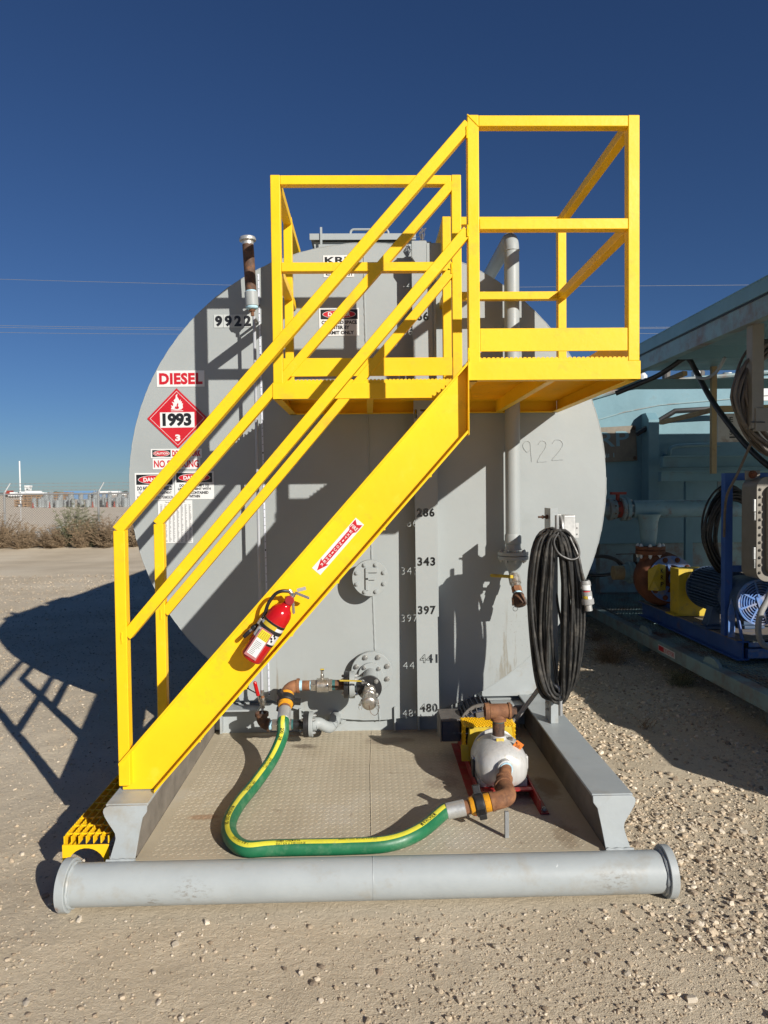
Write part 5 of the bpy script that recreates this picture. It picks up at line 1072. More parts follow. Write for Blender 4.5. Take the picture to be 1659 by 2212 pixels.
for s in (-1, 1):
    mb = MB(); q = e0+d*(L-.07)+V((s*.041, -.004, 0)); mb.bar(q, q+d*.05+V((s*.012, 0, .0)), .014, .007); mb.cyl(q-V((0, .01, 0)), q+V((0, .01, 0)), .007, n=8); mb.build('cam_arm', CHRM, mf, bevel=.001)
    mb = MB(); q2 = q+d*.055+V((s*.008, 0, 0)); mb.tube([q2+V((math.cos(t)*.010, 0, math.sin(t)*.012-.010)) for t in np.linspace(0, 6.28, 16)], .0013, 6); mb.build('pull_ring', CHRM, mf)
mb = MB(); p = e0+d*(L-.02); mb.tube(spline([p, p+V((.01, 0, -.045)), p+V((.035, 0, -.060)), p+V((.055, .0, -.03)), p+V((.052, .01, .03))], 6), .0016, 6); mb.build('chain', DRUST, mf)
mb = MB(); st = e0+d*.035; mb.cyl(st, st+V((-.004, -.02, .05)), .008, n=8); mb.bar(st+V((-.004, -.02, .05)), at(778, 1470, Y=4.09), .010, .006, up=(0, 1, 0)); mb.build('stem', CHRM, mf)
mb = MB(); p, q = at(781, 1471, Y=4.09), at(736, 1470, Y=4.09); mb.bar(p, q, .020, .005, up=(0, 0, 1)); mb.cyl(q-V((0, 0, .003)), q+V((0, 0, .003)), .010, n=16); mb.build('yellow_lever', OYEL, mf, bevel=.002)
# branch to the left
Yb = 4.245; bz = at(700, 1480, Y=Yb).z; P = lambda px: at(px, 1480, Y=Yb).x
def seg(px0, px1, r0, r1, m, nm, n=28, par=mf, bev=.0, z=bz, Yq=Yb):
    mb = MB(); mb.cyl((P(px0), Yq, z), (P(px1), Yq, z), r0, r1, n); return mb.build(nm, m, par, bevel=bev)
seg(795, 766, .046, .046, GRY, 'branch_pipe'); seg(766.5, 755, 29*Yb/F_PX, 29*Yb/F_PX, GRY, 'branch_flange', 44, bev=.003); seg(753, 743, 29*Yb/F_PX, 29*Yb/F_PX, BLK, 'black_flange', 44, bev=.003)
bolts(mf, (P(766.5), Yb, bz), (1, 0, 0), .060, 4, .011, .016, t0=45); bolts(mf, (P(743), Yb, bz), (-1, 0, 0), .060, 4, .010, .012, t0=45)
seg(743, 724, .030, .030, DRUST, 'pipe_nipple'); seg(724, 718, .031, .031, mat('green_sealant', (.03, .12, .12), .5, bump=0), 'thread_sealant')
seg(718, 710, .040, .040, STEEL, 'valve_end', 6, bev=.002); seg(710, 684, .043, .043, STEEL, 'ball_valve', 32, bev=.005); seg(684, 672, .037, .037, STEEL, 'valve_end', 6, bev=.002)
seg(672, 669.5, .029, .029, TAPE, 'thread_tape'); seg(669.5, 653, .0295, .0295, RUST, 'pipe_nipple'); seg(653, 646, .030, .030, TAPE, 'thread_tape')
mb = MB(); s0 = V((P(696), Yb, bz+.042)); mb.cyl(s0, s0+V((0, 0, .022)), .011, n=8); mb.cyl(s0+V((0, 0, .022)), s0+V((0, 0, .045)), .008, n=8); mb.cyl(s0+V((0, 0, .045)), s0+V((0, 0, .056)), .012, n=6); mb.build('stem', CHRM, mf)
mb = MB(); k0 = s0+V((0, 0, .053)); mb.bar(k0+V((0, .01, 0)), k0+V((.006, -.07, .018)), .006, .024, up=(1, 0, 0)); mb.build('yellow_lever', OYEL, mf, bevel=.002)
ex = P(646); ec = V((P(622), Yb, bz)); rb = ex-ec.x
mb = MB(); cx_, cz_ = ex-.0, bz-(ex-P(622)); R_ = ex-P(622)
ud = V((.0, -.88, -.46)).normalized(); pts = [V((ex-R_*math.sin(R(a)), Yb, bz))+ud*(R_*(1-math.cos(R(a)))) for a in (0, 15, 30, 45, 60, 75, 90)]+[V((ex-R_, Yb, bz))+ud*(R_+.012)]
mb.tube(pts, .037, 26); mb.ring((ex+.003, Yb, bz), (ex-.014, Yb, bz), .043, .03, 30); mb.build('elbow', RUST, mf); ex0, R0 = ex, R_
# ================================================================== lower drain assembly
dr = thing('drain_assembly', 'low grey elbow with black flange, valve and rusty cup elbow near the deck', 'pipe', (-.35, 4.3, .2))
Yd = 4.26; dz = at(630, 1565, Y=Yd).z; P2 = lambda px: at(px, 1565, Y=Yd).x
def seg2(px0, px1, r0, m, nm, n=28, bev=0): mb = MB(); mb.cyl((P2(px0), Yd, dz), (P2(px1), Yd, dz), r0, r0, n); return mb.build(nm, m, dr, bevel=bev)
c = at(725, 1544, Y=4.52); mb = MB(); mb.cyl((c.x, 4.53, c.z), (c.x, 4.505, c.z), 25.5*4.5/F_PX, n=44); mb.build('tank_flange', GRY, dr, bevel=.003)
bolts(dr, (c.x, 4.505, c.z), (0, -1, 0), .054, 4, .012, .013, m=GRY, t0=45)
mb = MB(); mb.tube(spline([(c.x, 4.51, c.z), (c.x, 4.40, c.z), (c.x-.03, 4.31, c.z-.01), (c.x-.09, Yd+.01, dz+.002), (P2(680), Yd, dz)], 7), .034, 26); mb.build('grey_elbow', GRY, dr)
mb = MB(); mb.cyl((P2(684), Yd, dz), (P2(676), Yd, dz), .040, n=30); mb.build('weld_collar', GRY, dr, bevel=.004)
seg2(676.5, 667.5, 27*Yd/F_PX, GRY, 'grey_flange', 44, .003); seg2(666.5, 656.5, 27.5*Yd/F_PX, BLK, 'black_flange', 44, .003)
bolts(dr, (P2(676.5), Yd, dz), (1, 0, 0), .056, 4, .010, .014, t0=45); bolts(dr, (P2(656.5), Yd, dz), (-1, 0, 0), .056, 4, .010, .012, t0=45)
seg2(656.5, 634, .029, BLK, 'pipe_nipple'); seg2(634, 630, .030, MATS['green_sealant'], 'thread_sealant'); seg2(630, 622, .038, STEEL, 'valve_end', 6, .002); seg2(622, 600, .042, STEEL, 'ball_valve', 32, .005); seg2(600, 588, .037, STEEL, 'valve_end', 6, .002); seg2(588, 582, .030, TAPE, 'thread_tape')
mb = MB(); s0 = V((P2(604), Yd-.005, dz+.04)); mb.bar(s0, s0+V((.012, -.02, .045)), .022, .005, up=(0, 1, 0)); mb.build('yellow_lever', OYEL, dr, bevel=.002)
mb = MB(); ex = P2(582); R_ = ex-P2(566); pts = [(ex, Yd, dz)]+[(ex-R_*math.sin(R(a)), Yd, dz+R_-R_*math.cos(R(a))) for a in (20, 40, 60, 75, 90)]+[(ex-R_, Yd, dz+R_+.02)]
mb.tube(pts, .033, 24, caps=False); mb.ring((ex-R_, Yd, dz+R_+.012), (ex-R_, Yd, dz+R_+.032), .041, .028, 30); mb.ring((ex+.001, Yd, dz), (ex-.014, Yd, dz), .040, .028, 30); mb.cyl((ex-R_, Yd, dz+R_+.004), (ex-R_, Yd, dz+R_+.006), .03, n=20); mb.build('cup_elbow', DRUST, dr)
mb = MB(); mb.cyl((ex-R_, Yd, dz+R_+.01), v0+V((.002, 0, -.11)), .008, n=10); mb.build('down_tube', CLEAR, dr)
# ================================================================== pump
pu = thing('transfer_pump', 'white cast transfer pump on a red base with a yellow mesh guard', 'pump', (.68, 3.75, DZ))
hy0, hy1 = 3.52, 3.82; pc = at(1078, 1662, Y=3.62); px_ = pc.x; pz = .290; iz = .318
mb = MB()
# egg-shaped housing built of stacked rounded cross-sections along Y
def housing(mb):
    secs = [(3.455, .045, .004), (3.460, .075, .003), (3.475, .102, .002), (3.505, .121, .002), (3.555, .133, .002), (3.620, .137, .002), (3.700, .135, .002), (3.740, .120, .002)]
    n = 48; vs = []; fs = []
    for y, r, dz_ in secs:
        for k in range(n):
            t = 2*math.pi*k/n; c_, s_ = math.cos(t), math.sin(t)
            rx = r*(abs(c_)**.9)*math.copysign(1, c_); rz = r*.84*(abs(s_)**.85)*math.copysign(1, s_)
            if s_ < 0: rx *= 1+.06*abs(s_)
            else: rx *= 1-.16*s_*s_
            vs.append((px_+rx, y, pz+rz*1.0+dz_))
    for j in range(len(secs)-1): fs += [(j*n+k, j*n+(k+1) % n, (j+1)*n+(k+1) % n, (j+1)*n+k) for k in range(n)]
    fs += [tuple(range(n)), tuple(range((len(secs)-1)*n, len(secs)*n))]
    mb.add(vs, fs)
housing(mb); hous = mb.build('housing', PUMPW, pu, smooth=50)
mb = MB(); mb.ring((px_, 3.74, pz), (px_, 3.756, pz), .120, .09, 44); mb.build('backplate', PUMPW, pu, bevel=.003)
for sx in (-1, 1):
    mb = MB(); mb.box((px_+sx*.125, 3.58, pz-.05), (px_+sx*.143, 3.62, pz+.03)); mb.box((px_+sx*.06, 3.52, DZ+.03), (px_+sx*.125, 3.66, pz-.06)); mb.build('foot_lug', PUMPW, pu, bevel=.005)
mb = MB(); mb.box((px_-.145, 3.56, pz-.065), (px_-.133, 3.62, pz+.02)); mb.build('side_plate', BLK, pu, bevel=.002)
mb = MB(); mb.ring((px_, 3.465, iz), (px_, 3.428, iz), .040, .026, 36); mb.build('inlet_boss', PUMPW, hous, bevel=.003); mb = MB(); mb.ring((px_, 3.429, iz), (px_, 3.421, iz), .032, .026, 30); mb.build('inlet_tape', TAPE, hous)
tp0 = V((at(1077, 1615, Y=3.62).x, 3.62, .400)); mb = MB(); mb.lathe(tp0+V((0, 0, -.03)), (0, 0, 1), [(0, .050), (.02, .048), (.035, .040), (.05, .038)], 30); mb.build('outlet_boss', PUMPW, hous)
def arrow_rel(mb):
    y = 3.5575; A = [(-.030, .0), (-.014, .006), (-.016, .002), (.022, .004), (.028, .007), (.025, 0), (.028, -.007), (.022, -.004), (-.016, -.002), (-.014, -.006)]
    P = [V((px_+u+.004, 3.487, pz+.083+v)) for u, v in A]; P.append(P[0]); mb.tube(P, .0012, 6)
mb = MB(); arrow_rel(mb); mb.build('flow_arrow', DUSTG, hous)
mb = MB(); mb.cyl(tp0+V((.055, -.01, -.035)), tp0+V((.058, -.012, .008)), .014, n=6); mb.build('fill_plug', DUSTG, hous)
tz0 = at(1076, 1536, Y=3.62).z-.045; mb = MB(); mb.lathe(tp0+V((0, 0, .018)), (0, 0, 1), [(0, .031), (tz0-tp0.z-.025, .031)], 30); mb.build('outlet_pipe', DRUST, pu)
mb = MB(); mb.lathe(V((tp0.x, tp0.y, tz0-.010)), (0, 0, 1), [(0, .0315), (.008, .0315)], 30); mb.build('thread_sealant', MATS['green_sealant'], pu)
tz = at(1076, 1536, Y=3.62).z; mb = MB(); mb.lathe(V((tp0.x, tp0.y, tz0-.002)), (0, 0, 1), [(0, .041), (.014, .041), (.016, .036), (tz-tz0, .036)], 30)
mb.cyl((tp0.x-.045, 3.62, tz), (tp0.x+.050, 3.62, tz), .038, n=32); mb.ring((tp0.x-.070, 3.62, tz), (tp0.x-.048, 3.62, tz), .043, .030, 32); mb.cyl((tp0.x-.05, 3.62, tz), (tp0.x-.046, 3.62, tz), .036, n=30); mb.cyl((tp0.x+.050, 3.62, tz), (tp0.x+.062, 3.62, tz), .043, n=32); mb.build('tee', RUST, pu)
mb = MB(); mb.cyl((tp0.x+.062, 3.62, tz), (tp0.x+.072, 3.62, tz), .034, n=24); mb.box((tp0.x+.072, 3.605, tz-.016), (tp0.x+.094, 3.635, tz+.016)); mb.build('tee_plug', DRUST, pu, bevel=.003)
mb = MB(); mb.obox(V((tp0.x, 3.575, tp0.z+.008)), V((1, 0, 0)), V((0, 1, -.5)).normalized(), V((0, .5, 1)).normalized(), .020, .003, .009); mb.build('maker_plate', OYEL, hous, bevel=.002)
# yellow guard of expanded metal with its front plate
gx0, gx1 = at(1007, 1590, Y=3.80).x, at(1113, 1590, Y=3.83).x; gz = .392
mb = MB(); mb.prism([(gx0, 3.83, DZ+.06), (gx0+.02, 3.83, gz-.004), (gx1-.02, 3.83, gz-.004), (gx1, 3.83, DZ+.06)], (0, .003, 0)); mb.build('guard_face', OYEL, pu, bevel=.001)
mb = MB(); sx_, sy_ = .020, .011
def mesh_sheet(mb, o, u, v, Lu, Lv, n):
    o, u, v, n = V(o), V(u), V(v), V(n); j = 0; b_ = 0
    while b_ < Lv:
        a_ = (.5*sx_ if j % 2 else 0)
        while a_ < Lu:
            c = o+u*a_+v*b_
            mb.bar(c, c+u*(sx_/2)+v*sy_, .0035, .004, up=n); mb.bar(c, c-u*(sx_/2)+v*sy_, .0035, .004, up=n); a_ += sx_
        b_ += sy_; j += 1
mesh_sheet(mb, (gx0+.0, 3.835, gz), (1, 0, 0), (0, 1, 0), gx1-gx0, .15, (0, 0, 1)); mesh_sheet(mb, (gx0, 3.835, DZ+.06), (0, 1, 0), (0, 0, 1), .15, gz-DZ-.06, (1, 0, 0)); mesh_sheet(mb, (gx1, 3.835, DZ+.06), (0, 1, 0), (0, 0, 1), .15, gz-DZ-.06, (1, 0, 0))
mb.build('guard_mesh', YEL, pu, smooth=0, fix=False)
mb = MB(); mb.box((gx0+.002, 3.84, gz-.006), (gx1-.002, 3.98, gz-.003)); mb.build('guard_lining', OYEL, pu)
# motor
mx = at(1036, 1556, Y=4.1).x; mz = .335
mb = MB(); mb.lathe((mx, 3.99, mz), (0, 1, 0), [(0, .075), (.01, .095), (.03, .098), (.26, .098), (.27, .09)], 40)
for k in range(26):
    t = 2*math.pi*k/26; d = V((math.cos(t), 0, math.sin(t))); mb.obox(V((mx, 4.13, mz))+d*.103, V((0, 1, 0)), d, d.cross(V((0, 1, 0))), .12, .010, .0018)
mb.build('motor_body', MOT, pu)
mb = MB(); mb.ring((mx, 4.005, mz), (mx, 4.02, mz), .128, .110, 44)
for k in range(20):
    t = 2*math.pi*k/20; d = V((math.cos(t), 0, math.sin(t))); mb.bar(V((mx, 4.0, mz))+d*.04, V((mx, 4.0, mz))+d*.115, .004, .008, up=(0, 1, 0))
mb.build('end_bell', DUSTG, pu); mb = MB(); mb.obox(V((mx-.005, 3.985, mz+.075)), V((1, 0, .15)).normalized(), V((0, 1, 0)), V((-.15, 0, 1)).normalized(), .034, .008, .015); mb.build('name_plate', DUSTG, pu, bevel=.002)
jx0, jx1 = at(953, 1590, Y=4.02).x, at(985, 1590, Y=4.02).x; mb = MB(); jz0, jz1 = at(960, 1604, Y=4.0).z, at(960, 1556, Y=4.0).z
mb.box((jx0, 3.98, jz0+.01), (jx1+.022, 4.16, jz1)); mb.build('terminal_box', MOT, pu, bevel=.008, seg=3); mb = MB(); mb.box((jx0-.007, 3.970, jz1+.001), (jx1+.030, 4.17, jz1+.014)); mb.box((jx0-.010, 3.968, jz0+.012), (jx0-.001, 4.165, jz1+.0)); mb.build('box_lid', DUSTG, pu, bevel=.004); mb = MB(); mb.box((jx1, 4.0, jz0+.02), (mx-.08, 4.1, jz1-.02)); mb.build('box_neck', MOT, pu)
# red base
for sx, xx in ((-1, px_-.175), (1, px_+.135)):
    mb = MB(); mb.box((xx, 3.30, DZ+.002), (xx+.045, 4.25, DZ+.008)); mb.box((xx+(.040 if sx < 0 else 0), 3.30, DZ+.008), (xx+(.046 if sx < 0 else .006), 4.25, DZ+.070)); mb.build('base_rail', REDP, pu, bevel=.002)
    bolts(pu, (xx+.022 if sx < 0 else xx+.028, 3.335, DZ+.008), (0, 0, 1), 0, 1, .011, .012)
mb = MB(); mb.box((px_-.13, 3.44, DZ+.054), (px_+.135, 3.475, DZ+.062)); mb.box((px_-.13, 3.48, DZ+.04), (px_+.135, 3.66, DZ+.046)); mb.box((px_-.13, 3.9, DZ+.064), (px_+.135, 4.22, DZ+.072)); mb.build('base_plate', REDP, pu, bevel=.002)
mb = MB(); mb.prism([(gx0-.025, 3.80, DZ+.07), (gx0+.02, 3.80, DZ+.07), (gx0+.01, 3.80, DZ+.16), (gx0-.03, 3.80, DZ+.16)], (0, .004, 0)); mb.build('guard_bracket', OYEL, pu, bevel=.001)
tgm = thing('warning_tag', 'small orange warning tag wired to the top of the white pump', 'tag', at(1119, 1612, Y=3.62))
c = at(1119, 1612, Y=3.54); sh = Sheet(c-V((.020, 0, -.012)), (.80, 0, -.60), (.60, 0, .80), (0, -1, .2)); sh.t = tgm
put(sh, ORNG, 'plate', lambda mb: sh.rect(mb, 0, -.026, .044, .026, 0, .001)); put(sh, SBLK, 'print', lambda mb: [sh.rect(mb, .012+.006*k, -.017, .0145+.006*k, .012-.006*(k % 2), .0006) for k in range(4)]+[sh.ell(mb, .007, .012, .004, .005, .0006, 10)])
# suction pipe, elbow
sp = thing('suction_elbow', 'rusty brown pipe and elbow turning left from the white pump', 'pipe', (.65, 3.3, .25))
el = at(1100, 1712, Y=3.235); i0 = V((px_, 3.44, iz)); e0 = V((el.x-.0, 3.235+.04, .272)); un = at(1062, 1734, Y=3.21); un = V((un.x, 3.225, un.z))
ldir = (at(1016, 1744, Y=3.21)-at(1085, 1729, Y=3.21)); ldir.y = 0; ldir.normalize(); ez = .262
exx = at(1102, 1712, Y=3.23).x
mb = MB(); mb.cyl(i0, V((exx-.012, 3.33, ez+.012)), .0305, n=28); mb.build('pipe', RUST, sp)
mb = MB(); q = i0.lerp(V((exx-.012, 3.33, ez+.012)), .52); dq = (V((exx-.012, 3.33, ez+.012))-i0).normalized(); mb.lathe(q, dq, [(0, .031), (.003, .040), (.014, .040), (.017, .034), (.07, .034)], 28); mb.build('pipe_collar', RUST, sp)
mb = MB(); E0 = V((exx-.012, 3.34, ez+.013)); E1 = V((exx-.004, 3.29, ez+.006)); E2 = V((exx-.012, 3.245, ez)); E3 = V((exx-.045, 3.222, ez-.004)); E4 = E3+ldir*.045
mb.tube(spline([E0, E1, E2, E3, E4], 8), .040, 28); dd_ = (E1-E0).normalized(); mb.ring(E0-dd_*.004, E0+dd_*.012, .045, .03, 30); mb.ring(E4-ldir*.012, E4+ldir*.002, .044, .03, 30); mb.build('elbow', RUST, sp)
UN = E4+ldir*.002
# ================================================================== hammer unions and hose
def union(o, d, nm, label, handed=1):
    t = thing(nm, label, 'coupling', o); d = V(d).normalized()
    mb = MB(); mb.lathe(o, d, [(0, .037), (.004, .042), (.030, .042), (.034, .040)], 30); mb.build('threaded_half', UNY, t)
    mb = MB(); mb.lathe(o+d*.030, d, [(0, .046), (.004, .053), (.040, .053), (.046, .046)], 36)
    a = d.orthogonal().normalized(); bq = d.cross(a)
    for k in range(3):
        an = 2*math.pi*k/3+handed; rd = a*math.cos(an)+bq*math.sin(an); tg_ = d.cross(rd); mb.obox(o+d*.053+rd*.066, rd, tg_, d, .020, .014, .017)
    mb.build('wing_nut', BLK, t, bevel=.003)
    mb = MB(); mb.lathe(o+d*.078, d, [(0, .044), (.010, .042), (.018, .040), (.022, .033)], 30); mb.build('tail_half', UNY, t)
    mb = MB(); mb.lathe(o+d*.098, d, [(0, .030), (.028, .030)], 28); mb.build('nipple', RUST, t); return o+d*.124
hA = union(UN, ldir, 'hammer_union', 'black and orange hammer union between the rusty elbow and the hose end', .5)
uo = V((ex0-R0, Yb, bz))+ud*(R0+.006)
hB = union(uo, ud, 'hammer_union', 'black and orange hammer union above the hose at the brown pipe', 2.2)
hs = thing('transfer_hose', 'green hose with a yellow stripe lying in a loop on the tread plate', 'hose', (-.2, 3.6, DZ))
HR = .0335; ra = HR+.003; zl_ = DZ+HR+.004
fer = hB-ud*.004; mb = MB(); mb.lathe(fer, ud, [(0, .030), (.003, .0365), (.085, .0365), (.088, .034)], 30); mb.build('ferrule', ALU, hs)
f2 = hA-ldir*.004; mb = MB(); mb.lathe(f2, ldir, [(0, .030), (.003, .0365), (.085, .0365), (.088, .034)], 30); mb.build('ferrule', ALU, hs)
def G(px, py, z): p = at(px, py, Z=z); p.y = max(p.y, 2.972); return p
H0 = fer+ud*.07; H1 = f2+ldir*.07
print('H0', H0, H1)
hp = [H0, H0+ud*.035, G(609, 1592, .318), G(588, 1640, .240), G(552, 1692, .195), G(515, 1738, .182), G(495, 1778, zl_), G(501, 1812, zl_), G(530, 1836, zl_), G(580, 1848, zl_), G(660, 1851, zl_), G(750, 1842, zl_), G(840, 1822, .186), G(905, 1797, .200), H1+ldir*.03, H1]
hc = spline(hp, 12); mb = MB(); mb.tube(hc, HR, 24, radf=lambda i: 1.0+.012*(i % 2)); mb.build('hose_body', GRN, hs)
# stripe: a band of the hose surface that faces up and towards the front left; it carries the hose lettering
def frame(i):
    t = (hc[min(i+1, len(hc)-1)]-hc[max(i-1, 0)]).normalized(); k = i/(len(hc)-1)
    a_ = at(0, 0, Y=1) if False else None
    view = (CP-hc[i]).normalized()
    ref = V((-.10, -.62, .78)).normalized() if k < .55 else V((0, -.25, .97)).normalized()
    w_ = max(0, min(1, (k-.45)/.2)); ref = (V((.02, -.72, .69)).normalized()*(1-w_)+V((0, -.36, .93)).normalized()*w_).normalized()
    n = (ref-t*ref.dot(t)).normalized(); return t, n, t.cross(n)
mb = MB(); vs = []; fs = []; nn = 7; HWA = R(18)
for i in range(len(hc)):
    t, n, s = frame(i)
    for k in range(nn):
        a = -HWA+2*HWA*k/(nn-1); vs.append(hc[i]+(n*math.cos(a)+s*math.sin(a))*(HR*1.016))
for i in range(3, len(hc)-4): fs += [(i*nn+k, i*nn+k+1, (i+1)*nn+k+1, (i+1)*nn+k) for k in range(nn-1)]
mb.add(vs, fs); mb.build('stripe', HYL, hs, fix=False)
cum = [0]
for i in range(1, len(hc)): cum.append(cum[-1]+(hc[i]-hc[i-1]).length)
def along(s):
    for i in range(1, len(hc)):
        if cum[i] >= s: k = (s-cum[i-1])/(cum[i]-cum[i-1]); return hc[i-1].lerp(hc[i], k), frame(i)
    return hc[-1], frame(len(hc)-1)
def hose_text(body, s0, hgt, off, bold=.02, adv=.78):
    mb = MB(); s = s0
    for ch in body:
        if ch != ' ':
            p, (t, n, sd_) = along(s); a = off/HR; nr = n*math.cos(a)+sd_*math.sin(a); up = -(sd_*math.cos(a)-n*math.sin(a)); c = p+nr*(HR*1.03)
            wd = hgt*(.18 if ch in 'I.' else .62); text_into(mb, ch, c, t, up if up.z > -9 else -up, wd, hgt*(.2 if ch in '-' else 1), bold)
        s += hgt*adv if ch not in 'I. ' else hgt*.5
    mb.build('lettering', SBLK, hs, smooth=0, fix=False)
tot = cum[-1]
hose_text('200  2"', .075, .018, 0); hose_text('250 PSI W.P.', .30, .011, -.006); hose_text('-40 TO 250 F AMBIENT TEMP', .29, .006, .007, 0, .7); hose_text('UHMW CHEMICAL', .52, .011, -.006); hose_text('SUCTION & DISCHARGE', .52, .008, .006, .01, .8)
hose_text('MWHCHEM-200 2"', .80, .017, 0); hose_text('250 PSI W.P.', 1.10, .011, -.006); hose_text('UHMW CHEMICAL', 1.30, .011, -.006); hose_text('SUCTION & DISCHARGE', 1.30, .009, .007, .01, .8)
hose_text('MWHCHEM', tot-.245, .020, .0, .02, .85); hose_text('INSPECT HOSE BEFORE EACH USE', tot-.62, .008, -.007, 0, .8)
# flat prop under the elbow
a, b = at(1094, 1811, Z=DZ+.001), at(1098, 1740, Y=3.2)
mb = MB(); mb.box((a.x-.006, a.y, DZ+.001), (a.x+.012, a.y+.020, .262)); tag(mb.build('prop_bar', GALV, bevel=.002), 'pale flat bar standing on the deck under the rusty elbow', 'prop')
# ================================================================== neighbouring teal unit
# ---- raised teal tank behind
tt = thing('teal_tank', 'raised teal steel tank standing behind the blue pump at the right', 'tank', (5, 11, 0.9))
YT_ = 9.5; rim = [(-200, 0)]
prof = [(1.5, 0.92), (1.5, 1.6), (1.75, 2.15), (2.1, 2.48), (2.55, 2.72)]+[(at(px, py, Y=YT_).x, at(px, py, Y=YT_).z) for px, py in [(1281, 861), (1350, 841), (1427, 826), (1544, 816), (1659, 806)]]+[(7.2, 3.34), (9.0, 3.34), (9.0, 0.92)]
mb = MB(); mb.prism([(x, YT_, z) for x, z in prof], (0, 5.5, 0)); tw = mb.build('tank_body', TEAL, tt, bevel=.01)
mb = MB(); mb.tube([(x, YT_-.02, z+.01) for x, z in prof[3:-1]], .03, 8); mb.build('rim', TEALR, tt)
mb = MB(); xs_, zs_ = [p[0] for p in prof[4:-2]], [p[1] for p in prof[4:-2]]
for a, b in zip(prof[4:-2], prof[5:-1]): mb.bar((a[0], YT_-.005, a[1]-.30), (b[0], YT_-.005, b[1]-.30), .012, .014, up=(0, 0, 1))
mb.build('wall_seam', TEALR, tt)
pa = at(1401, 890, Y=9.25); pb = at(1424, 1079, Y=9.25); mb = MB(); mb.prism([(pa.x, 9.25, pb.z-.3), (pa.x, 9.25, pa.z-.10), (pa.x, 9.36, pa.z), (pa.x, YT_-.003, pa.z), (pa.x, YT_-.003, pb.z-.3)], (pb.x-pa.x, 0, 0)); mb.build('stiffener', TEAL, tt, bevel=.006)
for py0, py1, px0, Yb2 in ((985, 1010, 1432, 8.85), (1018, 1040, 1428, 8.7)):
    a, b = at(px0, py0, Y=Yb2), at(px0, py1, Y=Yb2); mb = MB(); mb.box((a.x, Yb2, b.z), (8.0, Yb2+.10, a.z)); mb.box((a.x, Yb2-.03, a.z-.02), (8.0, Yb2, a.z)); mb.build('ledge_beam', TEAL, tt, bevel=.004)
mb = MB(); a = at(1483, 1040, Y=8.85); mb.box((a.x, 8.87, .5), (a.x+.09, 8.93, a.z)); mb.build('ledge_leg', TEAL, tt)
mb = MB(); a = at(1560, 1040, Y=8.75); mb.box((a.x-.07, 8.72, a.z-.22), (a.x+.06, 8.74, a.z)); mb.build('bracket', TEALR, tt); bolts(tt, (a.x-.005, 8.72, a.z-.10), (0, -1, 0), 0, 1, .045, .04, m=DRUST)
for k in range(9):
    a = at(1375+k*32, 812-k*2.5, Y=9.8); mb = MB(); mb.lathe((a.x, 9.8+.3*(k % 2), 3.15), (0, 0, 1), [(0, .05), (.06+.05*(k % 3), .06), (.10+.05*(k % 3), .03)], 10); mb.build('roof_fitting', [TEALR, WHT, DUSTG][k % 3], tt)
mb = MB(); mb.box((3.15, 9.62, .16), (9.0, 9.80, .915)); mb.box((3.15, 9.62, .10), (9.0, 11.2, .155)); mb.build('gap_blocker', TEALR, tt)  # box added to block the lit ground and keep the gap below dark
for x in (2.2, 5.0, 8.4):
    for y in (10.2, 14.0):
        mb = MB(); mb.box((x, y, 0), (x+.2, y+.2, .92)); mb.build('leg', TEALR, tt)
mb = MB(); a, b = at(1440, 975, Y=9.44), at(1500, 962, Y=9.44); mb.tube(spline([(a.x, YT_, a.z-.06), (a.x, 9.36, a.z-.05), (a.x+.04, 9.34, a.z+.05), (b.x, 9.36, b.z), (b.x+.3, 9.36, b.z)], 5), .028, 8); mb.build('grab_rail', TEAL, tt)
mb = MB(); a, b, c = at(1375, 938, Y=9.35), at(1458, 888, Y=9.30), at(1560, 882, Y=9.3); mb.tube([a, b, c, (7.5, 9.3, c.z)], .035, 8); mb.build('pipe_rail', BLK, tt)
# plaque
plq = thing('name_plaque', 'dark metal plaque with cut-out KRP letters on the teal tank', 'plaque', at(1340, 960, Y=YT_-.03))
ll, lr = at(1245, 1003, Y=YT_-.012), at(1376, 995, Y=YT_-.012); sh = Sheet((ll.x, YT_-.03, ll.z), (lr-ll), (-.05, 0, 1), (0, -1, 0)); sh.t = plq; W = (lr-ll).length; H = .47
mb = MB(); sh.rect(mb, 0, 0, W, H, .0, .012); mb.build('backing', PLAQ, plq, bevel=.003)
put(sh, TEAL, 'lettering', lambda mb: sh.text(mb, 'KRP', W*.06, H*.44, W*.88, H*.86, .004, .01)); put(sh, DTEAL, 'small_lettering', lambda mb: sh.text(mb, 'UNIT # 1', W*.12, H*.12, W*.62, H*.26, .004, 0))
for u, v in ((.96, .08), (.96, .92), (.04, .92), (.04, .08)): bolts(plq, sh.p(W*u, H*v, .002), (0, -1, 0), 0, 1, .02, .012, m=DRUST)
cs = thing('company_sticker', 'white sticker with black letters on the lit teal tank beside the grey post', 'sign', at(1640, 830, Y=YT_-.01)); ll = at(1617, 846, Y=YT_-.01); sh = Sheet((ll.x, YT_-.004, ll.z), (1, 0, 0), (0, 0, 1), (0, -1, 0)); sh.t = cs; W = H = .30; W *= 1.1; sh.W, sh.H = W, H
put(sh, SWHT, 'backing', lambda mb: sh.rect(mb, 0, -.12, W, H*.6, .004, .003)); put(sh, SBLK, 'lettering', lambda mb: (sh.text(mb, 'KRP', W*.08, H*.28, W*.92, H*.54, .006, .03), sh.text(mb, '432', W*.1, -.10, W*.35, -.045, .006, .02)))
ws = thing('white_notice', 'white notice board with rust along its left edge behind the cable coil', 'sign', at(1600, 925, Y=8.62)); a, b = at(1550, 955, Y=8.6), at(1700, 892, Y=8.6); sh = Sheet((a.x, 8.6, a.z), (1, 0, 0), (0, 0, 1), (0, -1, 0)); sh.t = ws; W, H = b.x-a.x, b.z-a.z
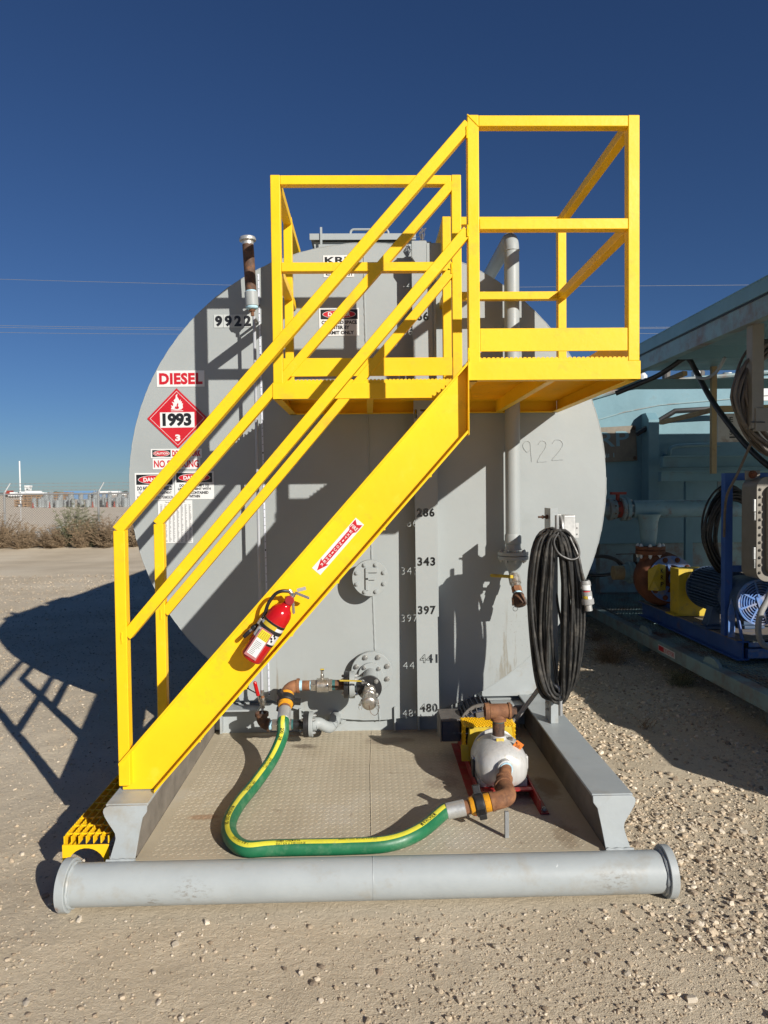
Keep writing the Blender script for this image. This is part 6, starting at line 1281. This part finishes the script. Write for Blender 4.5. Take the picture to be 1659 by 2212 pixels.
put(sh, mat('notice_white', (.50, .50, .48), .6, dirt=(.20, .10, .04), dirt_amt=.22, dscale=2.2, bump=0), 'backing', lambda mb: sh.rect(mb, 0, 0, W, H, 0, .02))
put(sh, SBLK, 'lettering', lambda mb: [sh.text(mb, s, W*u0, H*v, W*u1, H*(v+.17), .003, .01) for s, u0, u1, v in [('E', .17, .22, .70), ('TN', .55, .66, .70), ('H', .58, .66, .47), ('ST', .17, .28, .25)]]+[sh.rect(mb, W*.17, H*.14, W*.30, H*.19, .003)])
# tan frame
tf = thing('tan_frame', 'thin tan painted post and sloping rails in front of the teal tank', 'frame', (4.0, 8.0, .5))
a, b = at(1538, 791, Y=8.02), at(1548.5, 1023, Y=8.02); mb = MB(); mb.box((a.x, 8.02, b.z), (b.x, 8.07, a.z+.05)); mb.build('post', TAN, tf, bevel=.003)
mb = MB(); mb.bar(at(1428, 913, Y=8.9), at(1537, 886, Y=8.2), .06, .05); mb.build('rail', TAN, tf); mb = MB(); mb.bar(at(1549, 884, Y=8.1), at(1720, 880, Y=8.1), .06, .07); mb.build('rail', TAN, tf)
mb = MB(); mb.bar(at(1420, 830, Y=8.6), at(1480, 806, Y=8.1), .06, .05); mb.build('rail', TAN, tf)
# ---- canopy
cp = thing('canopy_roof', 'teal steel canopy roof over the blue pump skid', 'canopy', (3.8, 5.3, 2.9))
CX, CY0, CY1, CW = 2.6, 3.0, 8.3, 6.6
zt0 = at(1659, 590, X=CX).z; zt1 = at(1400, 737, X=CX).z; zt_ = (zt0+zt1)/2
mb = MB(); mb.box((CX, CY0, zt_-.10), (CX+.05, CY1, zt_)); mb.box((CX-.004, CY0, zt_-.004), (CX+CW, CY1, zt_+.004)); mb.build('roof_sheet', TEAL, cp)
mb = MB(); mb.box((CX+.02, CY0+.05, zt_-.245), (CX+.028, CY1, zt_-.110)); mb.box((CX+.028, CY0+.05, zt_-.245), (CX+.10, CY1, zt_-.235)); mb.build('edge_beam', TEALR, cp, bevel=.003)
for y in (CY1-.06, 6.3, 5.02, 3.9, CY0+.1):
    mb = MB(); mb.box((CX+.11, y, zt_-.22), (CX+CW, y+.06, zt_-.11)); mb.build('rafter', TEAL, cp)
mb = MB(); mb.box((CX+.012, CY0+.05, zt_-.111), (CX+.04, CY1, zt_-.099)); mb.build('dark_seam_gap', BLK, cp)  # black strip standing in for the dark gap between roof and beam
mb = MB(); mb.box((CX+CW-.1, CY0, zt_-.24), (CX+CW-.02, CY1, zt_-.01)); mb.build('rear_beam', TEAL, cp)
for x, y in ((CX+CW-.1, 3.2), (CX+CW-.1, 7.8), (CX+1.9, 7.85), (CX+2.1, 3.2)):
    mb = MB(); mb.box((x, y, .33), (x+.07, y+.07, zt_-.24)); mb.build('column', TEAL, cp)
a, b = at(1626, 650, Y=4.9), at(1650, 925, Y=4.9); mb = MB(); mb.box((a.x, 4.9, b.z), (b.x, 4.98, zt_-.235)); mb.box((a.x+.02, 4.89, b.z-.02), (b.x+.03, 4.93, b.z+.14)); mb.build('hanger_post', PANEL, cp, bevel=.003)
mb = MB(); mb.bar(at(1622, 912-.5, Y=4.88), at(1652, 912, Y=4.88), .010, .008); mb.build('cable_tie', BLK, cp)
a, b = at(1465, 752, Y=6.5), at(1489, 752, Y=6.5); lo2 = at(1477, 778, Y=6.5)
mb = MB(); mb.tube([(a.x, 6.5, zt_-.11), (a.x, 6.5, lo2.z+.04)]+arc(((a.x+b.x)/2, 6.5, lo2.z+.05), (1, 0, 0), (0, 0, 1), (b.x-a.x)/2, 180, 360, 10)+[(b.x, 6.5, lo2.z+.10)], .014, 8); mb.build('hook', DTEAL, cp)
mb = MB(); mb.tube(spline([at(1505, 815, Y=6.2), at(1525, 817, Y=6.1), at(1548, 803, Y=6.0), at(1566, 772, Y=5.9)], 6), .014, 8); mb.build('loose_conduit', GALV, cp)
mb = MB(); mb.tube(spline([at(1330, 850, Y=6.9), at(1383, 828, Y=6.8), at(1420, 812, Y=6.7), at(1450, 793, Y=6.55), at(1478, 774, Y=6.47), at(1490, 778, Y=6.45), at(1505, 805, Y=6.4), at(1535, 860, Y=6.2), at(1570, 910, Y=6.0), at(1615, 965, Y=5.8), at(1665, 1010, Y=5.6), at(1720, 1040, Y=5.5)], 7), .024, 12)
tag(mb.build('black_hose', BLK), 'thick black hose hung over a hook under the teal canopy', 'hose')
# ---- coils
def coil(nm, lab, px, py, Y, rx, ry, n, r, m, seed, skew=0.0, yw=.05, tilt=.2):
    t = thing(nm, lab, 'cable', at(px, py+ry, Y=Y)); rc = random.Random(seed); s = Y/F_PX
    for k in range(n):
        mb = MB(); pts = []; ax_, az_ = rx*s*rc.uniform(.74, 1.03), ry*s*rc.uniform(.80, 1.02); c = at(px+rc.uniform(-.06, .06)*rx, py+rc.uniform(-.05, .08)*ry, Y=Y); yo = rc.uniform(-yw, yw); ph = rc.uniform(0, 6)
        for j in range(40):
            a = 2*math.pi*j/40; x, z = math.cos(a)*ax_, math.sin(a)*az_; x *= 1-.18*math.sin(a) if z > 0 else 1
            pts.append((c.x+x+skew*z+.006*math.sin(3*a+ph), Y+yo+tilt*x+.012*math.sin(2*a+ph), c.z+z+.006*math.cos(2*a+ph)))
        mb.tube(pts, r, 7, closed=True); mb.build('loop', m, t)
    return t
coil('cable_coil', 'big grey brown cable coil hanging from the grey canopy post', 1688, 862, 5.05, 112, 128, 20, .0105, CBL, 4, skew=-.12)
coil('cable_coil', 'dark cable coil hanging in the blue frame beside the grey panel', 1590, 1152, 5.95, 78, 98, 22, .0095, RUB, 5, skew=-.10)
coil('cable_coil', 'black leads looped low between the grey tank and the brown pump', 1290, 1222, 8.4, 60, 22, 3, .014, BLK, 6, tilt=.1)
mb = MB(); mb.tube(spline([at(1636, 905, Y=5.1), at(1631, 935, Y=5.1), at(1612, 981, Y=5.2), at(1590, 1030, Y=5.3), at(1572, 1065, Y=5.42), at(1566, 1100, Y=5.5), at(1564, 1160, Y=5.55)], 6), .010, 9)
tag(mb.build('control_lead', CBL), 'single dark lead running down from the big coil to the blue frame', 'cable')
# ---- teal skid
ts = thing('teal_skid', 'long teal skid with rust along its outer rail at the right', 'skid', (3.6, 6, .2))
SX = 2.60
def railbox(x0, x1, y0, y1, zt0, zt1, h, nm, m):
    mb = MB(); mb.add([(x0, y0, zt0-h), (x1, y0, zt0-h), (x1, y1, zt1-h), (x0, y1, zt1-h), (x0, y0, zt0), (x1, y0, zt0), (x1, y1, zt1), (x0, y1, zt1)], [(0, 3, 2, 1), (4, 5, 6, 7), (0, 1, 5, 4), (1, 2, 6, 5), (2, 3, 7, 6), (3, 0, 4, 7)])
    return mb.build(nm, m, ts, bevel=.008)
railbox(SX, SX+.10, 2.2, 9.4, .33, .275, .115, 'outer_rail', TEALR); railbox(SX+1.9, SX+2.0, 2.2, 9.4, .33, .275, .115, 'inner_rail', TEALR)
for y in (2.4, 4.8, 7.2, 9.2):
    mb = MB(); mb.box((SX+.2, y, 0), (SX+1.8, y+.14, .20)); mb.build('runner', TEALR, ts)
mb = MB(); x = SX+.11
while x < SX+1.88: mb.box((x, 2.3, .272), (x+.006, 9.3, .300)); x += .034
y = 2.3
while y < 9.3: mb.box((SX+.105, y, .290), (SX+1.89, y+.007, .298)); y += .085
mb.build('deck_grating', TEALR, ts, smooth=0)
for px, py in ((1396, 1358), (1541, 1435)):
    c = at(px, py, X=SX+.05); mb = MB(); zr = .33-(c.y-2.2)*.0076; mb.prism([(SX+.03, c.y+.13*math.cos(t), zr-.004+.065*math.sin(t)) for t in np.linspace(0, math.pi, 14)], (.03, 0, 0)); mb.build('lifting_lug', TEALR, ts, bevel=.003)
fs_ = thing('fork_sticker', 'red and white DO NOT FORK sticker on the teal skid rail', 'sign', at(1440, 1408, X=SX)); a, b = at(1422, 1402, X=SX), at(1458, 1422, X=SX); ccy = (a.y+b.y)/2; Wd = abs(a.y-b.y); zc2 = .33-(ccy-2.2)*.0076-.058
sh = Sheet((SX-.001, ccy+Wd/2, zc2-.028), (0, -1, .0076), (0, 0, 1), (-1, 0, 0)); sh.t = fs_; sh.W, sh.H = Wd, .056; backing(sh); put(sh, SRED, 'lettering', lambda mb: (sh.rect(mb, Wd*.03, .006, Wd*.36, .050, L1), sh.text(mb, 'DO NOT FORK', Wd*.40, .008, Wd*.97, .048, L1, .02)))
# ---- blue pump unit
bp = thing('blue_pump_unit', 'worn centrifugal pump with blue motor on a blue steel base', 'pump', (3.0, 6.2, .33))
BX = 2.835; zb0, zb1 = .335, .485
def ibeam(x, y0, y1, nm, m=BLU):
    mb = MB(); mb.box((x, y0, zb1-.012), (x+.10, y1, zb1)); mb.box((x, y0, zb0), (x+.10, y1, zb0+.012)); mb.box((x+.044, y0, zb0+.012), (x+.056, y1, zb1-.012)); return mb.build(nm, m, bp, bevel=.002)
ibeam(BX, 5.41, 7.42, 'base_beam'); ibeam(BX+.52, 5.41, 7.42, 'base_beam')
mb = MB(); mb.box((BX+.101, 5.43, zb0+.01), (BX+.519, 5.49, zb0+.085)); mb.box((BX+.101, 5.42, zb1-.05), (BX+.3, 5.43, zb1-.013)); mb.build('cross_channel', BLUL, bp, bevel=.003)
mb = MB(); mb.box((BX-.002, 5.42, zb1+.001), (BX+.625, 6.75, zb1+.012)); mb.build('base_plate', bpy.data.materials.get('worn_base_plate') or mat('worn_base_plate', (.20, .17, .14), .7, dirt=(.10, .12, .2), dirt_amt=.3, bump=.2), bp, bevel=.002); mb = MB(); mb.box((BX-.002, 6.752, zb1+.001), (BX+.10, 7.40, zb1+.010)); mb.build('base_plate', bpy.data.materials['worn_base_plate'], bp, bevel=.002)
mb = MB(); mb.box((BX+.10, 6.8, zb1+.001), (BX+.42, 7.3, zb1+.05)); mb.build('pump_foot', BLU, bp, bevel=.004)
MX, MZ = 3.025, .785
mb = MB(); mb.lathe((MX, 5.42, MZ), (0, 1, 0), [(.02, .13), (.02, .170), (.06, .178), (.30, .178), (.32, .17), (.34, .155)], 48); mb.build('fan_cover', MBLU, bp)
mb = MB()
for k in range(6):
    r0 = .045+.0205*k; mb.ring((MX, 5.415, MZ), (MX, 5.432, MZ), r0+.007, r0, 44)
for k in range(8):
    t = 2*math.pi*k/8+.3; d = V((math.cos(t), 0, math.sin(t))); mb.bar(V((MX, 5.413, MZ))+d*.02, V((MX, 5.413, MZ))+d*.170, .014, .005, up=(0, 1, 0))
mb.ring((MX, 5.413, MZ), (MX, 5.44, MZ), .178, .163, 48); mb.obox(V((MX, 5.408, MZ)), V((.95, 0, .3)), V((0, 1, 0)), V((-.3, 0, .95)), .030, .006, .045); mb.build('fan_grille', BLUL, bp)
mb = MB(); mb.cyl((MX, 5.75, MZ), (MX, 6.30, MZ), .158, n=40)
for k in range(40):
    t = 2*math.pi*k/40; d = V((math.cos(t), 0, math.sin(t))); mb.obox(V((MX, 6.02, MZ))+d*.172, V((0, 1, 0)), d, d.cross(V((0, 1, 0))), .25, .018, .0035)
mb.build('motor_body', MBLU, bp)
mb = MB(); mb.lathe((MX, 6.28, MZ), (0, 1, 0), [(0, .19), (.03, .185), (.06, .12), (.10, .06), (.14, .05)], 36); mb.build('motor_end', MBLU, bp)
for sx in (-1, 1):
    mb = MB(); mb.prism([(MX+sx*.10, 5.85, MZ-.12), (MX+sx*.16, 5.85, MZ-.10), (MX+sx*.21, 5.85, zb1+.04), (MX+sx*.10, 5.85, zb1+.04)], (0, .10, 0)); mb.box((MX+sx*.08, 5.80, zb1+.016), (MX+sx*.25, 6.02, zb1+.04)); mb.build('motor_foot', MBLU, bp, bevel=.004)
mb = MB(); mb.box((2.825, 6.42, zb1+.03), (3.12, 6.427, .925)); mb.box((2.825, 6.42, .925), (3.12, 6.60, .932)); mb.box((2.825, 6.427, zb1+.03), (2.832, 6.60, .925)); mb.box((2.78, 6.42, zb1+.016), (3.12, 6.60, zb1+.03)); mb.build('coupling_guard', OYEL, bp, bevel=.002)
mb = MB(); mb.lathe((MX-.01, 6.60, MZ), (0, 1, 0), [(0, .06), (.04, .10), (.20, .10), (.22, .08), (.30, .08)], 28); mb.box((MX-.11, 6.62, zb1+.02), (MX+.09, 6.80, MZ)); mb.build('bearing_housing', BLU, bp, bevel=.004)
VC = V((2.925, 7.02, at(1436, 1248, Y=7.0).z)); vr = 50*6.95/F_PX
mb = MB(); mb.ring((VC.x+.04, 6.92, VC.z), (VC.x+.04, 6.90, VC.z), vr, vr*.60, 44)
for k in range(5):
    t = 2*math.pi*k/5+.5; d = V((math.cos(t), 0, math.sin(t))); mb.bar(V((VC.x+.04, 6.89, VC.z))+d*.08, V((VC.x+.04, 6.91, VC.z))+d*vr*.85, .03, .02, up=(0, 1, 0))
mb.build('frame_ring', BLUL, bp, bevel=.003); bolts(bp, (VC.x+.04, 6.90, VC.z), (0, -1, 0), vr*.86, 10, .021, .02, m=RVOL, t0=18)
mb = MB(); n = 40; vs = []; fs = []
secs = [(6.925, .80), (6.93, .95), (6.96, 1.04), (7.03, 1.08), (7.10, 1.04), (7.14, .92), (7.15, .7)]
for y, k_ in secs:
    for j in range(n):
        t = 2*math.pi*j/n; rr3 = .232*(1+.16*(((t-R(0))/(2*math.pi)) % 1.0))*k_; vs.append((VC.x+rr3*math.cos(t), y, VC.z+rr3*math.sin(t)))
for i in range(len(secs)-1): fs += [(i*n+j, i*n+(j+1) % n, (i+1)*n+(j+1) % n, (i+1)*n+j) for j in range(n)]
fs += [tuple(range(n)), tuple(range((len(secs)-1)*n, len(secs)*n))]; mb.add(vs, fs); mb.build('volute', RVOL, bp, smooth=50)
ft = at(1405, 1187, Y=7.05); mb = MB(); mb.lathe((ft.x, 7.05, ft.z-.20), (0, 0, 1), [(0, .12), (.12, .10), (.17, .105)], 30); mb.build('outlet_neck', RVOL, bp)
for z0, z1 in ((ft.z-.045, ft.z-.005), (ft.z, ft.z+.035)):
    mb = MB(); mb.cyl((ft.x, 7.05, z0), (ft.x, 7.05, z1), .142, n=40); mb.build('outlet_flange', RVOL, bp, bevel=.003)
bolts(bp, (ft.x, 7.05, ft.z+.035), (0, 0, 1), .118, 8, .016, .02, m=WHT); bolts(bp, (ft.x, 7.05, ft.z-.045), (0, 0, -1), .118, 8, .016, .03, m=WHT)
a, b = at(1402, 1222, Y=6.78), at(1440, 1275, Y=6.78); mb = MB(); mb.prism([(a.x, 6.80, b.z), (a.x+.09, 6.76, b.z-.005), (a.x+.17, 6.80, b.z), (a.x+.17, 6.80, a.z), (a.x+.09, 6.76, a.z+.02), (a.x, 6.80, a.z-.04)], (0, .006, 0)); mb.build('guard_panel', OYEL, bp, smooth=0)
mb = MB()
for k, ch in enumerate('KRP'): text_into(mb, ch, (a.x+.125, 6.774, a.z-.05-.065*k), (.95, .3, 0), (0, 0, 1), .035, .045, .02)
mb.build('lettering', SBLK, bp, smooth=0, fix=False)
# pipework of the pump
tpz = at(1450, 1098, Y=7.3).z; hp_ = thing('header_pipe', 'teal pipe with rusty scrapes teeing down to the brown pump', 'pipe', (3.2, 7.3, ft.z))
xa, xb = at(1362, 1098, Y=7.2).x, at(1640, 1098, Y=7.2).x
mb = MB(); mb.cyl((xa, 7.15, tpz), (xb, 7.15, tpz), .088, n=32); mb.tube(spline([(xb, 7.15, tpz), (xb+.3, 7.15, tpz+.0), (xb+.5, 7.4, tpz), (xb+.5, 8.2, tpz)], 6), .088, 24); mb.build('pipe', DTEAL, hp_)
mb = MB(); mb.lathe((ft.x, 7.10, tpz), (0, 0, -1), [(.05, .12), (.10, .098), (.14, .090), (.20, .088), (tpz-ft.z-.06, .072), (tpz-ft.z-.036, .070)], 30); mb.build('drop_leg', DTEAL, hp_)
for px, r_, m_ in ((1350, .118, DTEAL), (1341, .118, DTEAL), (1322, .10, TEALR), (1314, .11, TEALR)):
    x = at(px, 1098, Y=7.15).x; mb = MB(); mb.cyl((x, 7.15, tpz), (x+.035, 7.15, tpz), r_, n=36); mb.build('flange', m_, hp_, bevel=.003); bolts(hp_, (x+.035, 7.15, tpz), (1, 0, 0), r_*.82, 8, .014, .02, m=ZINC if m_ is DTEAL else DRUST)
x = at(1330, 1098, Y=7.15).x; mb = MB(); mb.cyl((x, 7.15, tpz), (x+.05, 7.15, tpz), .085, n=24); mb.cyl((x+.02, 7.15, tpz), (x+.02, 7.15, tpz+.17), .02, n=10); mb.box((x-.05, 7.12, tpz+.15), (x+.10, 7.18, tpz+.175)); mb.build('red_valve', FARR, hp_)
x0 = at(1290, 1098, Y=7.15).x; mb = MB(); mb.cyl((x0-.4, 7.15, tpz), (xa, 7.15, tpz), .07, n=24); mb.build('pipe', TEALR, hp_)
su = thing('suction_valve', 'small flanged pipe with tan cap and red valve left of the brown pump', 'valve', (2.7, 7.5, .6))
Ys = 7.45; zs = at(1340, 1237, Y=Ys).z; xx = lambda px: at(px, 1237, Y=Ys).x
for p0_, p1_, r_, m_, nm in ((1324, 1346, .075, TAN, 'cap'), (1346, 1356, .085, DTEAL, 'pipe'), (1356, 1362, .115, DTEAL, 'flange'), (1363, 1368, .115, DTEAL, 'flange'), (1368, 1376, .09, FARR, 'valve_body'), (1376, 1381, .115, DTEAL, 'flange'), (1381, 1430, .08, RVOL, 'pipe')):
    mb = MB(); mb.cyl((xx(p0_), Ys, zs), (xx(p1_), Ys, zs), r_, n=30); mb.build(nm, m_, su, bevel=.003)
mb = MB(); mb.cyl((xx(1372), Ys, zs), (xx(1372), Ys, zs+.2), .02, n=10); mb.bar((xx(1376), Ys, zs+.2), (xx(1325), Ys-.1, zs+.205), .02, .01); mb.build('lever', BLK, su)
# ---- blue frame and panel
bf_ = thing('blue_rack', 'blue steel frame standing on the blue pump base', 'frame', (2.85, 5.55, .49))
a, b = at(1566, 1022, Y=5.55), at(1583.5, 1022, Y=5.55)
mb = MB(); mb.box((a.x, 5.55, .50), (b.x, 5.61, a.z)); mb.build('upright', BLU, bf_, bevel=.003)
mb = MB(); mb.box((b.x+.001, 5.555, a.z-.058), (b.x+.75, 5.605, a.z)); mb.build('top_bar', BLU, bf_, bevel=.003); lo3 = at(1600, 1222, Y=5.55).z
mb = MB(); mb.box((b.x+.001, 5.555, lo3-.05), (b.x+.75, 5.605, lo3)); mb.build('lower_bar', BLU, bf_, bevel=.003); mb = MB(); mb.box((b.x+.70, 5.56, .5), (b.x+.76, 5.60, lo3)); mb.build('upright', BLU, bf_, bevel=.003)
p0_, p1_, p2_ = at(1573, 1377, Y=5.50), at(1588, 1377, Y=5.50), at(1580, 1292, Y=5.50); mb = MB(); mb.prism([(p0_.x, 5.50, p0_.z), (p1_.x, 5.50, p0_.z), (p1_.x, 5.50, p2_.z-.12), (p2_.x, 5.50, p2_.z), (p0_.x, 5.50, p2_.z-.10)], (0, .008, 0)); mb.build('foot_plate', BLUL, bf_, bevel=.002)
mb = MB(); mb.bar(at(1585, 1286, Y=5.5), at(1604, 1386, Y=5.43), .012, .035, up=(0, 1, 0)); mb.build('brace', BLU, bf_, bevel=.002)
pn = thing('control_box', 'grey cast control box with a ring of bolts at the right edge', 'panel', (3.1, 5.2, 1.0))
pxa = at(1637, 1100, Y=5.17).x; zt3, zb3 = at(1645, 1030, Y=5.17).z, at(1645, 1257, Y=5.17).z
def rrect(x0, z0, x1, z1, r, n=6):
    P = []
    for cx, cz, t0 in ((x1-r, z1-r, 0), (x0+r, z1-r, 90), (x0+r, z0+r, 180), (x1-r, z0+r, 270)):
        for k in range(n+1): t = R(t0+90*k/n); P.append((cx+r*math.cos(t), cz+r*math.sin(t)))
    return P
mb = MB(); mb.prism([(x, 5.21, z) for x, z in rrect(pxa+.0, zb3+.01, pxa+.62, zt3-.01, .07)], (0, .19, 0)); mb.build('box', PANEL, pn, bevel=.006)
mb = MB(); mb.prism([(x, 5.175, z) for x, z in rrect(pxa-.006, zb3, pxa+.63, zt3, .08)], (0, .014, 0)); mb.prism([(x, 5.191, z) for x, z in rrect(pxa-.006, zb3, pxa+.63, zt3, .08)], (0, .018, 0)); mb.build('cover_flange', PANEL, pn, bevel=.003)
mb = MB(); mb.prism([(x, 5.13, z) for x, z in rrect(pxa+.055, zb3+.055, pxa+.57, zt3-.055, .06)], (0, .045, 0)); mb.build('cover_dome', PANEL, pn, bevel=.018, seg=3)
for k in range(12): bolts(pn, (pxa+.022, 5.175, zt3-.09-k*(zt3-zb3-.16)/11), (0, -1, 0), 0, 1, .011, .013, m=PANEL)
for k in range(8): bolts(pn, (pxa+.09+k*.065, 5.175, zt3-.022), (0, -1, 0), 0, 1, .011, .013, m=PANEL)
for z in (zt3-.22, zb3+.20):
    mb = MB(); mb.box((pxa-.022, 5.18, z-.035), (pxa-.007, 5.20, z+.055)); mb.box((pxa-.018, 5.18, z-.10), (pxa-.010, 5.19, z-.04)); mb.build('hinge', ALU, pn, bevel=.002)
mb = MB(); mb.box((pxa-.02, 5.30, zt3-.02), (pxa+.09, 5.32, zt3+.05)); mb.build('mounting_lug', PANEL, pn, bevel=.004); bolts(pn, (pxa+.03, 5.30, zt3+.02), (0, -1, 0), 0, 1, .025, .03, m=RVOL)
mb = MB(); mb.tube(spline([at(1672, 1260, Y=5.2), at(1660, 1292, Y=5.18), at(1643, 1325, Y=5.17), at(1638, 1360, Y=5.17), at(1645, 1388, Y=5.17), at(1665, 1400, Y=5.15), at(1700, 1402, Y=5.1)], 7), .022, 14)
tag(mb.build('flexible_conduit', PLAST), 'thick grey conduit curving down in front of the blue motor fan', 'conduit')
# ---- unseen blocks added right of the frame to shade the ground between the skids
eq = thing('shade_blocks', 'unseen teal blocks added on the neighbouring skid to shade the ground', 'housing', (3.4, 3.7, .33))
def tbx(a, b, nm, m=TEAL): mb = MB(); mb.box(a, b); return mb.build(nm, m, eq, bevel=.02)
tbx((2.72, 3.02, .345), (3.25, 4.30, .66), 'shade_block_low'); tbx((3.28, 2.9, .345), (4.3, 4.35, 1.18), 'shade_block_tall'); tbx((3.5, 2.86, .5), (4.1, 2.895, 1.05), 'shade_block_grille', DUSTG)
